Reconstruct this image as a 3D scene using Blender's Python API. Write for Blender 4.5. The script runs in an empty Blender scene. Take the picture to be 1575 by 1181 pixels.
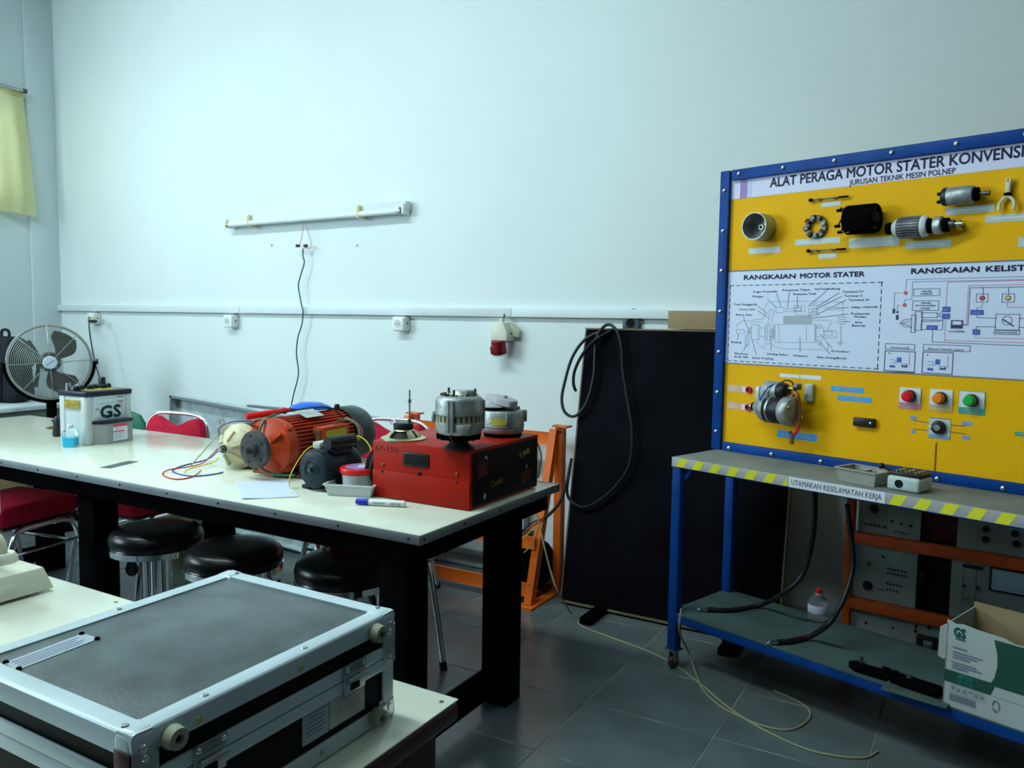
import bpy, bmesh, math, random
from mathutils import Vector, Matrix, Euler
random.seed(7)
PI = math.pi
R = math.radians
SC = bpy.context.scene
COL = SC.collection

# ---------------------------------------------------------------- camera
FPX, YAW, PIT, ROLL, EYE = 1238.0, 0.5259, 0.0817, -0.01442, 1.40
_f = Vector((-math.sin(YAW)*math.cos(PIT), math.cos(YAW)*math.cos(PIT), -math.sin(PIT)))
_r = Vector((math.cos(YAW), math.sin(YAW), 0))
_d = _f.cross(_r)
CR = _r*math.cos(ROLL) + _d*math.sin(ROLL)
CD = -_r*math.sin(ROLL) + _d*math.cos(ROLL)
CAM = Vector((0, 0, EYE))
cam_data = bpy.data.cameras.new('camera')
cam_data.sensor_width = 36
cam_data.lens = FPX*36/1575
cam_data.clip_start = 0.05
cam = bpy.data.objects.new('camera', cam_data)
COL.objects.link(cam)
cam.matrix_world = Matrix(((CR.x, -CD.x, -_f.x, CAM.x), (CR.y, -CD.y, -_f.y, CAM.y), (CR.z, -CD.z, -_f.z, CAM.z), (0, 0, 0, 1)))
SC.camera = cam

# ---------------------------------------------------------------- world, lights, exposure
world = bpy.data.worlds.new('world')
SC.world = world
world.use_nodes = True
bg = world.node_tree.nodes['Background']
bg.inputs[0].default_value = (0.75, 0.9, 1.0, 1)
bg.inputs[1].default_value = 4.0
SC.view_settings.view_transform = 'Standard'
SC.view_settings.look = 'None'
SC.view_settings.exposure = -0.04
SC.view_settings.gamma = 1.0
SC.view_settings.use_curve_mapping = False

def area(name, loc, target, sx, sy, power, col):
    l = bpy.data.lights.new(name, 'AREA')
    l.shape = 'RECTANGLE'; l.size = sx; l.size_y = sy; l.energy = power; l.color = col
    o = bpy.data.objects.new(name, l); COL.objects.link(o)
    o.location = loc
    o.rotation_euler = (Vector(target)-Vector(loc)).to_track_quat('-Z', 'Y').to_euler()
    return o
DAY = (0.72, 0.94, 1.02)
TUBE = (0.80, 1.0, 1.0)
# daylight through the window of the left wall nearer the camera (outside the frame)
area('window_daylight', (-6.26, 0.0, 2.35), (-1.0, 2.2, 1.0), 3.4, 1.3, 265, DAY)
# two rows of ceiling battens (outside the frame)
area('ceiling_lamp_light', (-3.1, 0.9, 3.9), (-3.1, 1.5, 0), 3.8, 0.3, 128, TUBE)
area('ceiling_lamp_light.001', (-1.6, -1.0, 3.9), (-1.4, 0.4, 0), 3.0, 0.3, 18, TUBE)

# ---------------------------------------------------------------- where a spot of the room lies
def ray(x, y):
    return CR*((x-787.5)/FPX) + CD*((y-590.5)/FPX) + _f
def atz(x, y, Z):
    d = ray(x, y); return CAM + d*((Z-EYE)/d.z)
def aty(x, y, Y):
    d = ray(x, y); return CAM + d*(Y/d.y)
def atx(x, y, X):
    d = ray(x, y); return CAM + d*(X/d.x)
SA = R(-17.5)
SU = Vector((math.cos(SA), math.sin(SA), 0)); SV = Vector((-math.sin(SA), math.cos(SA), 0)); SO = Vector((-1.03, 3.05, 0))
def atv(x, y, v):
    d = ray(x, y); t = ((SO+SV*v-CAM).dot(SV))/d.dot(SV); P = CAM+d*t
    return Vector(((P-SO).dot(SU), v, P.z))
def bp(x, y):
    p = atv(x, y, 0.318); return (p.x+0.012, p.z-0.863)

# ---------------------------------------------------------------- materials
MATS = {}
def mat(name, col, rough=0.5, metal=0.0, var=0.08, scale=8.0, bump=0.0, bscale=60.0, spec=0.35, trans=0.0, alpha=1.0, emit=None, estr=0.0, coat=0.0, col2=None, stretch=None, ior=1.45):
    if name in MATS: return MATS[name]
    m = bpy.data.materials.new(name); m.use_nodes = True
    nt = m.node_tree; n = nt.nodes; b = n['Principled BSDF']
    c1 = (*col, 1)
    tc = n.new('ShaderNodeTexCoord')
    src = tc.outputs['Object']
    if stretch:
        mp = n.new('ShaderNodeMapping'); mp.inputs['Scale'].default_value = stretch
        nt.links.new(src, mp.inputs[0]); src = mp.outputs[0]
    if var > 0 or col2:
        no = n.new('ShaderNodeTexNoise'); no.inputs['Scale'].default_value = scale; no.inputs['Detail'].default_value = 5
        nt.links.new(src, no.inputs['Vector'])
        rp = n.new('ShaderNodeValToRGB')
        rp.color_ramp.elements[0].position = 0.32; rp.color_ramp.elements[1].position = 0.68
        lo = tuple(c*(1-var) for c in col); hi = tuple(min(1, c*(1+var)) for c in col)
        if col2: lo, hi = col, col2
        rp.color_ramp.elements[0].color = (*lo, 1); rp.color_ramp.elements[1].color = (*hi, 1)
        nt.links.new(no.outputs['Fac'], rp.inputs[0]); nt.links.new(rp.outputs[0], b.inputs['Base Color'])
    else:
        b.inputs['Base Color'].default_value = c1
    b.inputs['Roughness'].default_value = rough
    b.inputs['Metallic'].default_value = metal
    b.inputs['Specular IOR Level'].default_value = spec
    b.inputs['Transmission Weight'].default_value = trans
    b.inputs['IOR'].default_value = ior
    b.inputs['Coat Weight'].default_value = coat
    b.inputs['Alpha'].default_value = alpha
    if emit:
        b.inputs['Emission Color'].default_value = (*emit, 1); b.inputs['Emission Strength'].default_value = estr
    if bump > 0:
        n2 = n.new('ShaderNodeTexNoise'); n2.inputs['Scale'].default_value = bscale; n2.inputs['Detail'].default_value = 4
        nt.links.new(src, n2.inputs['Vector'])
        bu = n.new('ShaderNodeBump'); bu.inputs['Strength'].default_value = bump; bu.inputs['Distance'].default_value = 0.01
        nt.links.new(n2.outputs['Fac'], bu.inputs['Height']); nt.links.new(bu.outputs[0], b.inputs['Normal'])
    MATS[name] = m
    return m
M = {}
def dm(key, *a, **k): M[key] = mat(key, *a, **k)
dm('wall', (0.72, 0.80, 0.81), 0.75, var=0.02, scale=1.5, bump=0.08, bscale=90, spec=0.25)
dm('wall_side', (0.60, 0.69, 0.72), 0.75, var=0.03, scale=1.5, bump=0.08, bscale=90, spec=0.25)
dm('ceiling', (0.5, 0.53, 0.53), 0.9, var=0.02)
dm('dull', (0.12, 0.13, 0.13), 0.9, var=0.05)
dm('grout', (0.26, 0.27, 0.24), 0.9, var=0.4, scale=3)
dm('tile', (0.125, 0.152, 0.158), 0.24, var=0.18, scale=3.5, bump=0.015, bscale=40, spec=0.7)
dm('skirt', (0.40, 0.44, 0.44), 0.5, var=0.1)
dm('trunk', (0.66, 0.74, 0.77), 0.5, var=0.03)
dm('white_plastic', (0.80, 0.84, 0.82), 0.35, var=0.02)
dm('cream_plastic', (0.70, 0.70, 0.58), 0.45, var=0.05)
dm('old_cream', (0.60, 0.62, 0.47), 0.5, var=0.06, scale=12)
dm('black_plastic', (0.012, 0.013, 0.015), 0.4, var=0.2)
dm('black_paint', (0.003, 0.003, 0.0035), 0.6, var=0.3, spec=0.0)
dm('rubber', (0.008, 0.009, 0.010), 0.6, var=0.2)
dm('cable_black', (0.010, 0.013, 0.016), 0.4, var=0.1)
dm('cable_grey', (0.10, 0.13, 0.14), 0.5, var=0.1)
dm('cable_white', (0.30, 0.31, 0.20), 0.5, var=0.1)
dm('chrome', (0.75, 0.78, 0.8), 0.12, 1.0, var=0.05)
dm('steel', (0.45, 0.47, 0.48), 0.35, 1.0, var=0.15, scale=20)
dm('dark_steel', (0.10, 0.11, 0.11), 0.4, 0.8, var=0.3, scale=25)
dm('alu', (0.56, 0.66, 0.72), 0.36, 0.25, var=0.08, scale=6, stretch=(1, 1, 1))
dm('alu_edge', (0.30, 0.34, 0.36), 0.4, 0.7, var=0.1)
dm('galv', (0.36, 0.44, 0.46), 0.45, 0.15, col2=(0.56, 0.66, 0.69), scale=14, var=0.2)
dm('laminate', (0.70, 0.73, 0.61), 0.16, var=0.04, scale=5, spec=0.5)
dm('maroon', (0.055, 0.010, 0.016), 0.4, var=0.2)
dm('red_fabric', (0.50, 0.010, 0.040), 0.8, var=0.12, scale=40, bump=0.1, bscale=400, spec=0.2)
dm('vinyl', (0.004, 0.004, 0.005), 0.28, var=0.2, bump=0.12, bscale=30, spec=0.22)
dm('orange', (0.75, 0.14, 0.012), 0.42, var=0.1, scale=12)
dm('partition', (0.0065, 0.0065, 0.009), 0.9, var=0.25, scale=4, bump=0.06, bscale=200, spec=0.0)
dm('board_edge', (0.16, 0.13, 0.08), 0.7, var=0.2)
dm('cardboard', (0.34, 0.25, 0.14), 0.85, var=0.08, scale=10)
dm('cardboard_white', (0.40, 0.45, 0.44), 0.7, var=0.05)
dm('blue', (0.003, 0.050, 0.25), 0.45, var=0.22, scale=9, spec=0.15)
dm('blue_worn', (0.14, 0.20, 0.32), 0.5, col2=(0.02, 0.06, 0.3), scale=25)
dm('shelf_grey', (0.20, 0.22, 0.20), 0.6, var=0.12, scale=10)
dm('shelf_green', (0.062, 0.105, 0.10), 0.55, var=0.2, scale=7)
dm('yellow_panel', (0.84, 0.44, 0.003), 0.5, spec=0.12, var=0.06, scale=4, bump=0.08, bscale=220)
dm('paper_blue', (0.66, 0.73, 0.92), 0.5, var=0.015)
dm('header_white', (0.66, 0.66, 0.86), 0.5, var=0.02)
dm('purple', (0.32, 0.20, 0.50), 0.5, var=0.1, scale=30)
dm('pale_blue', (0.52, 0.62, 0.86), 0.5, var=0.02)
dm('ink', (0.045, 0.05, 0.12), 0.6, var=0)
dm('ink_soft', (0.16, 0.19, 0.27), 0.6, var=0)
dm('ink_faint', (0.32, 0.37, 0.48), 0.6, var=0)
dm('ink_red', (0.62, 0.22, 0.30), 0.6, var=0)
dm('ink_violet', (0.22, 0.20, 0.42), 0.6, var=0)
dm('print_red', (0.75, 0.06, 0.10), 0.5, var=0)
dm('print_yellow', (0.72, 0.50, 0.06), 0.5, var=0)
dm('print_blue', (0.07, 0.12, 0.50), 0.5, var=0)
dm('pencil', (0.36, 0.40, 0.42), 0.6, var=0)
dm('tag_grey', (0.50, 0.58, 0.56), 0.35, var=0.06, scale=60)
dm('tag_pink', (0.72, 0.42, 0.26), 0.5, var=0.04)
dm('tag_white', (0.72, 0.76, 0.82), 0.5, var=0.02)
dm('tag_blue', (0.05, 0.35, 0.80), 0.45, var=0.03)
dm('tag_blue2', (0.16, 0.33, 0.74), 0.45, var=0.03)
dm('plate_pink', (0.60, 0.22, 0.32), 0.5, var=0.03)
dm('plate_sand', (0.62, 0.46, 0.16), 0.5, var=0.03)
dm('plate_green', (0.03, 0.36, 0.27), 0.5, var=0.03)
dm('lens_red', (0.75, 0.01, 0.02), 0.25, var=0.03)
dm('lens_orange', (0.85, 0.22, 0.01), 0.25, var=0.03)
dm('lens_green', (0.01, 0.45, 0.06), 0.25, var=0.03)
dm('stripe_yellow', (0.72, 0.70, 0.03), 0.5, var=0.04)
dm('stripe_grey', (0.40, 0.40, 0.42), 0.45, var=0.04)
dm('castalu', (0.36, 0.40, 0.40), 0.45, 0.6, var=0.25, scale=30, bump=0.15, bscale=90)
dm('castalu_dirty', (0.24, 0.27, 0.27), 0.5, 0.5, var=0.35, scale=25, bump=0.15, bscale=90)
dm('cream_metal', (0.62, 0.60, 0.40), 0.42, var=0.12, scale=20)
dm('cream_dark', (0.30, 0.29, 0.17), 0.5, var=0.2, scale=20)
dm('motor_red', (0.50, 0.055, 0.014), 0.4, var=0.2, scale=14)
dm('cowl', (0.035, 0.05, 0.05), 0.35, var=0.6, scale=9)
dm('motor_blue', (0.010, 0.024, 0.032), 0.45, spec=0.25, var=0.2, scale=12)
dm('iron_disc', (0.075, 0.075, 0.08), 0.5, 0.5, var=0.3, scale=25)
dm('rust', (0.16, 0.075, 0.035), 0.7, 0.3, var=0.4, scale=30)
dm('copper', (0.35, 0.13, 0.05), 0.4, 0.7, var=0.3, scale=30)
dm('brass', (0.60, 0.52, 0.20), 0.3, 0.9, var=0.1)
dm('zinc_yellow', (0.62, 0.62, 0.38), 0.28, 0.85, var=0.1, scale=20)
dm('welder_red', (0.33, 0.012, 0.004), 0.45, spec=0.15, var=0.1, scale=6)
dm('welder_black', (0.009, 0.009, 0.009), 0.55, spec=0.12, var=0.4, scale=14)
dm('wear_red', (0.10, 0.008, 0.008), 0.5, var=0.4, scale=20)
dm('wear_yellow', (0.30, 0.24, 0.03), 0.5, var=0.3, scale=40)
dm('label_yellow', (0.46, 0.44, 0.05), 0.5, var=0.1)
dm('red_plastic', (0.70, 0.02, 0.02), 0.3, var=0.05)
dm('blue_plastic', (0.01, 0.12, 0.62), 0.35, var=0.05)
dm('marker_blue', (0.01, 0.03, 0.42), 0.3, var=0.03)
dm('green_plastic', (0.01, 0.13, 0.07), 0.4, var=0.05)
dm('green_bright', (0.16, 0.42, 0.05), 0.5, var=0.05)
dm('wire_yellow', (0.70, 0.62, 0.02), 0.4, var=0.03)
dm('wire_red', (0.55, 0.02, 0.03), 0.4, var=0.03)
dm('wire_blue', (0.02, 0.05, 0.40), 0.4, var=0.03)
dm('wire_green', (0.01, 0.18, 0.10), 0.4, var=0.03)
dm('wire_violet', (0.20, 0.08, 0.35), 0.4, var=0.03)
dm('wire_olive', (0.38, 0.36, 0.12), 0.4, var=0.03)
dm('paper', (0.62, 0.70, 0.88), 0.6, var=0.02)
dm('frosted', (0.78, 0.84, 0.85), 0.3, var=0.02, trans=0.3, spec=0.4)
dm('frosted_dim', (0.46, 0.48, 0.43), 0.3, var=0.04, trans=0.35)
dm('pet', (0.80, 0.84, 0.88), 0.12, var=0, trans=0.9, ior=1.15)
dm('clear', (0.95, 0.98, 1.0), 0.04, var=0, trans=1.0, ior=1.25)
dm('blue_liquid', (0.03, 0.62, 0.95), 0.2, var=0.02)
dm('battery_case', (0.48, 0.54, 0.55), 0.35, var=0.04, scale=10)
dm('battery_front', (0.50, 0.60, 0.66), 0.3, var=0.05, scale=20)
dm('battery_block', (0.26, 0.29, 0.29), 0.4, var=0.05)
dm('battery_lid', (0.012, 0.015, 0.03), 0.35, var=0.1)
dm('teal_print', (0.02, 0.10, 0.11), 0.4, var=0)
dm('rack_panel', (0.32, 0.38, 0.36), 0.55, var=0.14, scale=7)
dm('rack_dark', (0.02, 0.02, 0.02), 0.6, var=0.3)
dm('rack_orange', (0.62, 0.10, 0.02), 0.45, var=0.12, scale=9)
dm('meter_face', (0.36, 0.50, 0.60), 0.2, var=0.05)
dm('box_green', (0.012, 0.07, 0.05), 0.6, var=0.08)
dm('box_print', (0.02, 0.13, 0.11), 0.6, var=0)
dm('curtain', (0.72, 0.69, 0.42), 0.85, var=0.06, scale=6, spec=0.1)
dm('wood', (0.28, 0.10, 0.025), 0.5, var=0.2, scale=6)
dm('desk_green', (0.16, 0.20, 0.17), 0.6, var=0.1)
dm('navy_cloth', (0.012, 0.014, 0.022), 0.85, var=0.4, scale=20, bump=0.2, bscale=50)
dm('fan_guard', (0.40, 0.43, 0.40), 0.35, 0.6, var=0.05)
dm('fan_blade', (0.022, 0.026, 0.024), 0.4, var=0.15)
dm('fan_badge', (0.50, 0.58, 0.66), 0.3, var=0.03)
dm('case_top', (0.085, 0.112, 0.120), 0.38, var=0.28, scale=12, bump=0.06, bscale=150)
dm('case_black', (0.006, 0.0065, 0.007), 0.5, spec=0.12, var=0.2, bump=0.05, bscale=150)
dm('foot_rubber', (0.30, 0.33, 0.24), 0.6, var=0.1)
dm('tape_clear', (0.42, 0.49, 0.56), 0.3, var=0.05, scale=20)
dm('sticker', (0.50, 0.54, 0.48), 0.5, var=0.15, scale=40)
dm('tape_yellow', (0.62, 0.54, 0.30), 0.5, var=0.1)
dm('tube_glass', (0.76, 0.83, 0.86), 0.15, var=0.01)
dm('glass', (0.9, 0.95, 0.95), 0.02, var=0, trans=1.0, ior=1.05)
dm('frame_white', (0.55, 0.60, 0.62), 0.4, var=0.03)
dm('whiteboard', (0.62, 0.70, 0.74), 0.3, var=0.04, scale=3)
dm('grey_socket', (0.07, 0.10, 0.11), 0.4, var=0.05)
dm('socket_red', (0.20, 0.006, 0.016), 0.35, var=0.1)
dm('hole', (0.004, 0.004, 0.004), 0.9, var=0)
# fabric that lets daylight through
_nt = M['curtain'].node_tree
_tr = _nt.nodes.new('ShaderNodeBsdfTranslucent'); _tr.inputs[0].default_value = (0.90, 0.87, 0.50, 1)
_mx = _nt.nodes.new('ShaderNodeMixShader'); _mx.inputs[0].default_value = 0.45
_o = _nt.nodes['Material Output']
_nt.links.new(_nt.nodes['Principled BSDF'].outputs[0], _mx.inputs[1]); _nt.links.new(_tr.outputs[0], _mx.inputs[2]); _nt.links.new(_mx.outputs[0], _o.inputs[0])

# ---------------------------------------------------------------- mesh building
def X90(): return Matrix.Rotation(R(90), 4, 'X')
def RX(a): return Matrix.Rotation(R(a), 4, 'X')
def RY(a): return Matrix.Rotation(R(a), 4, 'Y')
def RZ(a): return Matrix.Rotation(R(a), 4, 'Z')
def T(x, y, z): return Matrix.Translation((x, y, z))
def spline(pts, n=6):
    P = [Vector(p) for p in pts]
    if len(P) < 3: return P
    out = []
    for i in range(len(P)-1):
        p0 = P[max(i-1, 0)]; p1 = P[i]; p2 = P[i+1]; p3 = P[min(i+2, len(P)-1)]
        for k in range(n):
            t = k/n
            out.append(0.5*((2*p1)+(p2-p0)*t+(2*p0-5*p1+4*p2-p3)*t*t+(3*p1-p0-3*p2+p3)*t**3))
    out.append(P[-1])
    return out
class MB:
    def __init__(s): s.bm = bmesh.new()
    def _xf(s, vs, m):
        if m is not None:
            for v in vs: v.co = m @ v.co
    def box(s, c, d, bev=0.0, m=None, seg=2):
        vs = bmesh.ops.create_cube(s.bm, size=1)['verts']
        for v in vs: v.co = Vector((v.co.x*d[0]+c[0], v.co.y*d[1]+c[1], v.co.z*d[2]+c[2]))
        s._xf(vs, m)
        if bev > 0:
            es = list({e for v in vs for e in v.link_edges})
            bmesh.ops.bevel(s.bm, geom=es, offset=bev, segments=seg, profile=0.5, affect='EDGES', clamp_overlap=True)
        return s
    def bar(s, p0, p1, w, h, bev=0.0, up=(0, 0, 1)):
        p0 = Vector(p0); p1 = Vector(p1); d = p1-p0; L = d.length; d.normalize()
        u = Vector(up)
        if abs(d.dot(u)) > 0.99: u = Vector((0, 1, 0))
        sx = d.cross(u).normalized(); uu = sx.cross(d)
        m = Matrix(((d.x, sx.x, uu.x, (p0.x+p1.x)/2), (d.y, sx.y, uu.y, (p0.y+p1.y)/2), (d.z, sx.z, uu.z, (p0.z+p1.z)/2), (0, 0, 0, 1)))
        return s.box((0, 0, 0), (L, w, h), bev, m)
    def cyl(s, p0, p1, r0, r1=None, seg=20):
        r1 = r0 if r1 is None else r1
        p0 = Vector(p0); p1 = Vector(p1); d = p1-p0
        vs = bmesh.ops.create_cone(s.bm, cap_ends=True, segments=seg, radius1=r0, radius2=max(r1, 1e-5), depth=d.length)['verts']
        s._xf(vs, Matrix.Translation((p0+p1)/2) @ d.to_track_quat('Z', 'Y').to_matrix().to_4x4())
        return s
    def lathe(s, prof, seg=28, m=None, cap=True):
        rings = []
        for (r, z) in prof:
            rings.append([s.bm.verts.new((r*math.cos(2*PI*i/seg), r*math.sin(2*PI*i/seg), z)) for i in range(seg)] if r > 1e-6 else [s.bm.verts.new((0, 0, z))])
        for a, b in zip(rings, rings[1:]):
            for i in range(seg):
                j = (i+1) % seg
                if len(a) == 1 and len(b) == 1: break
                if len(a) == 1: s.bm.faces.new((a[0], b[j], b[i]))
                elif len(b) == 1: s.bm.faces.new((a[i], a[j], b[0]))
                else: s.bm.faces.new((a[i], a[j], b[j], b[i]))
        if cap:
            if len(rings[0]) > 1: s.bm.faces.new(rings[0][::-1])
            if len(rings[-1]) > 1: s.bm.faces.new(rings[-1])
        s._xf([v for r in rings for v in r], m)
        return s
    def tube(s, pts, r, seg=8, n=6, smooth=True):
        P = spline(pts, n) if smooth else [Vector(p) for p in pts]
        rings = []; prev = None
        for i, p in enumerate(P):
            d = (P[min(i+1, len(P)-1)]-P[max(i-1, 0)])
            if d.length < 1e-9: d = Vector((0, 0, 1))
            d.normalize()
            if prev is None:
                a = Vector((0, 0, 1)) if abs(d.z) < 0.9 else Vector((1, 0, 0))
                prev = (a - d*a.dot(d)).normalized()
            else:
                prev = (prev - d*prev.dot(d)).normalized()
            b = d.cross(prev)
            rings.append([s.bm.verts.new(p+(prev*math.cos(2*PI*k/seg)+b*math.sin(2*PI*k/seg))*r) for k in range(seg)])
        for a, b in zip(rings, rings[1:]):
            for i in range(seg):
                j = (i+1) % seg; s.bm.faces.new((a[i], a[j], b[j], b[i]))
        s.bm.faces.new(rings[0][::-1]); s.bm.faces.new(rings[-1])
        return s
    def prism(s, poly, z0, z1, m=None, bev=0.0):
        lo = [s.bm.verts.new((x, y, z0)) for x, y in poly]; hi = [s.bm.verts.new((x, y, z1)) for x, y in poly]
        n = len(poly)
        fs = [s.bm.faces.new(lo[::-1]), s.bm.faces.new(hi)]
        for i in range(n): fs.append(s.bm.faces.new((lo[i], lo[(i+1) % n], hi[(i+1) % n], hi[i])))
        s._xf(lo+hi, m)
        if bev > 0:
            es = list({e for v in hi for e in v.link_edges})
            bmesh.ops.bevel(s.bm, geom=es, offset=bev, segments=2, profile=0.5, affect='EDGES', clamp_overlap=True)
        return s
    def ring(s, R0, r, seg=40, sec=8, m=None):
        vs = []
        for i in range(seg):
            a = 2*PI*i/seg
            vs.append([s.bm.verts.new(((R0+r*math.cos(2*PI*k/sec))*math.cos(a), (R0+r*math.cos(2*PI*k/sec))*math.sin(a), r*math.sin(2*PI*k/sec))) for k in range(sec)])
        for i in range(seg):
            a = vs[i]; b = vs[(i+1) % seg]
            for k in range(sec):
                l = (k+1) % sec; s.bm.faces.new((a[k], b[k], b[l], a[l]))
        s._xf([v for r_ in vs for v in r_], m)
        return s
    def quad(s, a, b, c, d):
        s.bm.faces.new([s.bm.verts.new(p) for p in (a, b, c, d)]); return s
    def xf(s, m):
        bmesh.ops.transform(s.bm, matrix=m, verts=s.bm.verts[:]); return s
    def build(s, name, material, parent=None, loc=None, smooth=True, ang=38):
        bmesh.ops.recalc_face_normals(s.bm, faces=s.bm.faces[:])
        me = bpy.data.meshes.new(name); s.bm.to_mesh(me); s.bm.free()
        mm = M[material] if isinstance(material, str) else material
        me.materials.append(mm)
        if smooth:
            me.polygons.foreach_set('use_smooth', [True]*len(me.polygons))
            me.set_sharp_from_angle(angle=R(ang))
        o = bpy.data.objects.new(name, me); COL.objects.link(o)
        if parent is not None: o.parent = parent
        if loc is not None: o.location = loc
        return o
def tag(o, label, cat, group=None):
    o['label'] = label; o['category'] = cat
    if group: o['group'] = group
    return o
def thing(name, label, cat, loc=(0, 0, 0), rz=0.0, group=None):
    o = bpy.data.objects.new(name, None); COL.objects.link(o)
    o.location = loc; o.rotation_euler = (0, 0, rz); o.empty_display_size = 0.05
    return tag(o, label, cat, group)
def solo(mb, name, material, label, cat, group=None, **k):
    """one mesh = one thing, its origin moved to the middle of its base"""
    vs = mb.bm.verts
    lo = Vector([min(v.co[i] for v in vs) for i in range(3)]); hi = Vector([max(v.co[i] for v in vs) for i in range(3)])
    c = Vector(((lo.x+hi.x)/2, (lo.y+hi.y)/2, lo.z))
    for v in vs: v.co -= c
    return tag(mb.build(name, material, None, c, **k), label, cat, group)
def struct(mb, name, material, parent=None, **k):
    o = mb.build(name, material, parent, **k)
    if parent is None: o['kind'] = 'structure'
    return o
def copy_tree(o, parent=None):
    c = o.copy(); COL.objects.link(c)
    if parent is not None: c.parent = parent
    for ch in list(o.children): copy_tree(ch, c)
    return c
def text_verts(s, size, bold=0.0, res=2, extrude=0.0, space=1.0):
    cu = bpy.data.curves.new('t', 'FONT'); cu.body = s; cu.size = size; cu.resolution_u = res; cu.offset = bold*size; cu.extrude = extrude; cu.space_character = space
    ob = bpy.data.objects.new('t', cu)
    me = bpy.data.meshes.new_from_object(ob)
    bpy.data.objects.remove(ob); bpy.data.curves.remove(cu)
    return me
def lettering(s, material, parent, h, m, width=None, bold=0.02, name='lettering', space=1.0, align='l', res=2):
    """flat lettering: cap height h, fitted to width, in the plane given by matrix m (x right, y up)"""
    me = text_verts(s, h/0.70, 0.0, res, 0.0, space)
    xs = [v.co.x for v in me.vertices]; x0, x1 = min(xs), max(xs)
    k = 1.0 if width is None else width/(x1-x0)
    off = {'l': 0, 'c': 0.5, 'r': 1.0}[align]*(x1-x0)
    for v in me.vertices: v.co = Vector(((v.co.x-x0-off)*k, v.co.y, 0))
    b = bmesh.new(); st = bold*h*1.6
    sh = [(0, 0)] if bold <= 0.0 else [(-st, 0), (st, 0), (0, st), (0, -st)]
    if bold > 0.03: sh += [(-st/2, st/2), (st/2, -st/2)]
    for (dx, dy) in sh:
        n0 = len(b.verts); b.from_mesh(me); b.verts.ensure_lookup_table()
        for v in b.verts[n0:]: v.co.x += dx; v.co.y += dy
    for v in b.verts: v.co = m @ v.co
    b.to_mesh(me); b.free()
    me.name = name; me.materials.append(M[material])
    o = bpy.data.objects.new(name, me); COL.objects.link(o); o.parent = parent
    return o
class Ink:
    """flat print in a plane (x right, y up)"""
    def __init__(s, m): s.mb = MB(); s.m = m
    def poly(s, pts):
        s.mb.bm.faces.new([s.mb.bm.verts.new(s.m @ Vector((x, y, 0))) for x, y in pts]); return s
    def line(s, pts, w):
        for (x0, y0), (x1, y1) in zip(pts, pts[1:]):
            L = math.hypot(x1-x0, y1-y0)
            if L < 1e-7: continue
            nx, ny = -(y1-y0)/L*w/2, (x1-x0)/L*w/2; ex, ey = (x1-x0)/L*w/2, (y1-y0)/L*w/2
            s.poly([(x0-ex+nx, y0-ey+ny), (x0-ex-nx, y0-ey-ny), (x1+ex-nx, y1+ey-ny), (x1+ex+nx, y1+ey+ny)])
        return s
    def rect(s, x0, y0, x1, y1, w=None):
        if w is None: return s.poly([(x0, y0), (x1, y0), (x1, y1), (x0, y1)])
        return s.line([(x0, y0), (x1, y0), (x1, y1), (x0, y1), (x0, y0)], w)
    def disc(s, x, y, r, n=20, ry=None):
        ry = ry or r
        return s.poly([(x+r*math.cos(2*PI*i/n), y+ry*math.sin(2*PI*i/n)) for i in range(n)])
    def circ(s, x, y, r, w, n=20):
        return s.line([(x+r*math.cos(2*PI*i/n), y+r*math.sin(2*PI*i/n)) for i in range(n+1)], w)
    def build(s, name, material, parent):
        o = s.mb.build(name, material, parent, smooth=False)
        if len(o.data.polygons) > 5: o['kind'] = 'stuff'
        return o

# ================================================================ THE SETTING
WY, LX, RXX, FY, CZ = 3.75, -6.35, 2.8, -3.4, 4.1
floor = struct(MB().box(((LX+RXX)/2, (WY+FY)/2, -0.0518), (RXX-LX+0.4, WY-FY+0.4, 0.10)), 'floor', 'grout')
TW, TD = 0.4705, 0.39
tile_me = None
tx0, ty0 = -1.181-11*TW, 3.39+0.39
for i in range(17):
    for j in range(9):
        x = tx0+i*TW; y = ty0-(j+1)*TD
        w = TW; 
        if tile_me is None:
            o = MB().box((0, 0, -0.0055), (TW-0.004, TD-0.004, 0.011), 0.0012, seg=1).build('tile', 'tile', floor); tile_me = o.data
        else:
            o = bpy.data.objects.new('tile', tile_me); COL.objects.link(o); o.parent = floor
        o.location = (x+TW/2, y+TD/2, 0)
        if j == 0: o.scale = (1, 0.94, 1); o.location.y -= 0.013
# the rest of the floor, outside the frame
struct(MB().box(((LX+RXX)/2, (FY+ty0-9*TD)/2, -0.003), (RXX-LX, ty0-9*TD-FY-0.004, 0.006)).box(((tx0+17*TW+RXX)/2+.002, 2.0, -0.003), (RXX-tx0-17*TW, 3.5, 0.006)), 'floor_surface', 'tile', floor)
wb = struct(MB().box(((LX+RXX)/2, WY+0.06, CZ/2), (RXX-LX+0.3, 0.12, CZ)), 'wall_back', 'wall')
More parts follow.
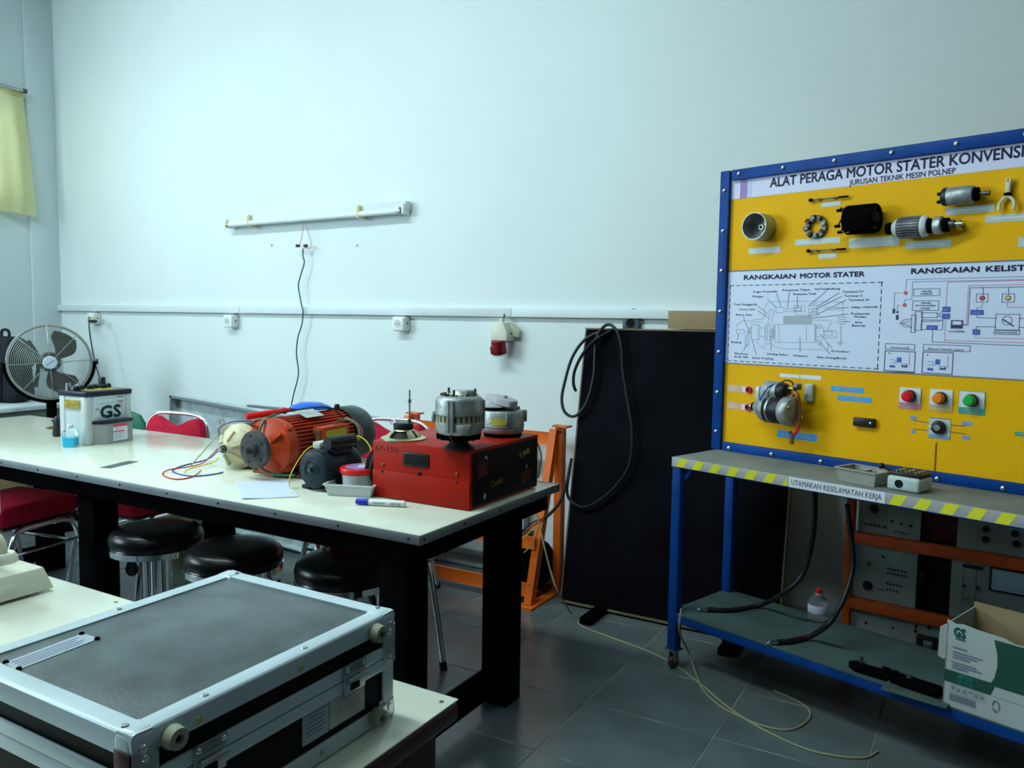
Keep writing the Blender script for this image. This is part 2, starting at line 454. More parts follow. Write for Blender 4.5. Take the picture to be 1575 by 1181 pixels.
# left wall with the high window behind the curtain
wl = MB()
wy0, wy1, wz0, wz1 = 1.4, 3.36, 2.22, 2.96
wl.box((LX-0.06, (FY+wy0)/2, CZ/2), (0.12, wy0-FY, CZ)).box((LX-0.06, (wy1+WY)/2, CZ/2), (0.12, WY-wy1, CZ))
wl.box((LX-0.06, (wy0+wy1)/2, wz0/2), (0.12, wy1-wy0, wz0)).box((LX-0.06, (wy0+wy1)/2, (wz1+CZ)/2), (0.12, wy1-wy0, CZ-wz1))
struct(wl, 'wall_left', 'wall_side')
struct(MB().box((RXX+0.06, (WY+FY)/2, CZ/2), (0.12, WY-FY, CZ)), 'wall_right', 'dull')
struct(MB().box(((LX+RXX)/2, FY-0.06, CZ/2), (RXX-LX, 0.12, CZ)), 'wall_front', 'dull')
struct(MB().box(((LX+RXX)/2, (WY+FY)/2, CZ+0.06), (RXX-LX+0.3, WY-FY+0.3, 0.12)), 'ceiling', 'ceiling')
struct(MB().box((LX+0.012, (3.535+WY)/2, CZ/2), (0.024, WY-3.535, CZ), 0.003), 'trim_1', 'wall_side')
win = struct(MB().box((LX-0.05, wy0+0.02, (wz0+wz1)/2), (0.06, 0.04, wz1-wz0)).box((LX-0.05, wy1-0.02, (wz0+wz1)/2), (0.06, 0.04, wz1-wz0)).box((LX-0.05, (wy0+wy1)/2, wz0+0.02), (0.06, wy1-wy0, 0.04)).box((LX-0.05, (wy0+wy1)/2, wz1-0.02), (0.06, wy1-wy0, 0.04)).box((LX-0.05, (wy0+wy1)/2, (wz0+wz1)/2), (0.05, 0.04, wz1-wz0)), 'window_1', 'frame_white')
for a, b in ((wy0+0.04, (wy0+wy1)/2-0.02), ((wy0+wy1)/2+0.02, wy1-0.04)):
    MB().box((LX-0.05, (a+b)/2, (wz0+wz1)/2), (0.006, b-a, wz1-wz0-0.08)).build('pane', 'glass', win)
# skirting tiles along the back wall
sk = struct(MB().box(((LX+RXX)/2, WY-0.005, 0.055), (RXX-LX, 0.010, 0.11)), 'baseboard_back', 'grout')
sk_me = None
for i in range(19):
    x = tx0+i*TW+TW/2
    if x > RXX-0.3: break
    if sk_me is None:
        o = MB().box((0, -0.006, 0), (TW-0.004, 0.012, 0.106), 0.002, seg=1).build('tile', 'skirt', sk); sk_me = o.data
    else:
        o = bpy.data.objects.new('tile', sk_me); COL.objects.link(o); o.parent = sk
    o.location = (x, WY-0.010, 0.057)

# ---------------------------------------------------------------- curtain
def curtain():
    t = thing('curtain', 'pale yellow curtain hanging in folds in front of the high window', 'curtain', (LX+0.07, 3.0, 2.13))
    m = MB(); ny, nz = 70, 14; g = []
    for k in range(nz+1):
        f = k/nz; z = 0.87*f
        y1 = 0.53*(1-f)+0.485*f; y0 = -0.75
        row = []
        for i in range(ny+1):
            u = i/ny; y = y0+(y1-y0)*u
            amp = 0.036*(1-0.5*f)
            x = amp*math.sin(u*44+0.4*math.sin(u*9))+0.008*math.sin(u*21+f*2)+0.03*(1-f)
            row.append(m.bm.verts.new((x, y, z+0.012*math.sin(u*11)*(1-f))))
        g.append(row)
    for k in range(nz):
        for i in range(ny): m.bm.faces.new((g[k][i], g[k][i+1], g[k+1][i+1], g[k+1][i]))
    m.build('fabric', 'curtain', t)
    h = MB(); 
    g2 = []
    for i in range(ny+1):
        u = i/ny; y = -0.75+(0.485+0.75)*u
        h.box((0.012*math.sin(u*44), y, 0.885), (0.012, 0.02, 0.05))
    h.build('heading_tape', 'curtain', t)
    r = thing('curtain_rod', 'grey metal curtain rod fixed above the yellow curtain', 'curtain rod', (LX, 3.0, 3.035))
    MB().cyl((0.085, -0.9, 0), (0.085, 0.475, 0), 0.011).build('rod', 'steel', r)
    MB().box((0.03, 0.40, -0.005), (0.09, 0.03, 0.03), 0.004).build('bracket', 'steel', r)
    MB().cyl((0.085, 0.475, 0), (0.085, 0.50, 0), 0.016).build('end_cap', 'dark_steel', r)
curtain()

# ---------------------------------------------------------------- cable trunking along the back wall
t = thing('cable_trunking', 'long white cable trunking running along the back wall at socket height', 'trunking', ((-6.34+RXX)/2, WY, 1.405))
cxm = (-6.34+RXX)/2
for a, b in ((-6.345, -4.255), (-4.253, -2.172), (-2.170, 0.1), (0.102, 2.75)):
    MB().box(((a+b)/2-cxm, -0.016, 0.024), (b-a, 0.032, 0.046), 0.003).build('trunking_length', 'trunk', t)

# ---------------------------------------------------------------- things on the back wall
def socket(px, py, body, label, plug=False, sz=0.085, dep=0.065):
    p = aty(px, py, WY)
    t = thing('wall_socket', label, 'socket', (p.x+0.02, WY, p.z-sz/2), 0, None if body != 'white_plastic' else 'white sockets under the trunking')
    MB().box((0, -dep/2, sz/2), (sz, dep, sz), 0.012, seg=3).build('housing', body, t)
    fr = MB().lathe([(0.0, 0.0006), (0.0235, 0.0006), (0.0235, 0.0), (0.0, 0.0)], 24, T(0, -dep, sz/2) @ X90(), False).build('socket_recess', 'tag_grey' if body == 'white_plastic' else 'hole', t)
    MB().ring(0.0245, 0.0022, 28, 6, T(0, -dep, sz/2) @ X90()).build('socket_rim', body, fr)
    for sx in (-0.0085, 0.0085):
        MB().cyl((sx, -dep-0.0004, sz/2), (sx, -dep-0.0012, sz/2), 0.0032, seg=10).build('pin_hole', 'hole', fr)
    MB().cyl((0.012, -0.02, sz-0.004), (0.012, -0.02, 0.118), 0.008).build('cable_entry', 'wire_olive' if body == 'white_plastic' else 'grey_socket', t)
    MB().cyl((sz/2-0.001, -dep*0.45, sz*0.55), (sz/2+0.003, -dep*0.45, sz*0.55), 0.005, seg=10).build('screw', 'hole' if body == 'white_plastic' else 'steel', t)
    return t
socket(148, 490, 'white_plastic', 'white wall socket above the floor fan with a black plug in it')
socket(358, 494, 'white_plastic', 'white wall socket left of the cable hanging from the tube lamp')
socket(618, 498, 'white_plastic', 'white wall socket between the tube lamp cable and the red industrial socket')
socket(967, 497, 'grey_socket', 'dark grey wall socket just above the black partition board', sz=0.092, dep=0.024)
# adaptor and plug with the cable of the fan
p = aty(144, 491, 3.68)
t = thing('plug_adaptor', 'cream plug adaptor stuck in the wall socket above the fan', 'adaptor', (p.x, 3.685, p.z-0.02))
MB().box((0, -0.02, 0.02), (0.05, 0.045, 0.045), 0.008).build('housing', 'cream_plastic', t)
MB().box((0.008, -0.045, 0.03), (0.016, 0.008, 0.018), 0.002).build('switch', 'copper', t)
a = aty(142, 494, 3.62)
t2 = thing('power_cord', 'black power cord with plug running from the socket down to the fan', 'cord', (a.x, a.y, 0.8))
MB().cyl((-0.035, -0.004, a.z-0.8), (0.02, 0.02, a.z-0.8), 0.012, 0.010).build('plug', 'black_plastic', t2)
pts = [(-0.03, 0, a.z-0.8)]
for q in ((137, 500), (140, 525), (147, 560), (155, 585), (162, 600)):
    w = aty(q[0], q[1], 3.55); pts.append((w.x-a.x, w.y-a.y, w.z-0.8))
pts.append((pts[-1][0]+0.05, -0.1, pts[-1][2]-0.25))
MB().tube(pts, 0.0045).build('cable', 'cable_black', t2)

# red industrial socket
p = aty(780, 507, WY)
t = thing('industrial_socket', 'red and grey industrial three phase socket hanging below the trunking', 'socket', (p.x, WY, p.z-0.12))
MB().prism([(-0.050, 0.062), (0.050, 0.062), (0.052, 0.105), (0.026, 0.160), (-0.026, 0.160), (-0.050, 0.115)], 0.0, 0.090, X90(), 0.006).build('housing', 'cream_plastic', t)
MB().prism([(-0.085, 0.088), (0.088, 0.080), (0.092, 0.118), (0.04, 0.158), (-0.04, 0.160), (-0.070, 0.125)], 0.0, 0.030, X90(), 0.005).build('back_plate', 'old_cream', t)
MB().cyl((0, -0.055, 0.155), (0, -0.055, 0.182), 0.014).build('cable_gland', 'cream_plastic', t)
MB().cyl((0, -0.045, 0.17), (0, -0.02, 0.222), 0.005).build('cable', 'cable_grey', t)
MB().cyl((0.051, -0.05, 0.10), (0.054, -0.05, 0.10), 0.005, seg=10).build('screw', 'hole', t)
tl_ = T(-0.008, -0.062, -0.012) @ RX(14)
MB().lathe([(0.036, 0), (0.039, 0.006), (0.039, 0.074), (0.034, 0.078)], 24, tl_).build('socket_body', 'socket_red', t)
MB().ring(0.0365, 0.004, 28, 8, tl_ @ T(0, 0, 0.002)).build('collar', 'cream_plastic', t)
MB().box((-0.004, -0.042, 0.034), (0.046, 0.012, 0.046), 0.005, tl_).build('flap', 'socket_red', t)

# fluorescent tube lamp
a = aty(352, 344, WY-0.03); b = aty(632, 321, WY-0.03)
dl = b-a; L = dl.length; mid = (a+b)/2
t = thing('tube_lamp', 'white fluorescent tube lamp mounted aslant on the back wall above the sockets', 'lamp', mid)
t.rotation_euler = (0, -math.atan2(dl.z, dl.x), 0)
MB().box((0, 0.0, 0.018), (L-0.03, 0.05, 0.052), 0.006).build('housing', 'trunk', t)
MB().cyl((-L/2+0.02, -0.035, -0.012), (L/2-0.06, -0.035, -0.012), 0.0165, seg=20).build('tube', 'tube_glass', t)
for s in (-1, 1):
    e = s*(L/2-0.012) if s < 0 else L/2-0.03
    MB().box((e, -0.012, -0.002), (0.02, 0.062, 0.062), 0.008).build('lamp_holder', 'white_plastic', t)
    MB().cyl((e-s*0.012, -0.035, -0.012), (e-s*0.035, -0.035, -0.012), 0.0172).build('end_cap', 'steel' if s > 0 else 'brass', t)
MB().cyl((L/2-0.085, -0.036, -0.006), (L/2-0.05, -0.036, -0.006), 0.018, seg=14).build('starter', 'white_plastic', t)
for fx in (-0.345, 0.265):
    MB().box((fx*L, -0.012, 0.0), (0.03, 0.082, 0.078), 0.014).build('tape_band', 'tape_yellow', t)
# its cable down to the floor
P0 = aty(467, 345, 3.70)
t = thing('lamp_cable', 'thin grey cable with two black connectors dangling from the tube lamp', 'cable', (P0.x, 3.70, 0.7))
def rel(px, py, Y=3.70):
    w = aty(px, py, Y); return (w.x-P0.x, Y-3.70, w.z-0.7)
MB().tube([rel(467, 343), rel(465, 360), rel(462, 375), rel(466, 383)], 0.0022, 6).build('wire', 'ink_red', t)
MB().tube([rel(469, 343), rel(474, 358), rel(479, 375), rel(476, 382), rel(470, 381), rel(466, 383)], 0.0022, 6).build('wire', 'ink_red', t)
for q in ((458, 378), (470, 378)):
    MB().box(rel(*q), (0.028, 0.014, 0.018), 0.003).build('connector', 'black_plastic', t)
MB().tube([rel(466, 383), rel(466, 395), rel(468, 404), rel(462, 425), rel(459, 440), rel(463, 465), rel(466, 480), rel(464, 500), rel(458, 520), rel(456, 545), rel(459, 575), rel(452, 605), rel(448, 625), rel(449, 640)], 0.0045, 6).build('cord', 'cable_grey', t)
for (q, lb) in (((418, 377), 'small grey wall plug left below the tube lamp'), ((549, 377), 'small pale wall plug right below the tube lamp')):
    w = aty(*q, WY)
    solo(MB().cyl((w.x, WY, w.z), (w.x, WY-0.012, w.z), 0.008, 0.006, 10), 'wall_plug', 'steel' if q[0] < 500 else 'white_plastic', lb, 'wall plug')

# ---------------------------------------------------------------- floor fan
def fan():
    c = aty(77, 557, 3.0)
    t = thing('floor_fan', 'large floor fan with a round wire guard and black blades behind the battery', 'fan', (c.x, c.y, 0), 0)
    cz = c.z; RR = 0.238
    # local frame facing the camera
    yaw = math.atan2(c.x, -c.y)   # facing direction
    fd = Vector((-c.x, -c.y, 0)).normalized(); ang = math.atan2(fd.x, -fd.y)
    m0 = T(0, 0, cz) @ RZ(math.degrees(ang)) @ RX(90)   # local z -> towards the camera
    def wr(rad, z, r): return MB().ring(rad, r, 56, 6, m0 @ T(0, 0, z))
    wr(RR, 0.0, 0.010).build('guard_rim', 'fan_guard', t)
    w = MB()
    for k in range(17):
        rad = 0.052+k*0.0111
        w.ring(rad, 0.0014, 48, 4, m0 @ T(0, 0, 0.055*math.cos((rad-0.045)/0.195*1.45)))
    w.build('guard_wires', 'fan_guard', t)['kind'] = 'stuff'
    for k in range(8):
        a = k*PI/4+0.06
        pts = []
        for q in range(6):
            rad = 0.04+q/5*(RR-0.04)
            pts.append(m0 @ Vector((rad*math.cos(a), rad*math.sin(a), 0.057*math.cos(max(0, (rad-0.045))/0.195*1.45)+0.002)))
        MB().tube(pts, 0.0024, 6, 3).build('guard_spoke', 'fan_guard', t)
    MB().lathe([(0.0, 0.071), (0.037, 0.069), (0.043, 0.063), (0.043, 0.054), (0.0, 0.054)], 32, m0, False).build('badge', 'fan_badge', t)
    MB().tube([m0 @ RZ(38) @ Vector((-0.027+0.006*q, 0.004*math.sin(q*2.1), 0.0708)) for q in range(10)], 0.0013, 5, 4).build('badge_print', 'wire_blue', t)
    MB().lathe([(0.0, 0.02), (0.05, 0.02), (0.062, 0.006), (0.062, -0.03), (0.0, -0.03)], 28, m0, False).build('hub', 'fan_blade', t)
    for k in range(3):
        b = MB(); a0 = R(38+120*k); n = 9; g = []
        for i in range(n+1):
            f = i/n; rad = 0.05+f*0.155
            half = (0.36+0.30*math.sin(min(1, f*1.25)*PI*0.62))*(1-0.35*max(0, f-0.75)/0.25)
            row = []
            for j in range(6):
                u = j/5*2-1; a = a0+u*half*0.85+0.42*f
                row.append(b.bm.verts.new(m0 @ Vector((rad*math.cos(a), rad*math.sin(a), -0.008+0.025*u*(1-0.4*f)))))
            g.append(row)
        for i in range(n):
            for j in range(5): b.bm.faces.new((g[i][j], g[i][j+1], g[i+1][j+1], g[i+1][j]))
        fs = b.bm.faces[:]
        r_ = bmesh.ops.extrude_face_region(b.bm, geom=fs)
        dv = (m0.to_3x3() @ Vector((0, 0, -0.004)))
        for v in [e for e in r_['geom'] if isinstance(e, bmesh.types.BMVert)]: v.co += dv
        b.build('blade', 'fan_blade', t)
    MB().lathe([(0.0, -0.03), (0.06, -0.03), (0.065, -0.05), (0.06, -0.14), (0.0, -0.15)], 24, m0, False).build('motor_housing', 'fan_blade', t)
    # yoke: half ring below, with knob at the right
    pts = [m0 @ Vector(((RR+0.018)*math.cos(R(a)), (RR+0.018)*math.sin(R(a)), 0)) for a in range(-180, 1, 12)]
    y = MB()
    for p, q in zip(pts, pts[1:]): y.bar(p, q, 0.022, 0.007, up=(m0 @ Vector((0, 0, 1)) - m0 @ Vector((0, 0, 0))))
    y.build('yoke', 'black_paint', t)
    for s in (-1, 1):
        MB().cyl(m0 @ Vector((s*(RR-0.004), 0, 0)), m0 @ Vector((s*(RR+0.026), 0, 0)), 0.006).cyl(m0 @ Vector((s*(RR+0.026), 0, 0)), m0 @ Vector((s*(RR+0.040), 0, 0)), 0.017, 0.020, 12).build('knob', 'black_plastic', t)
    MB().lathe([(0.24, 0), (0.24, 0.03), (0.20, 0.05), (0.03, 0.065), (0.03, cz-RR-0.012)], 32).build('stand', 'black_paint', t)
fan()

# ---------------------------------------------------------------- side desk, bag, carton (behind the table, far corner)
t = thing('side_desk', 'grey green side desk with a white top in the far corner', 'desk', (-5.92, 3.06, 0))
MB().box((0.0, 0, 0.745), (0.8, 0.6, 0.03), 0.004).build('desk_top', 'whiteboard', t)
MB().box((0.1, 0.02, 0.39), (0.55, 0.5, 0.67), 0.006).build('pedestal', 'desk_green', t)
for k in range(3):
    d = MB().box((0.1, -0.24, 0.60-0.22*k), (0.5, 0.02, 0.19), 0.004).build('drawer', 'desk_green', t)
    MB().bar((0.03, -0.257, 0.60-0.22*k), (0.17, -0.257, 0.60-0.22*k), 0.012, 0.012, 0.003).build('handle', 'steel', d)
MB().box((-0.37, 0, 0.37), (0.03, 0.55, 0.72), 0.004).build('side_panel', 'desk_green', t)
t = thing('backpack', 'dark navy backpack standing on the side desk beside the fan', 'bag', (-5.95, 3.12, 0.76))
b = MB().box((0, 0, 0.23), (0.40, 0.22, 0.46), 0.07, seg=4)
for v in b.bm.verts:
    k = 1-0.22*max(0, v.co.z-0.25)/0.21; v.co.x *= k; v.co.y *= k; v.co.x += 0.006*math.sin(v.co.z*50)
b.build('body', 'navy_cloth', t)
MB().box((0.0, -0.12, 0.15), (0.28, 0.07, 0.24), 0.03, seg=3).build('front_pocket', 'navy_cloth', t)
MB().tube([(-0.05, 0, 0.44), (-0.04, 0, 0.50), (0.04, 0, 0.50), (0.05, 0, 0.44)], 0.010).build('carry_handle', 'navy_cloth', t)
for s in (-1, 1):
    MB().tube([(s*0.1, 0.10, 0.43), (s*0.13, 0.15, 0.3), (s*0.14, 0.12, 0.1)], 0.014).build('shoulder_strap', 'navy_cloth', t)
solo(MB().box((-5.40, 2.80, 0.345), (0.20, 0.16, 0.69), 0.004), 'carton', 'cardboard', 'tall brown carton standing at the end of the side desk', 'carton')
t = thing('wooden_cabinet', 'low orange brown wooden cabinet seen under the far end of the table', 'cabinet', (-5.62, 2.62, 0))
MB().box((0, 0, 0.225), (0.62, 0.16, 0.45), 0.006).build('body', 'wood', t)
for s in (-1, 1):
    d = MB().box((s*0.15, -0.088, 0.225), (0.29, 0.014, 0.41), 0.003).build('door', 'wood', t)
    MB().cyl((s*0.03, -0.09, 0.25), (s*0.03, -0.115, 0.25), 0.010).build('knob', 'black_plastic', d)

# ================================================================ WORK TABLE
TZ = 0.78
TXa, TXb, TYa, TYb = -4.88, -1.345, 1.81, 2.682
tcx, tcy = (TXa+TXb)/2, (TYa+TYb)/2
t = thing('work_table', 'long work table with a shiny cream top and thick black legs', 'table', (tcx, tcy, 0))
MB().box((0, 0, TZ-0.0125), (TXb-TXa-0.008, TYb-TYa-0.008, 0.025), 0.001).build('table_top', 'laminate', t)
e = []
for (c, d) in (((0, -(TYb-TYa)/2, TZ-0.0135), (TXb-TXa, 0.006, 0.0285)), ((0, (TYb-TYa)/2, TZ-0.0135), (TXb-TXa, 0.006, 0.0285)), ((-(TXb-TXa)/2, 0, TZ-0.0135), (0.006, TYb-TYa, 0.0285)), (((TXb-TXa)/2, 0, TZ-0.0135), (0.006, TYb-TYa, 0.0285))):
    e.append(MB().box(c, d, 0.001).build('edge_strip', 'alu_edge', t))
for k in range(14):
    MB().cyl((-1.73+k*0.266, -(TYb-TYa)/2-0.002, TZ-0.013), (-1.73+k*0.266, -(TYb-TYa)/2-0.0045, TZ-0.013), 0.004, seg=8).build('screw', 'hole', e[0])
for k in range(5):
    MB().cyl(((TXb-TXa)/2+0.002, -0.42+k*0.21, TZ-0.013), ((TXb-TXa)/2+0.0045, -0.42+k*0.21, TZ-0.013), 0.004, seg=8).build('screw', 'hole', e[3])
for (c, d) in (((0, -0.405, TZ-0.059), (3.45, 0.04, 0.064)), ((0, 0.38, TZ-0.059), (3.45, 0.04, 0.064)), ((1.725, -0.01, TZ-0.059), (0.04, 0.8, 0.064)), ((-1.70, 0, TZ-0.059), (0.04, 0.8, 0.064))):
    MB().box(c, d, 0.003).build('apron', 'black_paint', t)
for lx in (-1.46, -2.975, -4.33):
    for ly in (1.885, 2.465):
        MB().box((lx-tcx, ly-tcy, (TZ-0.03)/2), (0.105, 0.105, TZ-0.03), 0.003).build('leg', 'black_paint', t)
    MB().box((lx-tcx, 2.175-tcy, 0.10), (0.06, 0.49, 0.075), 0.003).build('stretcher', 'black_paint', t)
a = atz(184, 714.5, TZ)
solo(MB().box((0, 0, 0), (0.05, 0.16, 0.0012), 0, RZ(15)).xf(T(a.x, a.y, TZ+0.0008)), 'dark_card', 'case_top', 'small dark grey card lying flat on the table in front of the battery', 'card', smooth=False)

# ---------------------------------------------------------------- chairs and stools
def chair(name, label, x, y, rz, group=None, fabric='red_fabric', proto=[None], back=True):
    if proto[0] is not None:
        o = copy_tree(proto[0]); o['label'] = label
        if group: o['group'] = group
        o.location = (x, y, 0); o.rotation_euler = (0, 0, R(rz))
        if not back:
            for ch in list(o.children):
                if ch.name.startswith('back'): bpy.data.objects.remove(ch)
        return o
    # local frame: the sitter faces -y
    t = thing(name, label, 'chair', (x, y, 0), R(rz), group)
    s = MB().box((0, 0, 0.460), (0.42, 0.42, 0.09), 0.035, seg=4)
    for v in s.bm.verts: v.co.z += 0.02*(1-(v.co.x/0.21)**2)*(1 if v.co.z > 0.44 else 0)
    s.build('seat', fabric, t)
    MB().box((0, 0, 0.408), (0.38, 0.38, 0.012), 0.004).build('seat_pan', 'black_plastic', t)
    # backrest pad with a dip in its top edge
    b = MB(); n = 20; lo = []; hi = []
    W = 0.205
    prof = []
    for i in range(n+1):
        x_ = -W+2*W*i/n; u = abs(x_)/W
        z = 0.845-0.045*math.cos(min(1, u/0.62)*PI/2)**1.2 - 0.10*max(0, (u-0.72)/0.28)**2.2
        prof.append((x_, z))
    poly = [(-W*0.96, 0.59), (W*0.96, 0.59)]+[(px_, pz_) for px_, pz_ in prof[::-1]]
    b.prism(poly, -0.022, 0.022, T(0, 0.235, 0) @ X90(), 0.012)
    for v in b.bm.verts: v.co.y += 0.10*(v.co.z-0.45)*0.55+0.15*(v.co.x**2)*-0.6
    b.build('backrest', fabric, t)
    fy = lambda z: 0.225+0.055*(z-0.45)/1.0+0.02
    MB().tube([(-0.20, -0.19, 0.40), (-0.205, 0.10, 0.40), (-0.213, 0.205, 0.425), (-0.218, 0.238, 0.50), (-0.218, 0.255, 0.70), (-0.205, 0.265, 0.81), (-0.14, 0.27, 0.858), (0, 0.272, 0.866), (0.14, 0.27, 0.858), (0.205, 0.265, 0.81), (0.218, 0.255, 0.70), (0.218, 0.238, 0.50), (0.213, 0.205, 0.425), (0.205, 0.10, 0.40), (0.20, -0.19, 0.40)], 0.0105, 10, 5).build('back_frame', 'chrome', t)
    for sx in (-1, 1):
        MB().tube([(sx*0.235, -0.24, 0.0), (sx*0.225, -0.20, 0.22), (sx*0.215, -0.16, 0.365), (sx*0.213, -0.11, 0.397), (sx*0.212, -0.05, 0.40)], 0.0135, 10, 5).build('leg', 'chrome', t)
        MB().tube([(sx*0.245, 0.30, 0.0), (sx*0.232, 0.22, 0.22), (sx*0.217, 0.16, 0.365), (sx*0.213, 0.11, 0.397), (sx*0.212, 0.04, 0.40)], 0.0135, 10, 5).build('leg', 'chrome', t)
        MB().tube([(sx*0.212, -0.06, 0.40), (sx*0.212, 0.05, 0.40)], 0.011, 10, 2).build('side_rail', 'chrome', t)
        MB().tube([(sx*0.22, -0.18, 0.29), (sx*0.222, 0.19, 0.29)], 0.007, 8, 2).build('stretcher', 'chrome', t)
        for yy in (-0.24, 0.30):
            MB().cyl((sx*(0.235 if yy < 0 else 0.245), yy, 0.0), (sx*(0.232 if yy < 0 else 0.242), yy*0.97, 0.03), 0.015, seg=12).build('foot_cap', 'rubber', t)
    MB().tube([(-0.222, -0.19, 0.27), (0.222, -0.19, 0.27)], 0.007, 8, 2).build('stretcher', 'chrome', t)
    proto[0] = t
    return t
G = 'red padded chairs around the work table'
chair('padded_chair', 'red padded chair behind the table, its dipped backrest against the metal tray', -3.67, 2.545, 7, G)
chair('padded_chair', 'red padded chair standing farther back, its back glimpsed between small motor and welder box', -2.58, 3.02, 6, G)
lc = chair('padded_chair', 'red padded low backed chair under the near end of the table, chrome leg splayed out', -2.165, 2.56, -130, G)
for ch in lc.children:
    if ch.name.startswith('back'): ch.scale.z = 0.75; ch.location.z = 0.10
bs = chair('padded_chair', 'red padded seat without backrest under the far end of the table, lit from the side', -3.99, 2.09, 190, None, back=False)
bs.name = 'backless_chair'
def stool(x, y, rz, label, proto=[None]):
    if proto[0] is not None:
        o = copy_tree(proto[0]); o['label'] = label; o.location = (x, y, 0); o.rotation_euler = (0, 0, R(rz)); return o
    t = thing('round_stool', label, 'stool', (x, y, 0), R(rz), 'black round stools in front of the work table')
    MB().lathe([(0.0, 0.575), (0.10, 0.573), (0.145, 0.566), (0.168, 0.550), (0.175, 0.528), (0.172, 0.506), (0.165, 0.498), (0.0, 0.498)], 36, None, False).build('seat', 'vinyl', t)
    MB().lathe([(0.168, 0.474), (0.174, 0.476), (0.174, 0.498), (0.166, 0.502)], 36).build('seat_band', 'chrome', t)
    MB().cyl((0, 0, 0.05), (0, 0, 0.475), 0.030).build('column', 'chrome', t)
    MB().cyl((0, 0, 0.04), (0, 0, 0.24), 0.036).build('column_sleeve', 'chrome', t)
    for k in range(4):
        a = PI/4+k*PI/2
        MB().tube([(0.060*math.cos(a), 0.060*math.sin(a), 0.472), (0.062*math.cos(a), 0.062*math.sin(a), 0.25), (0.09*math.cos(a), 0.09*math.sin(a), 0.12), (0.19*math.cos(a), 0.19*math.sin(a), 0.0)], 0.010, 8, 5).build('leg', 'chrome', t)
    MB().ring(0.100, 0.008, 36, 8, T(0, 0, 0.11)).build('foot_ring', 'chrome', t)
    lv = MB().tube([(0.02, 0, 0.465), (0.07, -0.07, 0.455), (0.09, -0.11, 0.42)], 0.004, 6).build('lever', 'dark_steel', t)
    MB().lathe([(0.0, -0.055), (0.014, -0.052), (0.024, -0.036), (0.025, -0.018), (0.014, 0.015), (0.007, 0.045), (0.0, 0.047)], 16, T(0.105, -0.128, 0.385) @ RX(-18) @ Matrix.Diagonal((1, 0.5, 1, 1)), False).build('lever_grip', 'black_plastic', lv)
    proto[0] = t
    return t
stool(-2.755, 1.985, 230, 'black round stool under the table nearest the far end, lever hanging below its seat')
stool(-2.30, 1.97, 90, 'black round stool under the middle of the table, behind the flight case corner')
stool(-1.865, 2.08, 150, 'black round stool beside the near end leg of the work table')
w = atz(482, 838, 0.474)
solo(MB().box((0, 0, 0), (0.30, 0.17, 0.012), 0.002, RZ(12)).xf(T(-2.25, 2.52, 0.532)), 'pale_plank', 'whiteboard', 'pale board lying on a chair seat under the table', 'board')
# green plastic chair behind the battery
w = aty(212, 640, 2.86)
t = thing('plastic_chair', 'dark green plastic chair mostly hidden behind the battery', 'chair', (-4.65, 2.98, 0), R(10))
MB().prism([(-0.2, 0.45), (0.2, 0.45), (0.2, 0.69), (0.15, 0.76), (0.05, 0.785), (-0.05, 0.785), (-0.15, 0.76), (-0.2, 0.69)], -0.012, 0.012, T(0, 0.16, 0) @ X90(), 0.006).build('backrest', 'green_plastic', t)
MB().box((0, -0.05, 0.43), (0.42, 0.40, 0.03), 0.012, seg=3).build('seat', 'green_plastic', t)
for sx in (-1, 1):
    for sy in (-1, 1):
        MB().cyl((sx*0.2, -0.05+sy*0.19, 0), (sx*0.17, -0.05+sy*0.16, 0.42), 0.016, 0.02, 10).build('leg', 'green_plastic', t)
t = thing('crate', 'bright green plastic crate glimpsed under the table behind the stools', 'crate', (-3.86, 3.05, 0))
MB().box((0, 0, 0.01), (0.34, 0.24, 0.02), 0.004).build('base', 'green_bright', t)
for (c, d) in (((0, -0.115, 0.14), (0.34, 0.012, 0.27)), ((0, 0.115, 0.14), (0.34, 0.012, 0.27)), ((-0.165, 0, 0.14), (0.012, 0.23, 0.27)), ((0.165, 0, 0.14), (0.012, 0.23, 0.27))):
    MB().box(c, d, 0.004).build('wall', 'green_bright', t)

# ---------------------------------------------------------------- panels leaning behind the table
t = thing('metal_tray', 'long galvanised metal tray leaning aslant behind the red chair', 'tray', (-3.60, 3.40, 0))
a = aty(267, 607, 3.40); b = aty(440, 638, 3.40)
ang = math.atan2(b.z-a.z, b.x-a.x)
u = Vector((math.cos(ang), 0, math.sin(ang))); dn = Vector((math.sin(ang)*1, 0.0, -math.cos(ang)))
def tp(s_, d_, y): 
    q = a+u*s_+dn*d_; return (q.x+3.60, y-3.40, q.z)
TL, TH = 1.40, 0.782
mm = Matrix(((u.x, 0, -dn.x, a.x+3.60), (0, 1, 0, 0), (u.z, 0, -dn.z, a.z), (0, 0, 0, 1)))
MB().box((TL/2, 0.03, -TH/2), (TL, 0.004, TH), 0, mm).build('tray_bottom', 'galv', t)
for (c, d) in (((TL/2, 0.0, 0), (TL, 0.06, 0.004)), ((TL/2, 0.0, -TH), (TL, 0.06, 0.004)), ((0, 0, -TH/2), (0.004, 0.06, TH)), ((TL, 0, -TH/2), (0.004, 0.06, TH))):
    MB().box(c, d, 0, mm).build('tray_flange', 'galv', t)
for (c, d) in (((TL/2, -0.03, -0.008), (TL, 0.003, 0.016)), ((0.008, -0.03, -TH/2), (0.016, 0.003, TH))):
    MB().box(c, d, 0, mm).build('tray_lip', 'alu_edge', t)
t = thing('whiteboard', 'wide pale whiteboard standing on the floor against the back wall', 'whiteboard', (-3.1, 3.705, 0))
MB().box((0, 0, 0.45), (2.1, 0.02, 0.70), 0.002).build('board', 'whiteboard', t)
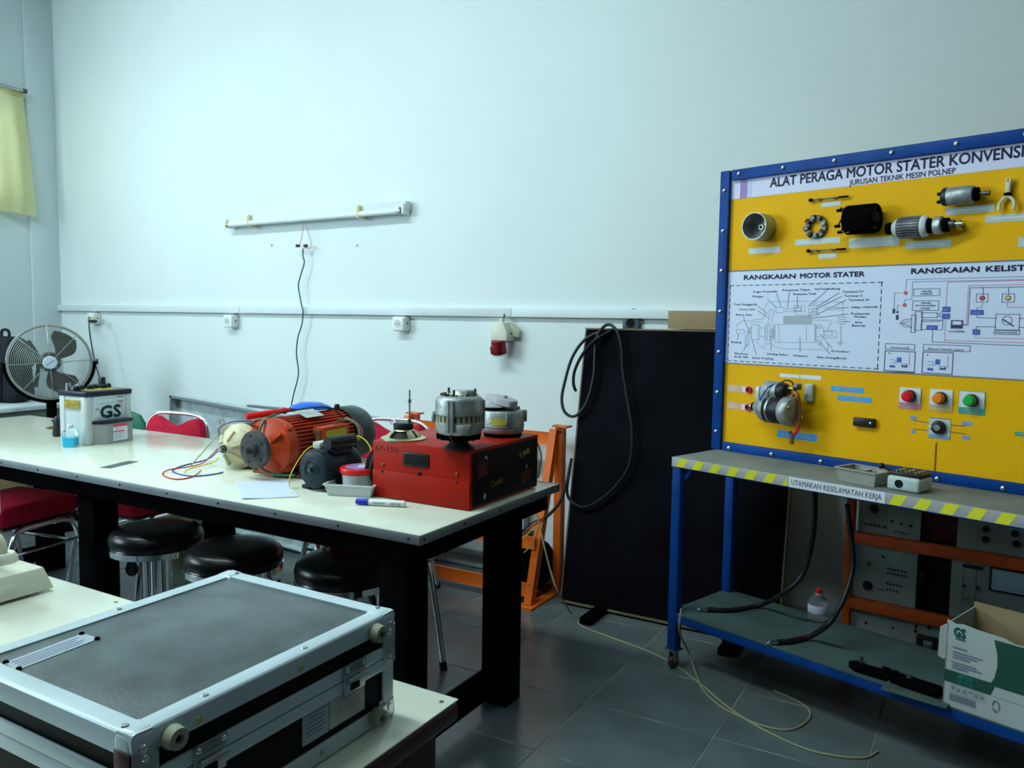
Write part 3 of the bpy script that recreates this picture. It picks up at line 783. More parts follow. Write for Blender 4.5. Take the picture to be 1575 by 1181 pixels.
for (c, d) in (((0, -0.005, 0.80), (2.12, 0.03, 0.012)), ((0, -0.005, 0.10), (2.12, 0.03, 0.03)), ((-1.05, -0.005, 0.45), (0.012, 0.03, 0.70)), ((1.05, -0.005, 0.45), (0.012, 0.03, 0.70))):
    MB().box(c, d, 0.002).build('frame_rail', 'alu_edge', t)
MB().box((0.0, -0.012, 0.45), (0.012, 0.012, 0.70), 0.002).build('frame_rail', 'alu_edge', t)
for sx in (-0.9, 0.9):
    MB().box((sx, 0, 0.045), (0.06, 0.03, 0.09), 0.003).build('foot', 'board_edge', t)

# orange floor frame near the partition board
t = thing('orange_frame', 'orange steel frame with slanted legs standing near the back wall', 'frame', (-2.3, 3.5, 0))
def OF(p0, p1, w, h, nm, up=(0, 0, 1)):
    o = Vector((-2.3, 3.5, 0))
    return MB().bar(Vector(p0)-o, Vector(p1)-o, w, h, 0.002, up).build(nm, 'orange', t)
for X in (-1.815, -2.735):
    OF((X, 3.625, 0.01), (X, 3.625, 0.86), 0.05, 0.035, 'post', (1, 0, 0))
    OF((X-0.02, 3.36, 0.01), (X-0.02, 3.60, 0.84), 0.045, 0.035, 'slanted_leg', (1, 0, 0))
    OF((X-0.015, 3.30, 0.006), (X-0.015, 3.66, 0.006), 0.075, 0.010, 'foot_plate')
    OF((X-0.02, 3.60, 0.862), (X+0.06, 3.60, 0.862), 0.06, 0.006, 'top_plate')
OF((-2.735, 3.585, 0.795), (-1.815, 3.585, 0.795), 0.012, 0.065, 'top_rail')
OF((-2.735, 3.41, 0.30), (-1.835, 3.41, 0.30), 0.012, 0.060, 'middle_rail')
OF((-2.735, 3.37, 0.075), (-1.835, 3.37, 0.075), 0.012, 0.065, 'bottom_rail')
t = thing('black_motor', 'black electric motor on the floor inside the orange frame', 'motor', (-1.98, 3.55, 0))
MB().box((0, 0, 0.02), (0.26, 0.22, 0.04), 0.005).build('base', 'rust', t)
MB().lathe([(0.0, -0.14), (0.09, -0.14), (0.115, -0.11), (0.115, 0.11), (0.09, 0.14), (0.0, 0.14)], 24, T(0, 0, 0.155) @ RY(90), False).build('body', 'black_paint', t)
for k in range(10):
    MB().box((0, 0, 0.118), (0.18, 0.004, 0.012), 0, T(0, 0, 0.155) @ RX(36*k)).build('fin', 'black_paint', t)
MB().cyl((-0.14, 0, 0.155), (-0.19, 0, 0.155), 0.014).build('shaft', 'steel', t)
MB().box((0, 0, 0.285), (0.09, 0.08, 0.05), 0.006).build('terminal_box', 'black_plastic', t)

# ---------------------------------------------------------------- black partition board leaning on the wall
t = thing('partition_board', 'big black cloth covered partition board leaning on the back wall', 'partition', (-1.20, 3.56, 0), 0)
tilt = math.degrees(math.atan2(3.70-3.47, 1.347))
mm = T(0, -0.09, 0.02) @ RX(-tilt)
MB().box((0, 0.02, 0.675), (1.03, 0.04, 1.345), 0.002, mm).build('panel', 'partition', t)
for (c, d) in (((-0.519, 0.02, 0.675), (0.008, 0.042, 1.35)), ((0.519, 0.02, 0.675), (0.008, 0.042, 1.35)), ((0, 0.02, 1.352), (1.046, 0.042, 0.008)), ((0, 0.02, -0.002), (1.046, 0.042, 0.012))):
    MB().box(c, d, 0.001, mm).build('edge_strip', 'board_edge', t)
for sx in (-0.30, 0.34):
    MB().box((sx, -0.11, 0.017), (0.055, 0.34, 0.032), 0.003).build('foot', 'black_paint', t)
a = aty(1030, 478, 3.72); b = aty(1150, 508, 3.72)
solo(MB().box(((a.x+b.x)/2, 3.704, (a.z+1.360)/2), (b.x-a.x, 0.012, a.z-1.360), 0.002).box(((a.x+b.x)/2+0.02, 3.697, 1.363), (b.x-a.x-0.05, 0.003, 0.006), 0), 'cardboard_piece', 'cardboard', 'plain brown cardboard piece standing on top of the partition board', 'cardboard')
# thick cable coil over its top edge
o = aty(930, 505, 3.62)
t = thing('cable_coil', 'thick black cable looped over the top of the partition board', 'cable', (o.x, 3.6, 0.3))
tn = math.tan(R(tilt))
def cw(x, y, k=0.0):
    Y = 3.45
    for _ in range(6):
        p = aty(x, y, Y); Y = 3.46+tn*p.z-0.024-k
    return (p.x-o.x, Y-3.6, p.z-0.3)
MB().tube([cw(928, 508, -0.02), cw(900, 522), cw(880, 550), cw(868, 590), cw(864, 615), cw(869, 634), cw(884, 640), cw(902, 620), cw(913, 580), cw(915, 545), cw(918, 518), cw(932, 500), cw(946, 505), cw(955, 530), cw(958, 570), cw(966, 620), cw(972, 660), cw(971, 700), cw(962, 728), cw(940, 755), cw(915, 774), cw(895, 780), cw(878, 770), cw(872, 752), cw(879, 705)], 0.0078, 8, 6).build('outer_loop', 'cable_black', t)
MB().tube([cw(940, 508, -0.02), cw(915, 523, 0.015), cw(896, 545, 0.015), cw(884, 570, 0.015), cw(882, 590, .01), cw(886, 602)], 0.0078, 8, 6).build('inner_loop', 'cable_black', t)
w = [cw(879, 705), cw(872, 740, 0.03)]
for q, Y in (((862, 770), 3.42), ((848, 788), 3.36), ((836, 798), 3.32)):
    p = aty(*q, Y); w.append((p.x-o.x, Y-3.6, p.z-0.3))
MB().tube(w, 0.0078, 8, 6).build('tail', 'cable_black', t)
for col, q in (('wire_yellow', ((825, 806), (815, 818), (800, 832))), ('cable_black', ((822, 802), (808, 812), (796, 826))), ('wire_olive', ((828, 812), (820, 835), (806, 850))), ('wire_red', ((820, 808), (808, 820), (794, 829)))):
    MB().tube([w[-1]]+[tuple(aty(*z, 3.33)-Vector((o.x, 3.6, 0.3))) for z in q], 0.0035, 6, 4).build('wire', col, t)
# pale floor cables
def floor_path(pts, lift=0.006):
    return [tuple(atz(x, y, lift)) for x, y in pts]
fp = [aty(822, 775, 3.30), aty(828, 800, 3.28), aty(836, 835, 3.26), aty(846, 875, 3.24), aty(858, 910, 3.22)]
solo(MB().tube([tuple(p) for p in fp]+floor_path([(880, 945), (895, 963), (925, 975), (960, 988), (1000, 1003), (1040, 1024), (1080, 1054), (1110, 1080), (1150, 1108), (1190, 1130), (1240, 1152), (1290, 1163), (1330, 1165), (1350, 1155)], 0.004), 0.004, 8, 5), 'floor_cable', 'cable_white', 'thin pale cable trailing across the grey floor tiles from the orange frame', 'cable')
q = atv(1048, 936, -0.02); P = SO+SU*q.x+SV*q.y; P.z = q.z
solo(MB().tube([(P.x, P.y, P.z), (P.x+0.004, P.y-0.03, P.z-0.08)]+[tuple(atv_w) for atv_w in [atz(1058, 1000, 0.06), atz(1072, 1040, 0.012)]]+floor_path([(1082, 1062), (1108, 1086), (1140, 1103), (1180, 1118), (1215, 1122), (1240, 1110), (1246, 1095), (1230, 1080), (1190, 1062)], 0.004), 0.0038, 8, 5), 'floor_cable', 'cable_white', 'thin pale cable hanging from the trolley shelf and curling under it', 'cable')

# ================================================================ THINGS ON THE WORK TABLE
# car battery
a = atz(134, 685.5, TZ); b = atz(204, 675, TZ)
rz = math.atan2(b.y-a.y, b.x-a.x)      # along the lettered side
BLn = (b-a).length*0.97; BW = 0.185; BH = 0.228
t = thing('car_battery', 'white car battery with a black lid standing at the far end of the table', 'battery', (a.x, a.y, TZ), rz)
# local: x along the lettered side, y to the left (away), the lettered side faces -y
MB().box((BLn/2, BW/2, BH/2), (BLn, BW, BH), 0.006).build('case', 'battery_case', t)
for xx, yy in ((0.012, 0.0), (BLn-0.012, 0.0), (0.0, 0.02), (0.0, BW-0.02)):
    MB().box((xx, yy, BH/2), (0.026 if yy == 0 else 0.008, 0.008 if yy == 0 else 0.034, BH-0.004), 0.003).build('rib', 'battery_case', t)
MB().box((BLn/2, -0.001, 0.155), (BLn-0.07, 0.004, 0.14), 0.001).build('window', 'battery_front', t)
MB().box((BLn/2, BW/2, BH+0.010), (BLn+0.012, BW+0.012, 0.024), 0.004).build('lid', 'battery_lid', t)
MB().box((BLn/2+0.01, BW*0.42, BH+0.0225), (BLn*0.62, BW*0.4, 0.002)).build('warning_label', 'label_yellow', t)
for k in range(6):
    MB().lathe([(0.016, 0), (0.017, 0.004), (0.016, 0.018), (0.012, 0.022), (0.0, 0.022)], 14, T(0.03+k*(BLn-0.06)/5, BW*0.66 if k % 2 else BW*0.55, BH+0.022)).build('vent_cap', 'battery_lid', t)
MB().cyl((0.02, BW*0.8, BH+0.02), (0.02, BW*0.8, BH+0.056), 0.013, 0.010, 14).build('terminal', 'steel', t)
MB().box((BLn*0.8, BW*0.75, BH+0.045), (0.026, 0.026, 0.06), 0.005).build('terminal_cover', 'black_plastic', t)
MB().prism([(0.030, 0), (BLn-0.012, 0), (BLn-0.020, -0.036), (0.072, -0.050)], 0.0, 0.098, None, 0.003).build('front_block', 'battery_block', t)
MB().prism([(0.027, 0), (BLn-0.009, 0), (BLn-0.017, -0.039), (0.070, -0.053)], 0.098, 0.111, None, 0.002).build('block_ledge', 'battery_lid', t)
mf = T(0, -0.0035, 0) @ X90()
lettering('GS', 'teal_print', t, 0.056, mf @ T(0.072, 0.122, 0), width=0.108, bold=0.04)
ik = Ink(mf); 
for z in (0.212, 0.190): ik.line([(0.055, z), (BLn-0.04, z+0.002)], 0.0012)
ik.rect(BLn-0.075, 0.214, BLn-0.045, 0.219); ik.rect(BLn-0.075, 0.192, BLn-0.045, 0.197)
ik.line([(BLn-0.075, 0.118), (BLn-0.075, 0.185)], 0.0015)
ik.build('level_marks', 'ink_soft', t)
ik = Ink(mf); ik.rect(0.045, 0.160, 0.051, 0.167).rect(0.053, 0.160, 0.060, 0.169).rect(0.062, 0.160, 0.067, 0.167); ik.rect(BLn-0.062, 0.168, BLn-0.050, 0.185, 0.003); ik.build('small_print', 'print_red', t)
MB().box((0.02, -0.004+BW*0.5, 0.19), (0.002, 0.11, 0.04)).xf(T(-0.026, 0, 0)).build('smudged_label', 'wear_yellow', t)
# sticker on the front block
p0 = Vector((0.072, -0.050, 0)); p1 = Vector((BLn-0.020, -0.036, 0)); dd = (p1-p0).normalized(); nn = Vector((dd.y, -dd.x, 0))
ms = Matrix(((dd.x, 0, nn.x, p0.x+nn.x*0.0015), (dd.y, 0, nn.y, p0.y+nn.y*0.0015), (0, 1, 0, 0), (0, 0, 0, 1)))
ik = Ink(ms); ik.rect(0.03, 0.012, 0.115, 0.09); st = ik.build('sticker', 'tag_white', t)
ms2 = ms @ T(0, 0, 0.0006)
Ink(ms2).rect(0.03, 0.078, 0.115, 0.09).rect(0.03, 0.053, 0.098, 0.059).build('sticker_bands', 'print_red', st)
ik = Ink(ms2)
for k in range(6): ik.line([(0.036, 0.047-k*0.005), (0.10-0.012*(k % 3), 0.047-k*0.005)], 0.0012)
for k in range(5): ik.line([(0.044+k*0.008, 0.063), (0.047+k*0.008, 0.074)], 0.002)
ik.build('sticker_print', 'ink_soft', st)
# small bottle with blue liquid
a = atz(109, 687, TZ)
t = thing('bottle', 'small clear square bottle half full of blue liquid in front of the battery', 'bottle', (a.x, a.y, TZ), R(35))
def sqb(prof, m=None):
    b = MB(); rings = []
    for (h, z, rd) in prof:
        pts = []
        for cx, cy, a0 in ((h-rd, h-rd, 0), (-h+rd, h-rd, 90), (-h+rd, -h+rd, 180), (h-rd, -h+rd, 270)):
            for k in range(5):
                an = R(a0+k*22.5); pts.append(b.bm.verts.new((cx+rd*math.cos(an), cy+rd*math.sin(an), z)))
        rings.append(pts)
    n = 20
    for r0, r1 in zip(rings, rings[1:]):
        for i in range(n): b.bm.faces.new((r0[i], r0[(i+1) % n], r1[(i+1) % n], r1[i]))
    b.bm.faces.new(rings[0][::-1]); b.bm.faces.new(rings[-1])
    return b
sqb([(0.027, 0.001, 0.006), (0.028, 0.006, 0.006), (0.028, 0.066, 0.006), (0.024, 0.078, 0.012), (0.011, 0.086, 0.011)]).build('glass_body', 'clear', t)
sqb([(0.025, 0.003, 0.006), (0.026, 0.008, 0.006), (0.026, 0.044, 0.006)]).build('liquid', 'blue_liquid', t)
MB().lathe([(0.0125, 0.086), (0.0135, 0.088), (0.0135, 0.102), (0.012, 0.104), (0.0, 0.104)], 20).build('cap', 'frosted', t)
# small black part left of the battery
a = atz(88, 671, TZ)
t = thing('ignition_part', 'small black ignition part with a pointed tip beside the battery', 'engine part', (a.x, a.y+0.01, TZ), 0)
MB().lathe([(0.0, 0.0), (0.028, 0.0), (0.030, 0.02), (0.024, 0.05), (0.028, 0.075), (0.016, 0.10), (0.0, 0.102)], 18, None, False).build('body', 'black_plastic', t)
MB().cyl((-0.015, -0.01, 0.045), (-0.06, -0.03, 0.038), 0.012, 0.003, 12).build('tip', 'rust', t)
MB().box((-0.03, -0.005, 0.075), (0.02, 0.02, 0.015), 0.004).build('clip', 'black_plastic', t)

# ---- electric motors
def feet(t, mtl, r, L, z0):
    for s in (-1, 1):
        MB().box((s*r*0.82, L*0.5, 0.010), (r*0.62, L*0.62, 0.020), 0.004).build('foot', mtl, t)
        MB().box((s*r*0.72, L*0.5, z0*0.28), (r*0.16, L*0.55, z0*0.52), 0.004).build('foot_web', mtl, t)
# local frame of a motor: shaft towards -y, front face at y = 0
def motor_body(t, mtl, finm, r, cz, L, nf, front):
    m = T(0, 0, cz) @ RX(90)   # local z -> -y
    MB().lathe([(0.0, -L), (r*0.86, -L), (r*0.86, -0.045), (0.0, -0.045)], 40, m, False).build('stator', finm, t)
    f = MB()
    for k in range(nf):
        an = 360/nf*k
        if 200 < (an+90) % 360 < 340: continue
        f.box((r*0.91, 0, -(L+0.05)/2), (r*0.17, r*0.035, L-0.07), 0, m @ RZ(an))
    fo = f.build('cooling_fins', finm, t); fo['kind'] = 'stuff'
    MB().lathe(front, 44, m, False).build('front_shield', mtl, t)
    return m
# cream motor
a = Vector((-2.557, 2.195, TZ))
t = thing('electric_motor', 'cream electric motor with a ribbed round end beside the orange red motor', 'motor', a, R(4))
r, cz = 0.090, 0.090
m = motor_body(t, 'cream_metal', 'cream_dark', r, cz, 0.36, 34, [(0.0, 0.050), (0.020, 0.048), (0.026, 0.036), (0.045, 0.022), (0.063, 0.006), (0.070, -0.006), (0.078, -0.010), (0.080, -0.022), (r, -0.026), (r*1.0, -0.055), (r*0.92, -0.060), (0.0, -0.060)])
for k in range(6):
    MB().box((0.046, 0, 0.020), (0.050, 0.007, 0.020), 0.002, m @ RZ(60*k+18) @ T(0.046, 0, 0.02) @ RY(38) @ T(-0.046, 0, -0.02)).build('rib', 'cream_metal', t)
MB().cyl(m @ Vector((0, 0, 0.045)), m @ Vector((0, 0, 0.058)), 0.017, 0.015, 20).build('bearing_boss', 'dark_steel', t)
MB().cyl(m @ Vector((0, 0, 0.05)), m @ Vector((0, 0, 0.070)), 0.007, seg=14).build('shaft', 'steel', t)
for k in range(4):
    MB().box((r*0.99, 0, -0.038), (0.010, 0.016, 0.020), 0.003, m @ RZ(45+90*k)).build('lug', 'cream_metal', t)
feet(t, 'cream_dark', r, 0.30, cz)
b_ = MB().box((-0.085, 0.10, 0.12), (0.05, 0.14, 0.09), 0.006).build('terminal_box', 'cream_dark', t)
MB().ring(0.012, 0.003, 16, 6, T(-0.10, 0.04, 0.18) @ RX(90)).build('lifting_ring', 'cream_dark', t)
MB().tube([(-0.08, 0.02, 0.10), (-0.075, 0.0, 0.16), (-0.04, 0.04, 0.185), (-0.01, 0.12, 0.18)], 0.003, 6).build('lead', 'wire_violet', t)
# orange red motor
a = Vector((-2.318, 2.150, TZ))
t = thing('electric_motor', 'orange red electric motor with a dark fan cowl and a black disc on its shaft', 'motor', a, R(2))
r, cz = 0.110, 0.118
m = motor_body(t, 'motor_red', 'motor_red', r, cz, 0.40, 44, [(0.0, 0.018), (0.028, 0.018), (0.036, 0.008), (0.07, 0.0), (0.09, -0.006), (0.108, -0.008), (0.111, -0.02), (0.108, -0.045), (r*0.93, -0.07), (0.0, -0.07)])
for k in range(4):
    MB().box((0.060, 0, 0.004), (0.075, 0.009, 0.012), 0.002, m @ RZ(90*k+38)).build('rib', 'motor_red', t)
    MB().box((r*1.0, 0, -0.03), (0.022, 0.026, 0.03), 0.004, m @ RZ(45+90*k)).build('lug', 'motor_red', t)
MB().cyl(m @ Vector((0, 0, 0.0)), m @ Vector((0, 0, 0.115)), 0.013, seg=16).build('shaft', 'dark_steel', t)
dsc = MB().lathe([(0.0, 0.085), (0.024, 0.085), (0.026, 0.072), (0.068, 0.070), (0.071, 0.066), (0.071, 0.052), (0.066, 0.048), (0.0, 0.048)], 40, m, False).build('shaft_disc', 'iron_disc', t)
for k in range(5):
    an = R(72*k+30); MB().cyl(m @ Vector((0.052*math.cos(an), 0.052*math.sin(an), 0.0695)), m @ Vector((0.052*math.cos(an), 0.052*math.sin(an), 0.0712)), 0.005, seg=10).build('bolt_hole', 'hole', dsc)
for an in (20, 150):
    an = R(an); MB().cyl(m @ Vector((0.012*math.cos(an), 0.012*math.sin(an), 0.08)), m @ Vector((0.012*math.cos(an), 0.012*math.sin(an), 0.092)), 0.005, seg=8).build('screw', 'steel', dsc)
feet(t, 'rust', r, 0.38, cz)
MB().box((0, 0.20, 0.006), (0.26, 0.30, 0.012), 0.003).build('base_plate', 'rust', t)
cw_ = MB().lathe([(r*1.03, -0.395), (r*1.06, -0.40), (r*1.06, -0.50), (r*0.98, -0.525), (r*0.6, -0.54), (0.0, -0.54)], 40, m, False).build('fan_cowl', 'cowl', t)
tb = MB().box((0.105, 0.24, 0.135), (0.055, 0.16, 0.10), 0.006, RY(0)).build('terminal_box', 'motor_red', t)
MB().box((0.104, 0.155, 0.138), (0.045, 0.012, 0.075), 0.002).build('terminal_cover', 'rust', tb)
MB().box((0.1335, 0.24, 0.145), (0.002, 0.12, 0.05)).build('yellow_label', 'label_yellow', tb)
np_ = MB().box((0.040, 0.19, 0.232), (0.065, 0.10, 0.002), 0, T(0, 0, 0) ).xf(T(0.04, 0.19, 0.232) @ RY(20) @ T(-0.04, -0.19, -0.232)).build('name_plate', 'tag_grey', t)
MB().lathe([(0.012, 0), (0.012, 0.012), (0.008, 0.018), (0.0, 0.018)], 12, T(0, 0.40, cz+r*1.02)).build('oil_plug', 'black_plastic', t)
MB().tube([(0.01, 0.04, 0.243), (-0.02, 0.0, 0.21), (-0.028, -0.03, 0.12), (0.0, -0.035, 0.05), (0.06, -0.02, 0.024), (0.12, 0.02, 0.02)], 0.0042, 8).build('green_lead', 'wire_green', t)
MB().tube([(0.01, 0.04, 0.243), (0.03, 0.15, 0.251), (0.06, 0.28, 0.248), (0.10, 0.33, 0.20)], 0.0032, 8).build('black_lead', 'cable_black', t)
for i, cl in enumerate(('wire_green', 'wire_yellow', 'wire_violet', 'ink_red')):
    o_ = i*0.009
    MB().tube([(0.10, 0.26+o_, 0.188), (0.13, 0.29+o_, 0.205), (0.165, 0.32+o_, 0.18-o_*0.3), (0.165, 0.33+o_, 0.13), (0.135, 0.30+o_, 0.095)], 0.0026, 6).build('lead_wire', cl, t)
# red screwdriver-like handle lying across the motors
a = atz(375, 650, TZ+0.205); b = atz(429, 637, TZ+0.225)
d = (b-a); L = d.length; a = Vector((-2.535, 2.24, TZ+0.2095)); b = Vector((-2.44, 2.43, TZ+0.232))
d = (b-a)
t = thing('screwdriver', 'red handled screwdriver lying across the tops of the two motors', 'screwdriver', (a+b)/2)
mm = d.to_track_quat('Z', 'Y').to_matrix().to_4x4()
MB().lathe([(0.0, -0.105), (0.013, -0.105), (0.0145, -0.095), (0.0125, -0.01), (0.010, 0.045), (0.0, 0.045)], 16, mm, False).build('handle', 'red_plastic', t)
MB().lathe([(0.0, 0.045), (0.014, 0.045), (0.014, 0.057), (0.009, 0.062), (0.009, 0.09), (0.0, 0.092)], 16, mm, False).build('collar', 'red_plastic', t)
MB().cyl(mm @ Vector((0, 0, 0.09)), mm @ Vector((0, 0, 0.16)), 0.003, seg=10).build('blade', 'steel', t)
a = Vector((-2.40, 2.56, TZ))
t = thing('plastic_disc', 'round blue plastic disc lying on top of the orange red motor', 'disc', (-2.395, 2.46, TZ+0.2335))
MB().lathe([(0.0, 0.026), (0.045, 0.024), (0.076, 0.012), (0.084, 0.004), (0.084, 0.0), (0.0, 0.0)], 40, RX(-2), False).build('disc', 'blue_plastic', t)
MB().ring(0.082, 0.004, 40, 6, RX(-2) @ T(0, 0, 0.004)).build('rim', 'blue_plastic', t)
# small dark blue motor with capacitor
a = Vector((-2.010, 2.072, TZ))
t = thing('small_motor', 'small dark blue electric motor with a black capacitor on top', 'motor', a, R(-2))
r, cz = 0.069, 0.078
m = T(0, 0, cz) @ RX(90)
MB().lathe([(0.0, 0.004), (0.010, 0.008), (0.018, 0.004), (0.030, 0.004), (0.032, 0.007), (0.035, 0.004), (0.060, 0.002), (r-0.003, -0.002), (r, -0.008), (r, -0.05), (r*0.95, -0.056), (r*0.95, -0.13), (r, -0.136), (r, -0.17), (r*0.9, -0.185), (0.0, -0.19)], 44, m, False).build('housing', 'motor_blue', t)
MB().cyl(m @ Vector((0, 0, 0)), m @ Vector((0, 0, 0.018)), 0.007, seg=12).build('shaft', 'dark_steel', t)
for s in (-1, 1):
    MB().box((s*0.052, 0.09, 0.007), (0.040, 0.15, 0.014), 0.003).build('foot', 'motor_blue', t)
    MB().box((s*0.045, 0.09, 0.021), (0.016, 0.12, 0.030), 0.003).build('foot_web', 'motor_blue', t)
MB().box((0.034, 0.10, cz+r-0.004), (0.045, 0.09, 0.030), 0.005).build('capacitor_saddle', 'motor_blue', t)
MB().cyl((0.036, 0.035, cz+r+0.022), (0.052, 0.150, cz+r+0.024), 0.023, seg=24).build('capacitor', 'black_plastic', t)
MB().box((-0.028, 0.075, cz+r+0.008), (0.040, 0.06, 0.026), 0.006).build('terminal_block', 'sticker', t)
MB().tube([(-0.03, 0.09, cz+r+0.012), (-0.07, 0.04, cz+r-0.01), (-0.098, -0.005, 0.06), (-0.095, -0.02, 0.010), (-0.065, -0.005, 0.007)], 0.0021, 8).build('yellow_lead', 'wire_yellow', t)
MB().tube([(-0.01, 0.12, cz+r+0.022), (0.02, 0.19, cz+r+0.03), (0.06, 0.20, cz+r+0.02), (0.10, 0.19, cz+r-0.01), (0.12, 0.17, cz+0.02), (0.125, 0.15, 0.05)], 0.0021, 8).build('yellow_lead', 'wire_yellow', t)
# wires spread over the table
def tw(col, pts, lb, r=0.0026, z0=0.003):
    P = []
    for q in pts:
        z = q[2] if len(q) > 2 else z0
        P.append(tuple(atz(q[0], q[1], TZ+z)))
    return solo(MB().tube(P, r, 6, 6), 'loose_wire', col, lb, 'wire', 'loose wires coming from the cream motor')
tw('wire_blue', [(336, 692, .05), (325, 703, .02), (310, 709), (285, 715), (268, 721), (267, 726), (285, 731), (305, 732), (330, 729), (343, 726)], 'blue wire with a bare end looping over the table top')
tw('wire_red', [(335, 690, .05), (325, 700, .022), (312, 712, .008), (290, 718, .008), (262, 722, .008), (250, 728), (257, 734), (275, 737), (296, 733), (309, 724, .007)], 'red wire looping over the table in front of the cream motor')
tw('wire_yellow', [(336, 704, .03), (328, 711, .012), (310, 716, .010), (292, 721, .010), (283, 727, .006)], 'yellow wire lying over the red and blue wires')
tw('wire_olive', [(340, 662, .10), (325, 680, .09), (305, 703, .05), (292, 718, .016)], 'thin olive wire running down slantwise from the cream motor')
# sheet of paper
P = [atz(*q, TZ+0.0012) for q in ((362, 740), (443, 738), (459, 764), (372, 768))]
mb = MB(); n = 8; g = []
for i in range(n+1):
    row = []
    for j in range(n+1):
        u, v = i/n, j/n
        p = (P[0]*(1-u)+P[1]*u)*(1-v)+(P[3]*(1-u)+P[2]*u)*v
        row.append(mb.bm.verts.new((p.x, p.y, p.z+0.004*max(0, u-0.7)*max(0, v-0.2)+0.002*abs(math.sin(v*5+u*3))*v*(1-u)*2)))
    g.append(row)
for i in range(n):
    for j in range(n): mb.bm.faces.new((g[i][j], g[i][j+1], g[i+1][j+1], g[i+1][j]))
solo(mb, 'paper_sheet', 'paper', 'white sheet of paper lying on the table in front of the motors', 'paper')
# clear tray with the red lidded tub
a = Vector((-1.872, 2.145, TZ))
t = thing('plastic_tray', 'shallow clear plastic tray with a red lidded tub standing in it', 'tray', a, R(20))
def trayshape(w, d, h, th, fl, mtl, t, nm='tray'):
    b = MB()
    b.box((0, 0, th/2), (w*2*fl, d*2*fl, th))
    lo = [(-w*fl, -d*fl), (w*fl, -d*fl), (w*fl, d*fl), (-w*fl, d*fl)]; hi = [(-w, -d), (w, -d), (w, d), (-w, d)]
    o = b.build('bottom', mtl, t)
    for i in range(4):
        j = (i+1) % 4; bb = MB()
        n_ = Vector(((lo[j][1]-lo[i][1]), -(lo[j][0]-lo[i][0]), 0)).normalized()*th
        q = [(*lo[i], 0), (*lo[j], 0), (*hi[j], h), (*hi[i], h)]
        vs = [bb.bm.verts.new(p) for p in q]+[bb.bm.verts.new((p[0]-n_.x, p[1]-n_.y, p[2])) for p in q]
        for f in ((0, 1, 2, 3), (7, 6, 5, 4), (0, 4, 5, 1), (1, 5, 6, 2), (2, 6, 7, 3), (3, 7, 4, 0)): bb.bm.faces.new([vs[k] for k in f])
        bb.build('side', mtl, t)
    r_ = MB(); e = 0.006
    for i in range(4):
        j = (i+1) % 4; r_.bar((*hi[i], h), (*hi[j], h), e*1.6, 0.004)
    r_.build('rim', mtl, t)
trayshape(0.088, 0.080, 0.040, 0.0015, 0.86, 'frosted', t)
c = Vector((-1.866, 2.155, TZ+0.0025))
t = thing('round_tub', 'round clear tub with a red lid standing in the clear tray', 'tub', c)
MB().lathe([(0.0, 0), (0.056, 0), (0.058, 0.003), (0.062, 0.070), (0.0, 0.070)], 36, None, False).build('body', 'frosted', t)
MB().lathe([(0.0, 0.070), (0.067, 0.068), (0.069, 0.071), (0.069, 0.085), (0.066, 0.089), (0.054, 0.089), (0.0, 0.089)], 36, None, False).build('lid', 'red_plastic', t)
MB().lathe([(0.0, 0.0905), (0.050, 0.0905), (0.050, 0.0892), (0.0, 0.0892)], 30, None, False).build('lid_label', 'purple', t)
MB().lathe([(0.0, 0.0912), (0.028, 0.0912), (0.028, 0.090), (0.0, 0.090)], 24, T(0.018, 0.012, 0), False).build('lid_sticker', 'sticker', t)
# blue whiteboard marker
a = atz(548, 771, TZ+0.011); b = atz(623, 775, TZ+0.011)
t = thing('marker', 'white marker pen with a blue cap lying in front of the red welder box', 'marker', ((a+b)/2).to_tuple()[:2]+(TZ,), math.atan2(b.y-a.y, b.x-a.x))
L = (b-a).length
my = T(0, 0, 0.0115) @ RY(90)
MB().lathe([(0.0, -L*0.24), (0.0098, -L*0.24), (0.0105, L*0.46), (0.009, L*0.5), (0.0, L*0.5)], 18, my, False).build('barrel', 'white_plastic', t)
MB().lathe([(0.0, -L*0.5), (0.0085, -L*0.5), (0.0098, -L*0.48), (0.0112, -L*0.24), (0.0, -L*0.24)], 18, my, False).build('cap', 'marker_blue', t)
mk = T(0, -0.0108, 0.0115) @ X90()
ik = Ink(mk); 
for k in range(4): ik.line([(-L*0.14, 0.003-k*0.002), (L*(0.12-0.03*(k % 2)), 0.003-k*0.002)], 0.0008)
for k in range(9): ik.line([(L*0.22+k*0.004, -0.004), (L*0.22+k*0.004, 0.003)], 0.0012+0.0006*(k % 3))
ik.build('print', 'ink_soft', t)
# black pulley wheel between tub and welder box
t = thing('pulley_wheel', 'black pulley wheel standing on edge against the red welder box', 'pulley', (-1.806, 2.21, TZ))
mm = T(0, 0, 0.083) @ RY(90)
MB().lathe([(0.0, -0.010), (0.02, -0.010), (0.02, -0.004), (0.066, -0.004), (0.070, -0.014), (0.083, -0.014), (0.074, -0.003), (0.074, 0.003), (0.083, 0.014), (0.070, 0.014), (0.066, 0.004), (0.0, 0.004)], 36, mm, False).build('wheel', 'rubber', t)
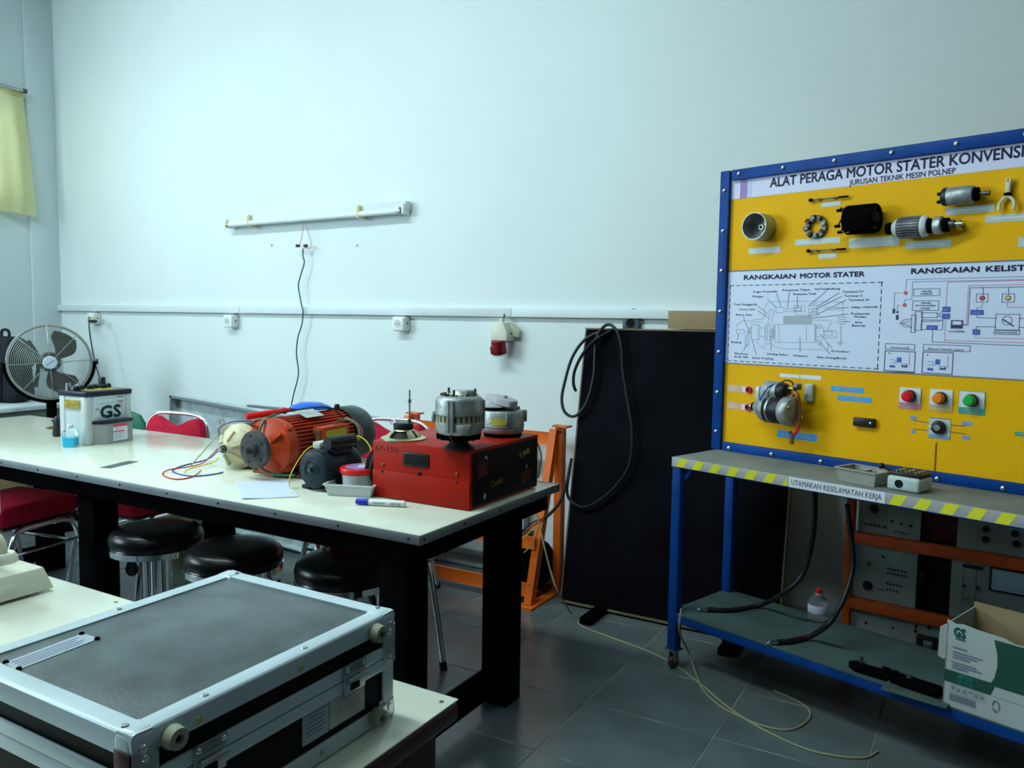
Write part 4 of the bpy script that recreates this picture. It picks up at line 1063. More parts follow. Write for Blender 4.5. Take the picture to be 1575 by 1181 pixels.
# red welder box
bx0, bx1, by0, by1, bh = -1.788, -1.385, 2.131, 2.585, 0.197
t = thing('welder_box', 'red metal welder box with a worn black side carrying the two alternators', 'welder', ((bx0+bx1)/2, (by0+by1)/2, TZ))
w, d = bx1-bx0, by1-by0
MB().box((0, 0, bh/2+0.001), (w, d, bh-0.002), 0.006).build('housing', 'welder_red', t)
MB().box((0, -d/2-0.0015, bh*0.25), (w-0.004, 0.003, bh*0.5-0.006), 0.001).build('lower_front', 'welder_red', t)
vf = MB().box((-0.015, -d/2-0.001, bh*0.74), (0.105, 0.008, 0.045), 0.002).build('vent_frame', 'black_plastic', t)
MB().box((-0.015, -d/2-0.0045, bh*0.74), (0.090, 0.003, 0.034), 0.001).build('vent_opening', 'hole', vf)
for (x, z) in ((-0.155, 0.115), (0.150, 0.115), (-0.155, 0.092), (0.150, 0.092)):
    MB().lathe([(0.0, 0.004), (0.004, 0.003), (0.006, 0.0)], 12, T(x, -d/2-0.002, z) @ X90(), False).build('screw', 'copper' if z > 0.1 else 'wear_red', t)
MB().cyl((0.0, -d/2+0.002, 0.100), (0.0, -d/2-0.0035, 0.100), 0.007, seg=14).build('hole', 'hole', t)
lettering('67-150', 'wear_red', t, 0.018, T(-w/2+0.012, -d/2-0.0008, 0.162) @ X90(), width=0.10, bold=0.0)
MB().box((w/2+0.001, 0, bh/2), (0.003, d-0.02, bh-0.022), 0.001).build('side_panel', 'welder_black', t)
mside = Matrix(((0, 0, 1, w/2+0.0032), (1, 0, 0, 0), (0, 1, 0, 0), (0, 0, 0, 1)))
lettering('Cende', 'wear_yellow', t, 0.022, mside @ T(-0.105, 0.055, 0) @ RZ(6), width=0.075, bold=0.0)
ik = Ink(mside)
ik.poly([(0.08, 0.145), (0.092, 0.15), (0.104, 0.128), (0.098, 0.126)]).poly([(0.105, 0.148), (0.15, 0.160), (0.156, 0.140), (0.112, 0.132)])
ik.build('worn_sticker', 'wear_yellow', t)
ik = Ink(mside)
ik.poly([(-0.19, 0.10), (-0.13, 0.105), (-0.135, 0.16), (-0.185, 0.155)]).poly([(0.10, 0.03), (0.17, 0.045), (0.165, 0.085), (0.09, 0.07)])
ik.build('bare_patch', 'wear_red', t)
Ink(mside).disc(-0.14, 0.157, 0.008, 12, 0.012).disc(0.135, 0.092, 0.005, 12, 0.006).disc(-0.145, 0.035, 0.007, 12, 0.011).build('scuff', 'tag_grey', t)
MB().tube([(w/2-0.02, d/2+0.004, 0.18), (w/2-0.005, d/2+0.02, 0.14), (w/2+0.004, d/2+0.018, 0.10), (w/2-0.006, d/2+0.012, 0.03)], 0.003, 6).build('cord', 'cable_white', t)
BT = TZ+bh
# loudspeaker lying cone down with a rod
t = thing('loudspeaker', 'bare loudspeaker lying face down on the red welder box', 'loudspeaker', (-1.712, 2.205, BT))
MB().lathe([(0.070, 0.0), (0.088, 0.0), (0.089, 0.005), (0.078, 0.009), (0.070, 0.008)], 36).build('flange', 'zinc_yellow', t)
for k in range(4):
    a_ = PI/4+k*PI/2+0.35; b = MB()
    for s in range(5):
        f0, f1 = s/5, (s+1)/5
        pr_ = lambda f: (0.074*(1-f)+0.040*f, 0.008+0.026*f**0.7)
        (r0, z0), (r1, z1) = pr_(f0), pr_(f1)
        for a0 in (a_-0.24, a_):
            a1 = a0+0.24
            b.quad((r0*math.cos(a0), r0*math.sin(a0), z0), (r0*math.cos(a1), r0*math.sin(a1), z0), (r1*math.cos(a1), r1*math.sin(a1), z1), (r1*math.cos(a0), r1*math.sin(a0), z1))
    b.build('basket_arm', 'zinc_yellow', t)
MB().lathe([(0.062, 0.006), (0.034, 0.030), (0.0, 0.031)], 28, None, False).build('cone', 'rubber', t)
MB().lathe([(0.0, 0.034), (0.040, 0.034), (0.043, 0.031), (0.0, 0.030)], 28, None, False).build('back_plate', 'zinc_yellow', t)
MB().lathe([(0.0, 0.056), (0.037, 0.056), (0.039, 0.053), (0.039, 0.037), (0.037, 0.034), (0.0, 0.034)], 28, None, False).build('magnet', 'rubber', t)
MB().lathe([(0.0, 0.062), (0.012, 0.062), (0.026, 0.057), (0.0, 0.056)], 20, None, False).build('magnet_plate', 'castalu_dirty', t)
for k in range(3): MB().tube([(-0.034, -0.006+k*0.006, 0.045), (-0.055, -0.012+k*0.012, 0.052+0.004*k), (-0.05, -0.02+0.02*k, 0.064)], 0.0018, 5).build('terminal_tag', 'steel', t)
t.scale = (0.88, 0.88, 1.0)
t = thing('threaded_rod', 'thin steel rod with a nut standing upright on the loudspeaker magnet', 'rod', (-1.693, 2.214, BT+0.0565))
MB().cyl((0, 0, 0), (0, 0, 0.115), 0.0032, seg=10).build('rod', 'steel', t)
MB().cyl((0, 0, 0.070), (0, 0, 0.082), 0.006, seg=6).build('nut', 'castalu_dirty', t)
MB().cyl((0, 0, 0.0), (0, 0, 0.012), 0.006, seg=6).build('nut', 'dark_steel', t)
# alternator standing on its pulley
ax_ = atz(703, 690, BT)
t = thing('alternator', 'tall grey alternator standing upright on its pulley, front of the welder box', 'alternator', (ax_.x, ax_.y+0.01, BT), R(25))
MB().lathe([(0.0, 0.0), (0.056, 0.0), (0.058, 0.004), (0.040, 0.014), (0.034, 0.022), (0.038, 0.034), (0.0, 0.034)], 32, None, False).build('pulley', 'rubber', t)
MB().lathe([(0.0, 0.030), (0.072, 0.034), (0.075, 0.040), (0.073, 0.050), (0.0, 0.052)], 32, None, False).build('fan_disc', 'black_paint', t)
for k in range(12):
    MB().box((0.066, 0, 0.046), (0.026, 0.004, 0.020), 0, RZ(30*k) @ RX(20)).build('fan_vane', 'rust' if k % 4 == 1 else 'black_paint', t)
MB().lathe([(0.0, 0.052), (0.075, 0.052), (0.083, 0.060), (0.085, 0.070), (0.085, 0.092), (0.080, 0.094), (0.0, 0.094)], 40, None, False).build('drive_end', 'castalu', t)
MB().lathe([(0.080, 0.092), (0.080, 0.118)], 40).build('stator_core', 'dark_steel', t)
st_ = MB()
for k in range(26): st_.box((0.0803, 0, 0.105), (0.003, 0.012, 0.024), 0, RZ(360/26*k))
so_ = st_.build('stator_laminations', 'cream_dark', t); so_['kind'] = 'stuff'
MB().lathe([(0.0, 0.116), (0.083, 0.116), (0.086, 0.119), (0.086, 0.165), (0.083, 0.172), (0.072, 0.180), (0.0, 0.182)], 40, None, False).build('slip_ring_end', 'castalu', t)
for k in range(20):
    MB().box((0.060, 0, 0.1835), (0.014, 0.006, 0.004), 0.001, RZ(18*k)).build('vent_slot', 'hole' if k % 2 else 'brass', t)
MB().lathe([(0.0, 0.196), (0.030, 0.196), (0.036, 0.190), (0.042, 0.182), (0.0, 0.181)], 28, T(0.005, 0, 0), False).build('rear_cap', 'castalu', t)
for k in range(3):
    a_ = R(120*k+20)
    MB().box((0.086, 0, 0.115), (0.016, 0.018, 0.10), 0.003, RZ(120*k+20)).build('clamp_lug', 'castalu', t)
    MB().cyl((0.058*math.cos(a_), 0.058*math.sin(a_), 0.178), (0.058*math.cos(a_), 0.058*math.sin(a_), 0.202), 0.0045, seg=8).build('stud', 'dark_steel', t)
MB().box((0.045, -0.03, 0.192), (0.030, 0.022, 0.018), 0.004).build('regulator', 'castalu_dirty', t)
MB().prism([(-0.02, 0), (0.02, 0), (0.026, 0.03), (-0.026, 0.03)], -0.018, 0.018, T(0.03, -0.083, 0.06) @ RX(90) @ RY(0), 0.004).build('mounting_ear', 'castalu', t)
MB().ring(0.014, 0.006, 18, 6, T(-0.092, 0.0, 0.105) @ RY(90)).build('adjusting_lug', 'castalu_dirty', t)
t.scale = (0.90, 0.90, 0.96)
# second, lower alternator
ax_ = atz(768, 671, BT)
t = thing('alternator', 'short grey alternator with a yellow label, at the back of the welder box', 'alternator', (ax_.x, 2.475, BT), R(10))
MB().lathe([(0.0, 0.0), (0.070, 0.0), (0.074, 0.004), (0.074, 0.012), (0.066, 0.014), (0.0, 0.014)], 32, None, False).build('base_ring', 'black_paint', t)
MB().lathe([(0.0, 0.014), (0.074, 0.014), (0.080, 0.020), (0.082, 0.034), (0.082, 0.090), (0.078, 0.098), (0.0, 0.100)], 40, None, False).build('housing', 'castalu', t)
MB().lathe([(0.0825, 0.036), (0.0835, 0.038), (0.0835, 0.042), (0.0825, 0.044)], 40).build('seam', 'castalu_dirty', t)
for k in range(4):
    MB().box((0.086, 0, 0.075), (0.018, 0.022, 0.045), 0.004, RZ(90*k+35)).build('clamp_lug', 'castalu_dirty', t)
MB().box((0.0, 0.02, 0.104), (0.10, 0.08, 0.012), 0.004).build('top_plate', 'castalu_dirty', t)
MB().lathe([(0.0, 0.108), (0.045, 0.108), (0.055, 0.100), (0.0, 0.100)], 24, T(-0.03, -0.01, 0), False).build('bearing_cap', 'black_paint', t)
lb = MB(); 
for k in range(6):
    a0 = R(-100+k*6.5); a1 = R(-100+(k+1)*6.5)
    lb.quad((0.0832*math.cos(a0), 0.0832*math.sin(a0), 0.048), (0.0832*math.cos(a1), 0.0832*math.sin(a1), 0.048), (0.0832*math.cos(a1), 0.0832*math.sin(a1), 0.074), (0.0832*math.cos(a0), 0.0832*math.sin(a0), 0.074))
lb.build('yellow_label', 'label_yellow', t)
t.scale = (0.93, 0.93, 0.95)
t = thing('grey_clip', 'grey plastic clip lying on top of the short alternator', 'clip', (ax_.x+0.0, 2.46, BT+0.1055))
MB().prism([(-0.062, -0.018), (0.0, -0.034), (0.052, -0.030), (0.062, 0.0), (0.052, 0.026), (0.0, 0.034), (-0.035, 0.036), (-0.04, 0.020), (-0.005, 0.006), (-0.062, 0.002)], 0.012, 0.036, RY(10), 0.008).build('jaw', 'stripe_grey', t)
MB().prism([(-0.055, -0.030), (0.02, -0.030), (0.045, 0.0), (0.02, 0.028), (-0.01, 0.028), (-0.045, 0.0)], 0.0, 0.016, RY(-4), 0.005).build('jaw', 'stripe_grey', t)
MB().cyl((0.015, 0, 0.01), (0.015, 0, 0.042), 0.010, seg=14).build('pivot', 'stripe_grey', t)

# ================================================================ TROLLEY WITH THE DISPLAY BOARD
ZS, ZL, TWD, TDP = 0.862, 0.235, 1.46, 0.42
t = thing('trolley', 'blue steel trolley with two shelves and a yellow striped front edge', 'trolley', SO, SA)
TROL = t
for (u, v) in ((0.02, 0.02), (0.02, TDP-0.02), (TWD-0.02, 0.02), (TWD-0.02, TDP-0.02)):
    lg = MB().box((u, v, (ZS-0.035+0.085)/2), (0.04, 0.04, ZS-0.035-0.085), 0.003).build('leg', 'blue', t)
    c = MB().box((u, v, 0.080), (0.055, 0.055, 0.006), 0.001).box((u-0.012, v, 0.052), (0.004, 0.03, 0.05), 0.001).box((u+0.012, v, 0.052), (0.004, 0.03, 0.05), 0.001).build('caster', 'steel', t)
    MB().lathe([(0.0, -0.010), (0.024, -0.010), (0.027, -0.006), (0.027, 0.006), (0.024, 0.010), (0.0, 0.010)], 20, T(u, v, 0.027) @ RY(90), False).build('wheel', 'maroon', c)
for z, nm in ((ZS-0.025, 'top_rail'), (ZL-0.022, 'lower_rail')):
    hgt = 0.035
    for v in (0.02, TDP-0.02):
        MB().box((TWD/2, v, z), (TWD-0.08, 0.036, hgt), 0.002).build(nm, 'blue', t)
    for u in (0.02, TWD-0.02):
        MB().box((u, TDP/2, z), (0.036, TDP-0.08, hgt), 0.002).build(nm, 'blue', t)
for (sx, u0) in ((1, 0.04), (-1, TWD-0.04)):
    MB().prism([(u0, ZS-0.043), (u0+sx*0.045, ZS-0.043), (u0, ZS-0.10)], -0.004, 0.0, T(0, 0.02, 0) @ X90()).build('gusset', 'blue', t)
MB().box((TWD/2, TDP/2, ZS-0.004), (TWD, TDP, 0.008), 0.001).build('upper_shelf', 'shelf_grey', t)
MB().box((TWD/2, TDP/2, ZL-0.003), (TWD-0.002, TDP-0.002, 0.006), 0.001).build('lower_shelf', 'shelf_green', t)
MB().box((TWD/2, -0.002, ZS-0.0185), (TWD, 0.004, 0.037), 0.0005).build('edge_plate', 'stripe_grey', t)
mt = T(0, -0.0045, ZS-0.037) @ X90()
def stripes(x0, x1, off):
    x = x0-0.03+off
    while x < x1:
        a, b = x, x+0.038; sk = 0.020
        lo0, lo1, hi0, hi1 = max(a, x0), min(b, x1), max(a+sk, x0), min(b+sk, x1)
        if lo1 > lo0 and hi1 > hi0:
            Ink(mt).poly([(lo0, 0.001), (lo1, 0.001), (hi1, 0.036), (hi0, 0.036)]).build('yellow_stripe', 'stripe_yellow', t)
        x += 0.076
stripes(0.003, 0.495, 0.045)
stripes(0.835, TWD-0.003, 0.038)
ik = Ink(mt); ik.rect(0.500, 0.0, 0.832, 0.037); sp = ik.build('safety_label', 'tag_white', t)
lettering('UTAMAKAN KESELAMATAN KERJA', 'ink_faint', sp, 0.018, T(0, -0.0008, 0) @ mt @ T(0.510, 0.010, 0), width=0.312, bold=0.01)

# ---- display board
BO = SO+SU*(-0.012)+SV*0.30+Vector((0, 0, 0.8625))
t = thing('display_board', 'blue framed yellow display board of starter motor parts standing on the trolley', 'display board', BO, SA)
BWd, BHt = 1.475, 1.150
fl = MB().box((0.011, 0.016, BHt/2), (0.042, 0.036, BHt), 0.002).build('frame_post', 'blue', t)
fr = MB().box((BWd-0.011-0.012, 0.016, BHt/2), (0.042, 0.036, BHt), 0.002).build('frame_post', 'blue', t)
ft = MB().box((BWd/2-0.005, 0.016, BHt-0.0205), (BWd-0.095, 0.036, 0.041), 0.002).build('frame_rail', 'blue', t)
fb = MB().box((BWd/2-0.005, 0.016, 0.0175), (BWd-0.095, 0.036, 0.035), 0.002).build('frame_rail', 'blue', t)
def bolt(x, z, par):
    MB().lathe([(0.0, 0.007), (0.005, 0.006), (0.0085, 0.003), (0.0085, 0.0), (0.0, 0.0)], 14, T(x, -0.002, z) @ X90(), False).build('bolt', 'steel', par)
for x in (0.076, 0.270, 0.475, 0.681, 0.890, 1.09, 1.29): bolt(x, 1.131, ft); bolt(x, 0.013, fb)
for z in (0.075, 0.240, 0.409, 0.577, 0.745, 0.907, 1.071): bolt(0.011, z, fl); bolt(BWd-0.023, z, fr)
PF = 0.0180    # face of the yellow panel, behind the frame
MB().box((BWd/2-0.006, PF+0.006, BHt/2), (BWd-0.06, 0.012, BHt-0.06)).build('panel', 'yellow_panel', t)
def bm_(x, z, k=1): return T(x, PF-0.0008*k, z) @ X90()
FM = bm_(0, 0, 1); F2 = bm_(0, 0, 2); F3 = bm_(0, 0, 3)
def sheet(x0, z0, x1, z1, mtl, name, k=1, par=None): return Ink(bm_(0, 0, k)).rect(x0, z0, x1, z1).build(name, mtl, par or t)
def plate(x0, z0, x1, z1, mtl, name, th=0.002):
    return MB().box(((x0+x1)/2, PF-th/2, (z0+z1)/2), (x1-x0, th, z1-z0), 0.0004, seg=1).build(name, mtl, t)
def twid(s):
    me = text_verts(s, 1, 0.02); xs = [v.co.x for v in me.vertices]; return max(xs)-min(xs)
hd = sheet(0.032, 1.0345, BWd-0.044, 1.112, 'header_white', 'header_sheet')
Ink(F2).rect(0.073, 1.0345, 0.105, 1.112).build('purple_bar', 'purple', hd)
Ink(F2).rect(0.108, 1.0345, 0.114, 1.112).rect(0.118, 1.0345, 0.121, 1.112).rect(0.125, 1.0345, 0.1265, 1.112).build('thin_bars', 'pale_blue', hd)
full = 'ALAT PERAGA MOTOR STATER KONVENSIONAL'
lettering(full, 'ink', hd, 0.036, bm_(0.206, 1.0655, 2), width=0.866*twid(full)/twid('ALAT PERAGA MOTOR STATER KONVENS'), bold=0.022, res=4)
lettering('JURUSAN TEKNIK MESIN POLNEP', 'ink', hd, 0.0185, bm_(0.526, 1.0385, 2), width=0.359, bold=0.014, res=3)
# ---- big poster
po = sheet(0.032, 0.365, BWd-0.044, 0.742, 'paper_blue', 'poster')
Ink(F2).rect(0.032, 0.740, BWd-0.044, 0.745).rect(0.032, 0.3625, BWd-0.044, 0.3665).build('poster_edge', 'ink_soft', po)
lettering('RANGKAIAN', 'ink', po, 0.0175, bm_(0.106, 0.7065, 2), width=0.224, bold=0.045, res=3)
lettering('MOTOR STATER', 'ink', po, 0.0175, bm_(0.350, 0.7065, 2), width=0.248, bold=0.045, res=3)
lettering('RANGKAIAN', 'ink', po, 0.0175, bm_(0.761, 0.7105, 2), width=0.214, bold=0.05, res=3)
wl_ = twid('KELIST')
lettering('KELISTRIKAN', 'ink', po, 0.0175, bm_(0.995, 0.7105, 2), width=0.112*twid('KELISTRIKAN')/wl_, bold=0.05, res=3)
ik = Ink(F2)
x = 0.044
while x < 0.655:
    ik.line([(x, 0.6835), (x+0.016, 0.6835)], 0.003); ik.line([(x, 0.3745), (x+0.016, 0.3745)], 0.003); x += 0.0288
z = 0.378
while z < 0.675:
    ik.line([(0.044, z), (0.044, z+0.014)], 0.003); ik.line([(0.6615, z), (0.6615, z+0.014)], 0.003); z += 0.0265
ik.line([(0.652, 0.3745), (0.6615, 0.3745), (0.6615, 0.384)], 0.003).line([(0.652, 0.6835), (0.6615, 0.6835), (0.6615, 0.672)], 0.003)
ik.build('dashed_border', 'ink', po)
c3 = lambda X, Y: bp(1095+X/5.833, 390+Y/5.833)
def small(s, X0, Y, X1, par=po, conv=c3, h=0.0075, mtl='ink'):
    a = conv(X0, Y); b = conv(X1, Y)
    lettering(s, mtl, par, h, bm_(a[0], a[1]-0.002, 2), width=abs(b[0]-a[0]), bold=0.02, res=1)
for s, X0, Y, X1 in (('Pegas Pembalik', 375, 345, 590), ('Plunger', 367, 387, 465), ('Tuas Penggerak', 197, 458, 408), ('Poros Unit', 250, 502, 385), ('Pinion Gear', 217, 550, 363), ('Kumparan Tahan', 635, 330, 878), ('Kumparan Tarik', 732, 365, 935), ('Inti Penghubung', 925, 320, 1150), ('Terminal 50', 1172, 345, 1360), ('Terminal C', 1187, 382, 1352), ('Terminal 30', 1228, 418, 1414), ('Saklar ON/OFF', 1252, 483, 1488), ('Kumparan', 1250, 540, 1415), ('Medan', 1280, 568, 1385), ('Arus', 1282, 618, 1350), ('Baterai', 1258, 647, 1375), ('Komutator', 1075, 875, 1235), ('Batu Arang/Brush', 945, 930, 1210), ('Armature', 730, 915, 858), ('Lintang Spline', 495, 900, 682), ('Flywheel', 205, 897, 322), ('Roda Gila', 205, 925, 325), ('Stater Kopling', 360, 935, 550), ('Bushing', 175, 795, 265)):
    small(s, X0, Y, X1)
ik = Ink(F2)
for l in (((498, 403), (580, 485)), ((583, 360), (622, 480)), ((695, 340), (680, 480)), ((767, 380), (767, 490)), ((1025, 338), (875, 462)), ((1143, 350), (955, 468)), ((1165, 382), (940, 495)), ((1210, 412), (945, 545)), ((1230, 483), (1090, 488)), ((1220, 540), (895, 580)), ((1240, 608), (1185, 612)), ((415, 470), (505, 545)), ((412, 512), (512, 575)), ((283, 568), (322, 665)), ((1078, 845), (972, 722)), ((1060, 900), (968, 790)), ((792, 880), (792, 750)), ((531, 868), (531, 740)), ((285, 868), (312, 820)), ((397, 905), (360, 762)), ((230, 770), (240, 722))):
    ik.line([c3(*p) for p in l], 0.0018)
ik.build('leader_lines', 'ink', po)
ik = Ink(F2)
def pl(pts, w=0.0016): ik.line([c3(*p) for p in pts], w)
def rc(a, b, c, d, w=0.0016): pl([(a, b), (c, b), (c, d), (a, d), (a, b)], w)
# housing outline
pl([(220, 660), (225, 635), (270, 605), (330, 598), (440, 585), (470, 575), (475, 490), (500, 440), (560, 428), (850, 425), (1180, 432)])
pl([(330, 612), (455, 612)]); pl([(390, 785), (430, 815), (460, 850), (470, 850), (472, 808), (540, 806), (560, 835), (640, 850), (1040, 862), (1045, 820)])
rc(220, 680, 290, 715); rc(355, 635, 415, 770); rc(415, 640, 430, 770); rc(475, 640, 485, 780); rc(500, 640, 520, 780); rc(548, 640, 556, 770)
pl([(430, 665), (475, 665)]); pl([(430, 742), (475, 742)]); pl([(290, 700), (345, 700)])
rc(568, 632, 925, 795); pl([(600, 632), (600, 790)]); pl([(848, 650), (848, 780)]); rc(925, 640, 935, 795)
for k in range(5): pl([(650, 568+k*12), (885, 568+k*12)], 0.0034)
rc(645, 560, 895, 625); rc(935, 665, 1000, 745); rc(945, 640, 985, 665); rc(945, 772, 985, 800)
rc(1015, 695, 1080, 735); pl([(1000, 690), (1100, 690), (1118, 700), (1122, 740), (1100, 755), (1000, 755)]); pl([(890, 595), (1050, 595), (1080, 615), (1045, 655), (1040, 690)])
pl([(1000, 755), (1040, 800), (1045, 830)]); pl([(950, 815), (985, 815)]); pl([(967, 800), (967, 845)])
rc(575, 480, 645, 525); rc(660, 490, 735, 515); rc(735, 462, 835, 518); rc(748, 480, 800, 512, 0.003)
pl([(753, 518), (753, 550), (885, 550)]); rc(870, 465, 945, 560); rc(900, 490, 940, 515, 0.0026); rc(885, 528, 948, 545, 0.0026)
pl([(905, 462), (925, 440), (950, 462)]); pl([(1010, 490), (1045, 470), (1070, 490)]); pl([(1175, 435), (1175, 560)]); pl([(1040, 500), (1170, 505)])
for k, w_ in enumerate((45, 30, 45, 30)): pl([(1170-w_, 568+k*20), (1170+w_, 568+k*20)], 0.0024)
pl([(1160, 640), (1155, 790)], 0.0024); pl([(1125, 795), (1180, 795)], 0.0026); pl([(1138, 808), (1168, 808)], 0.0026); pl([(1147, 820), (1158, 820)], 0.0026)
pl([(505, 510), (545, 495), (560, 520), (525, 640)]); pl([(525, 510), (500, 640)])
for k in range(5): pl([(322, 665+k*14), (352, 665+k*14)], 0.003); pl([(524, 680+k*16), (555, 680+k*16)], 0.003)
rc(300, 735, 332, 825); 
for k in range(4): pl([(302, 752+k*20), (330, 752+k*20)])
ik.build('starter_drawing', 'pencil', po)
# wiring diagram
c4 = lambda X, Y: bp(1345+X/5.904, 390+Y/5.904)
def inkgrp(name, mtl, items, k=2, w=0.0017):
    g = Ink(bm_(0, 0, k))
    for it in items:
        if it[0] == 'l': g.line([c4(*p) for p in it[1]], it[2] if len(it) > 2 else w)
        elif it[0] == 'r':
            a = c4(*it[1]); b = c4(*it[2]); g.rect(a[0], min(a[1], b[1]), b[0], max(a[1], b[1]), it[3] if len(it) > 3 else None)
        elif it[0] == 'c':
            a = c4(*it[1]); g.disc(a[0], a[1], it[2])
        elif it[0] == 'o':
            a = c4(*it[1]); g.circ(a[0], a[1], it[2], it[3])
    g.build(name, mtl, po)
E_ = 1800  # carries on past the frame edge
inkgrp('violet_wires', 'ink_violet', [('l', [(285, 325), (292, 235), (E_, 195)]), ('l', [(275, 440), (277, 418), (340, 415), (348, 255), (E_, 225)]), ('l', [(240, 357), (185, 357), (178, 500)]), ('l', [(232, 465), (212, 468), (210, 520)])])
inkgrp('red_wires', 'ink_red', [('l', [(650, 480), (665, 258), (E_, 232)]), ('l', [(805, 640), (835, 640), (855, 290), (E_, 268)]), ('l', [(980, 440), (975, 487), (932, 487), (930, 510)]), ('l', [(1208, 440), (1208, 485), (E_, 490)]), ('l', [(645, 590), (638, 785), (E_, 820)]), ('l', [(922, 735), (920, 762), (E_, 783)])])
inkgrp('black_wires', 'ink', [('l', [(805, 648), (850, 648), (870, 310), (E_, 292)]), ('l', [(988, 305), (988, 370)]), ('l', [(1220, 303), (1220, 370)]), ('l', [(928, 555), (930, 578), (1105, 585)]), ('l', [(922, 690), (928, 660), (1105, 665)]), ('l', [(1310, 588), (E_, 592)]), ('l', [(1310, 668), (E_, 672)]), ('l', [(530, 690), (525, 800), (E_, 852)])])
inkgrp('motor_outline', 'ink', [('r', (372, 525), (428, 695), 0.0017), ('r', (428, 535), (570, 580), 0.0017), ('r', (428, 600), (618, 690), 0.0017), ('r', (340, 555), (372, 715), 0.0017), ('l', [(340, 590), (270, 600), (232, 630), (270, 660), (340, 670)]), ('l', [(325, 610), (250, 632), (325, 655)]), ('l', [(428, 615), (605, 612)]), ('l', [(570, 540), (595, 555), (610, 520)]), ('l', [(570, 570), (610, 568)]),
    ('r', (358, 320), (592, 380), 0.0015), ('r', (350, 428), (582, 515), 0.0015), ('r', (930, 365), (1030, 438), 0.0015), ('r', (1162, 365), (1270, 440), 0.0015), ('r', (1105, 548), (1312, 692), 0.0015), ('r', (1088, 695), (1318, 735), 0.0015), ('r', (102, 815), (365, 872), 0.0018), ('r', (98, 880), (362, 1075), 0.0026), ('r', (447, 822), (868, 890), 0.0018), ('r', (443, 890), (705, 1095), 0.0026), ('c', (210, 530), 0.004), ('o', (1205, 605), 0.014, 0.0016), ('l', [(1175, 600), (1260, 655)], 0.004), ('l', [(100, 1074), (362, 1078)], 0.003)])
inkgrp('dark_parts', 'ink', [('r', (166, 500), (188, 542)), ('r', (197, 555), (219, 600)), ('r', (697, 602), (803, 680)), ('o', (980, 402), 0.0072, 0.0022), ('o', (1214, 402), 0.0072, 0.0022), ('r', (247, 1000), (298, 1032)), ('r', (595, 1020), (648, 1055)), ('l', [(142, 960), (185, 962), (192, 985)], 0.0013), ('l', [(485, 978), (530, 980), (538, 1000)], 0.0013), ('l', [(142, 990), (205, 992)], 0.0013), ('l', [(485, 1010), (550, 1012)], 0.0013)])
inkgrp('meter_dials', 'paper_blue', [('r', (712, 612), (790, 645)), ('r', (255, 1005), (290, 1016)), ('r', (603, 1025), (640, 1038))], 3)
inkgrp('red_marks', 'print_red', [('c', (283, 355), 0.0066), ('c', (274, 465), 0.0066), ('c', (980, 402), 0.0064), ('c', (135, 901), 0.0026), ('c', (482, 917), 0.0026), ('l', [(318, 905), (315, 1015)], 0.0012), ('l', [(670, 920), (665, 1040)], 0.0012)], 3)
inkgrp('yellow_mark', 'print_yellow', [('c', (1214, 402), 0.0064)], 3)
inkgrp('blue_tabs', 'print_blue', [('r', (620, 480), (688, 530)), ('r', (616, 542), (684, 592)), ('r', (873, 508), (990, 555)), ('r', (893, 685), (957, 735)), ('r', (475, 648), (572, 687)), ('r', (205, 940), (243, 985)), ('r', (140, 1010), (188, 1032)), ('r', (556, 957), (592, 1005)), ('r', (483, 1035), (533, 1060))], 3)
def s4(s, X0, Y, X1, mtl='ink', h=0.0055, k=4):
    a = c4(X0, Y); b = c4(X1, Y); lettering(s, mtl, po, h, bm_(a[0], a[1]-0.002, k), width=b[0]-a[0], bold=0.02, res=1)
for s, X0, Y, X1 in (('SAKLAR', 430, 342, 518), ('SOLENOID', 418, 365, 528), ('SAKLAR', 425, 447, 512), ('MOTOR LISTRIK', 375, 472, 555), ('STATER', 420, 498, 505), ('VOLTMETER', 672, 705, 818), ('KUNCI KONTAK', 1100, 715, 1300), ('Solenoid', 150, 850, 308), ('Motor listrik stater', 487, 862, 818)): s4(s, X0, Y, X1)
for s, X0, Y, X1 in (('50', 640, 510, 668), ('C', 642, 573, 658), ('ACC', 900, 540, 962), ('B', 915, 718, 935), ('30', 500, 675, 545)): s4(s, X0, Y, X1, 'tag_white', 0.005)
s4('V', 272, 362, 292, 'tag_white', 0.006); s4('A', 264, 472, 284, 'tag_white', 0.006)

# ---- name strips under the mounted parts
def strip(x0, z, x1, h, mtl='tag_grey', s=None, smtl='tag_white', ch=0.42):
    o = sheet(x0, z-h/2, x1, z+h/2, mtl, 'name_strip', 1)
    if s and mtl == 'tag_grey':
        k_ = Ink(F2); x = x0+(x1-x0)*0.12
        while x < x1-(x1-x0)*0.15:
            w_ = 0.006+0.008*random.random(); k_.line([(x, z), (x+w_, z)], h*0.16); x += w_+0.004
        k_.build('worn_print', smtl, o)
    elif s: lettering(s, smtl, o, h*ch, bm_((x0+x1)/2, z-h*ch/2, 2), width=(x1-x0)*0.78, bold=0.015, align='c', res=1)
    return o
strip(0.122, 0.820, 0.262, 0.024, s='RUMAH BELAKANG')
strip(0.422, 0.977, 0.496, 0.018, s='BAUT')
strip(0.420, 0.786, 0.490, 0.018, s='BAUT')
strip(0.322, 0.843, 0.500, 0.022, s='PEMEGANG SIKAT')
strip(0.534, 0.827, 0.715, 0.034, s='RUMAH STATOR')
strip(0.736, 0.809, 0.885, 0.026, s='ARMATURE')
strip(0.862, 0.914, 1.008, 0.024, s='SOLENOID')
strip(0.984, 0.879, 1.125, 0.024, s='TUAS PENGGERAK')
strip(1.082, 0.800, 1.20, 0.032, s='KOPLING')
strip(0.281, 0.328, 0.364, 0.014, 'tag_white'); strip(0.368, 0.328, 0.452, 0.016, 'tag_white'); strip(0.184, 0.274, 0.262, 0.012, 'tag_white')
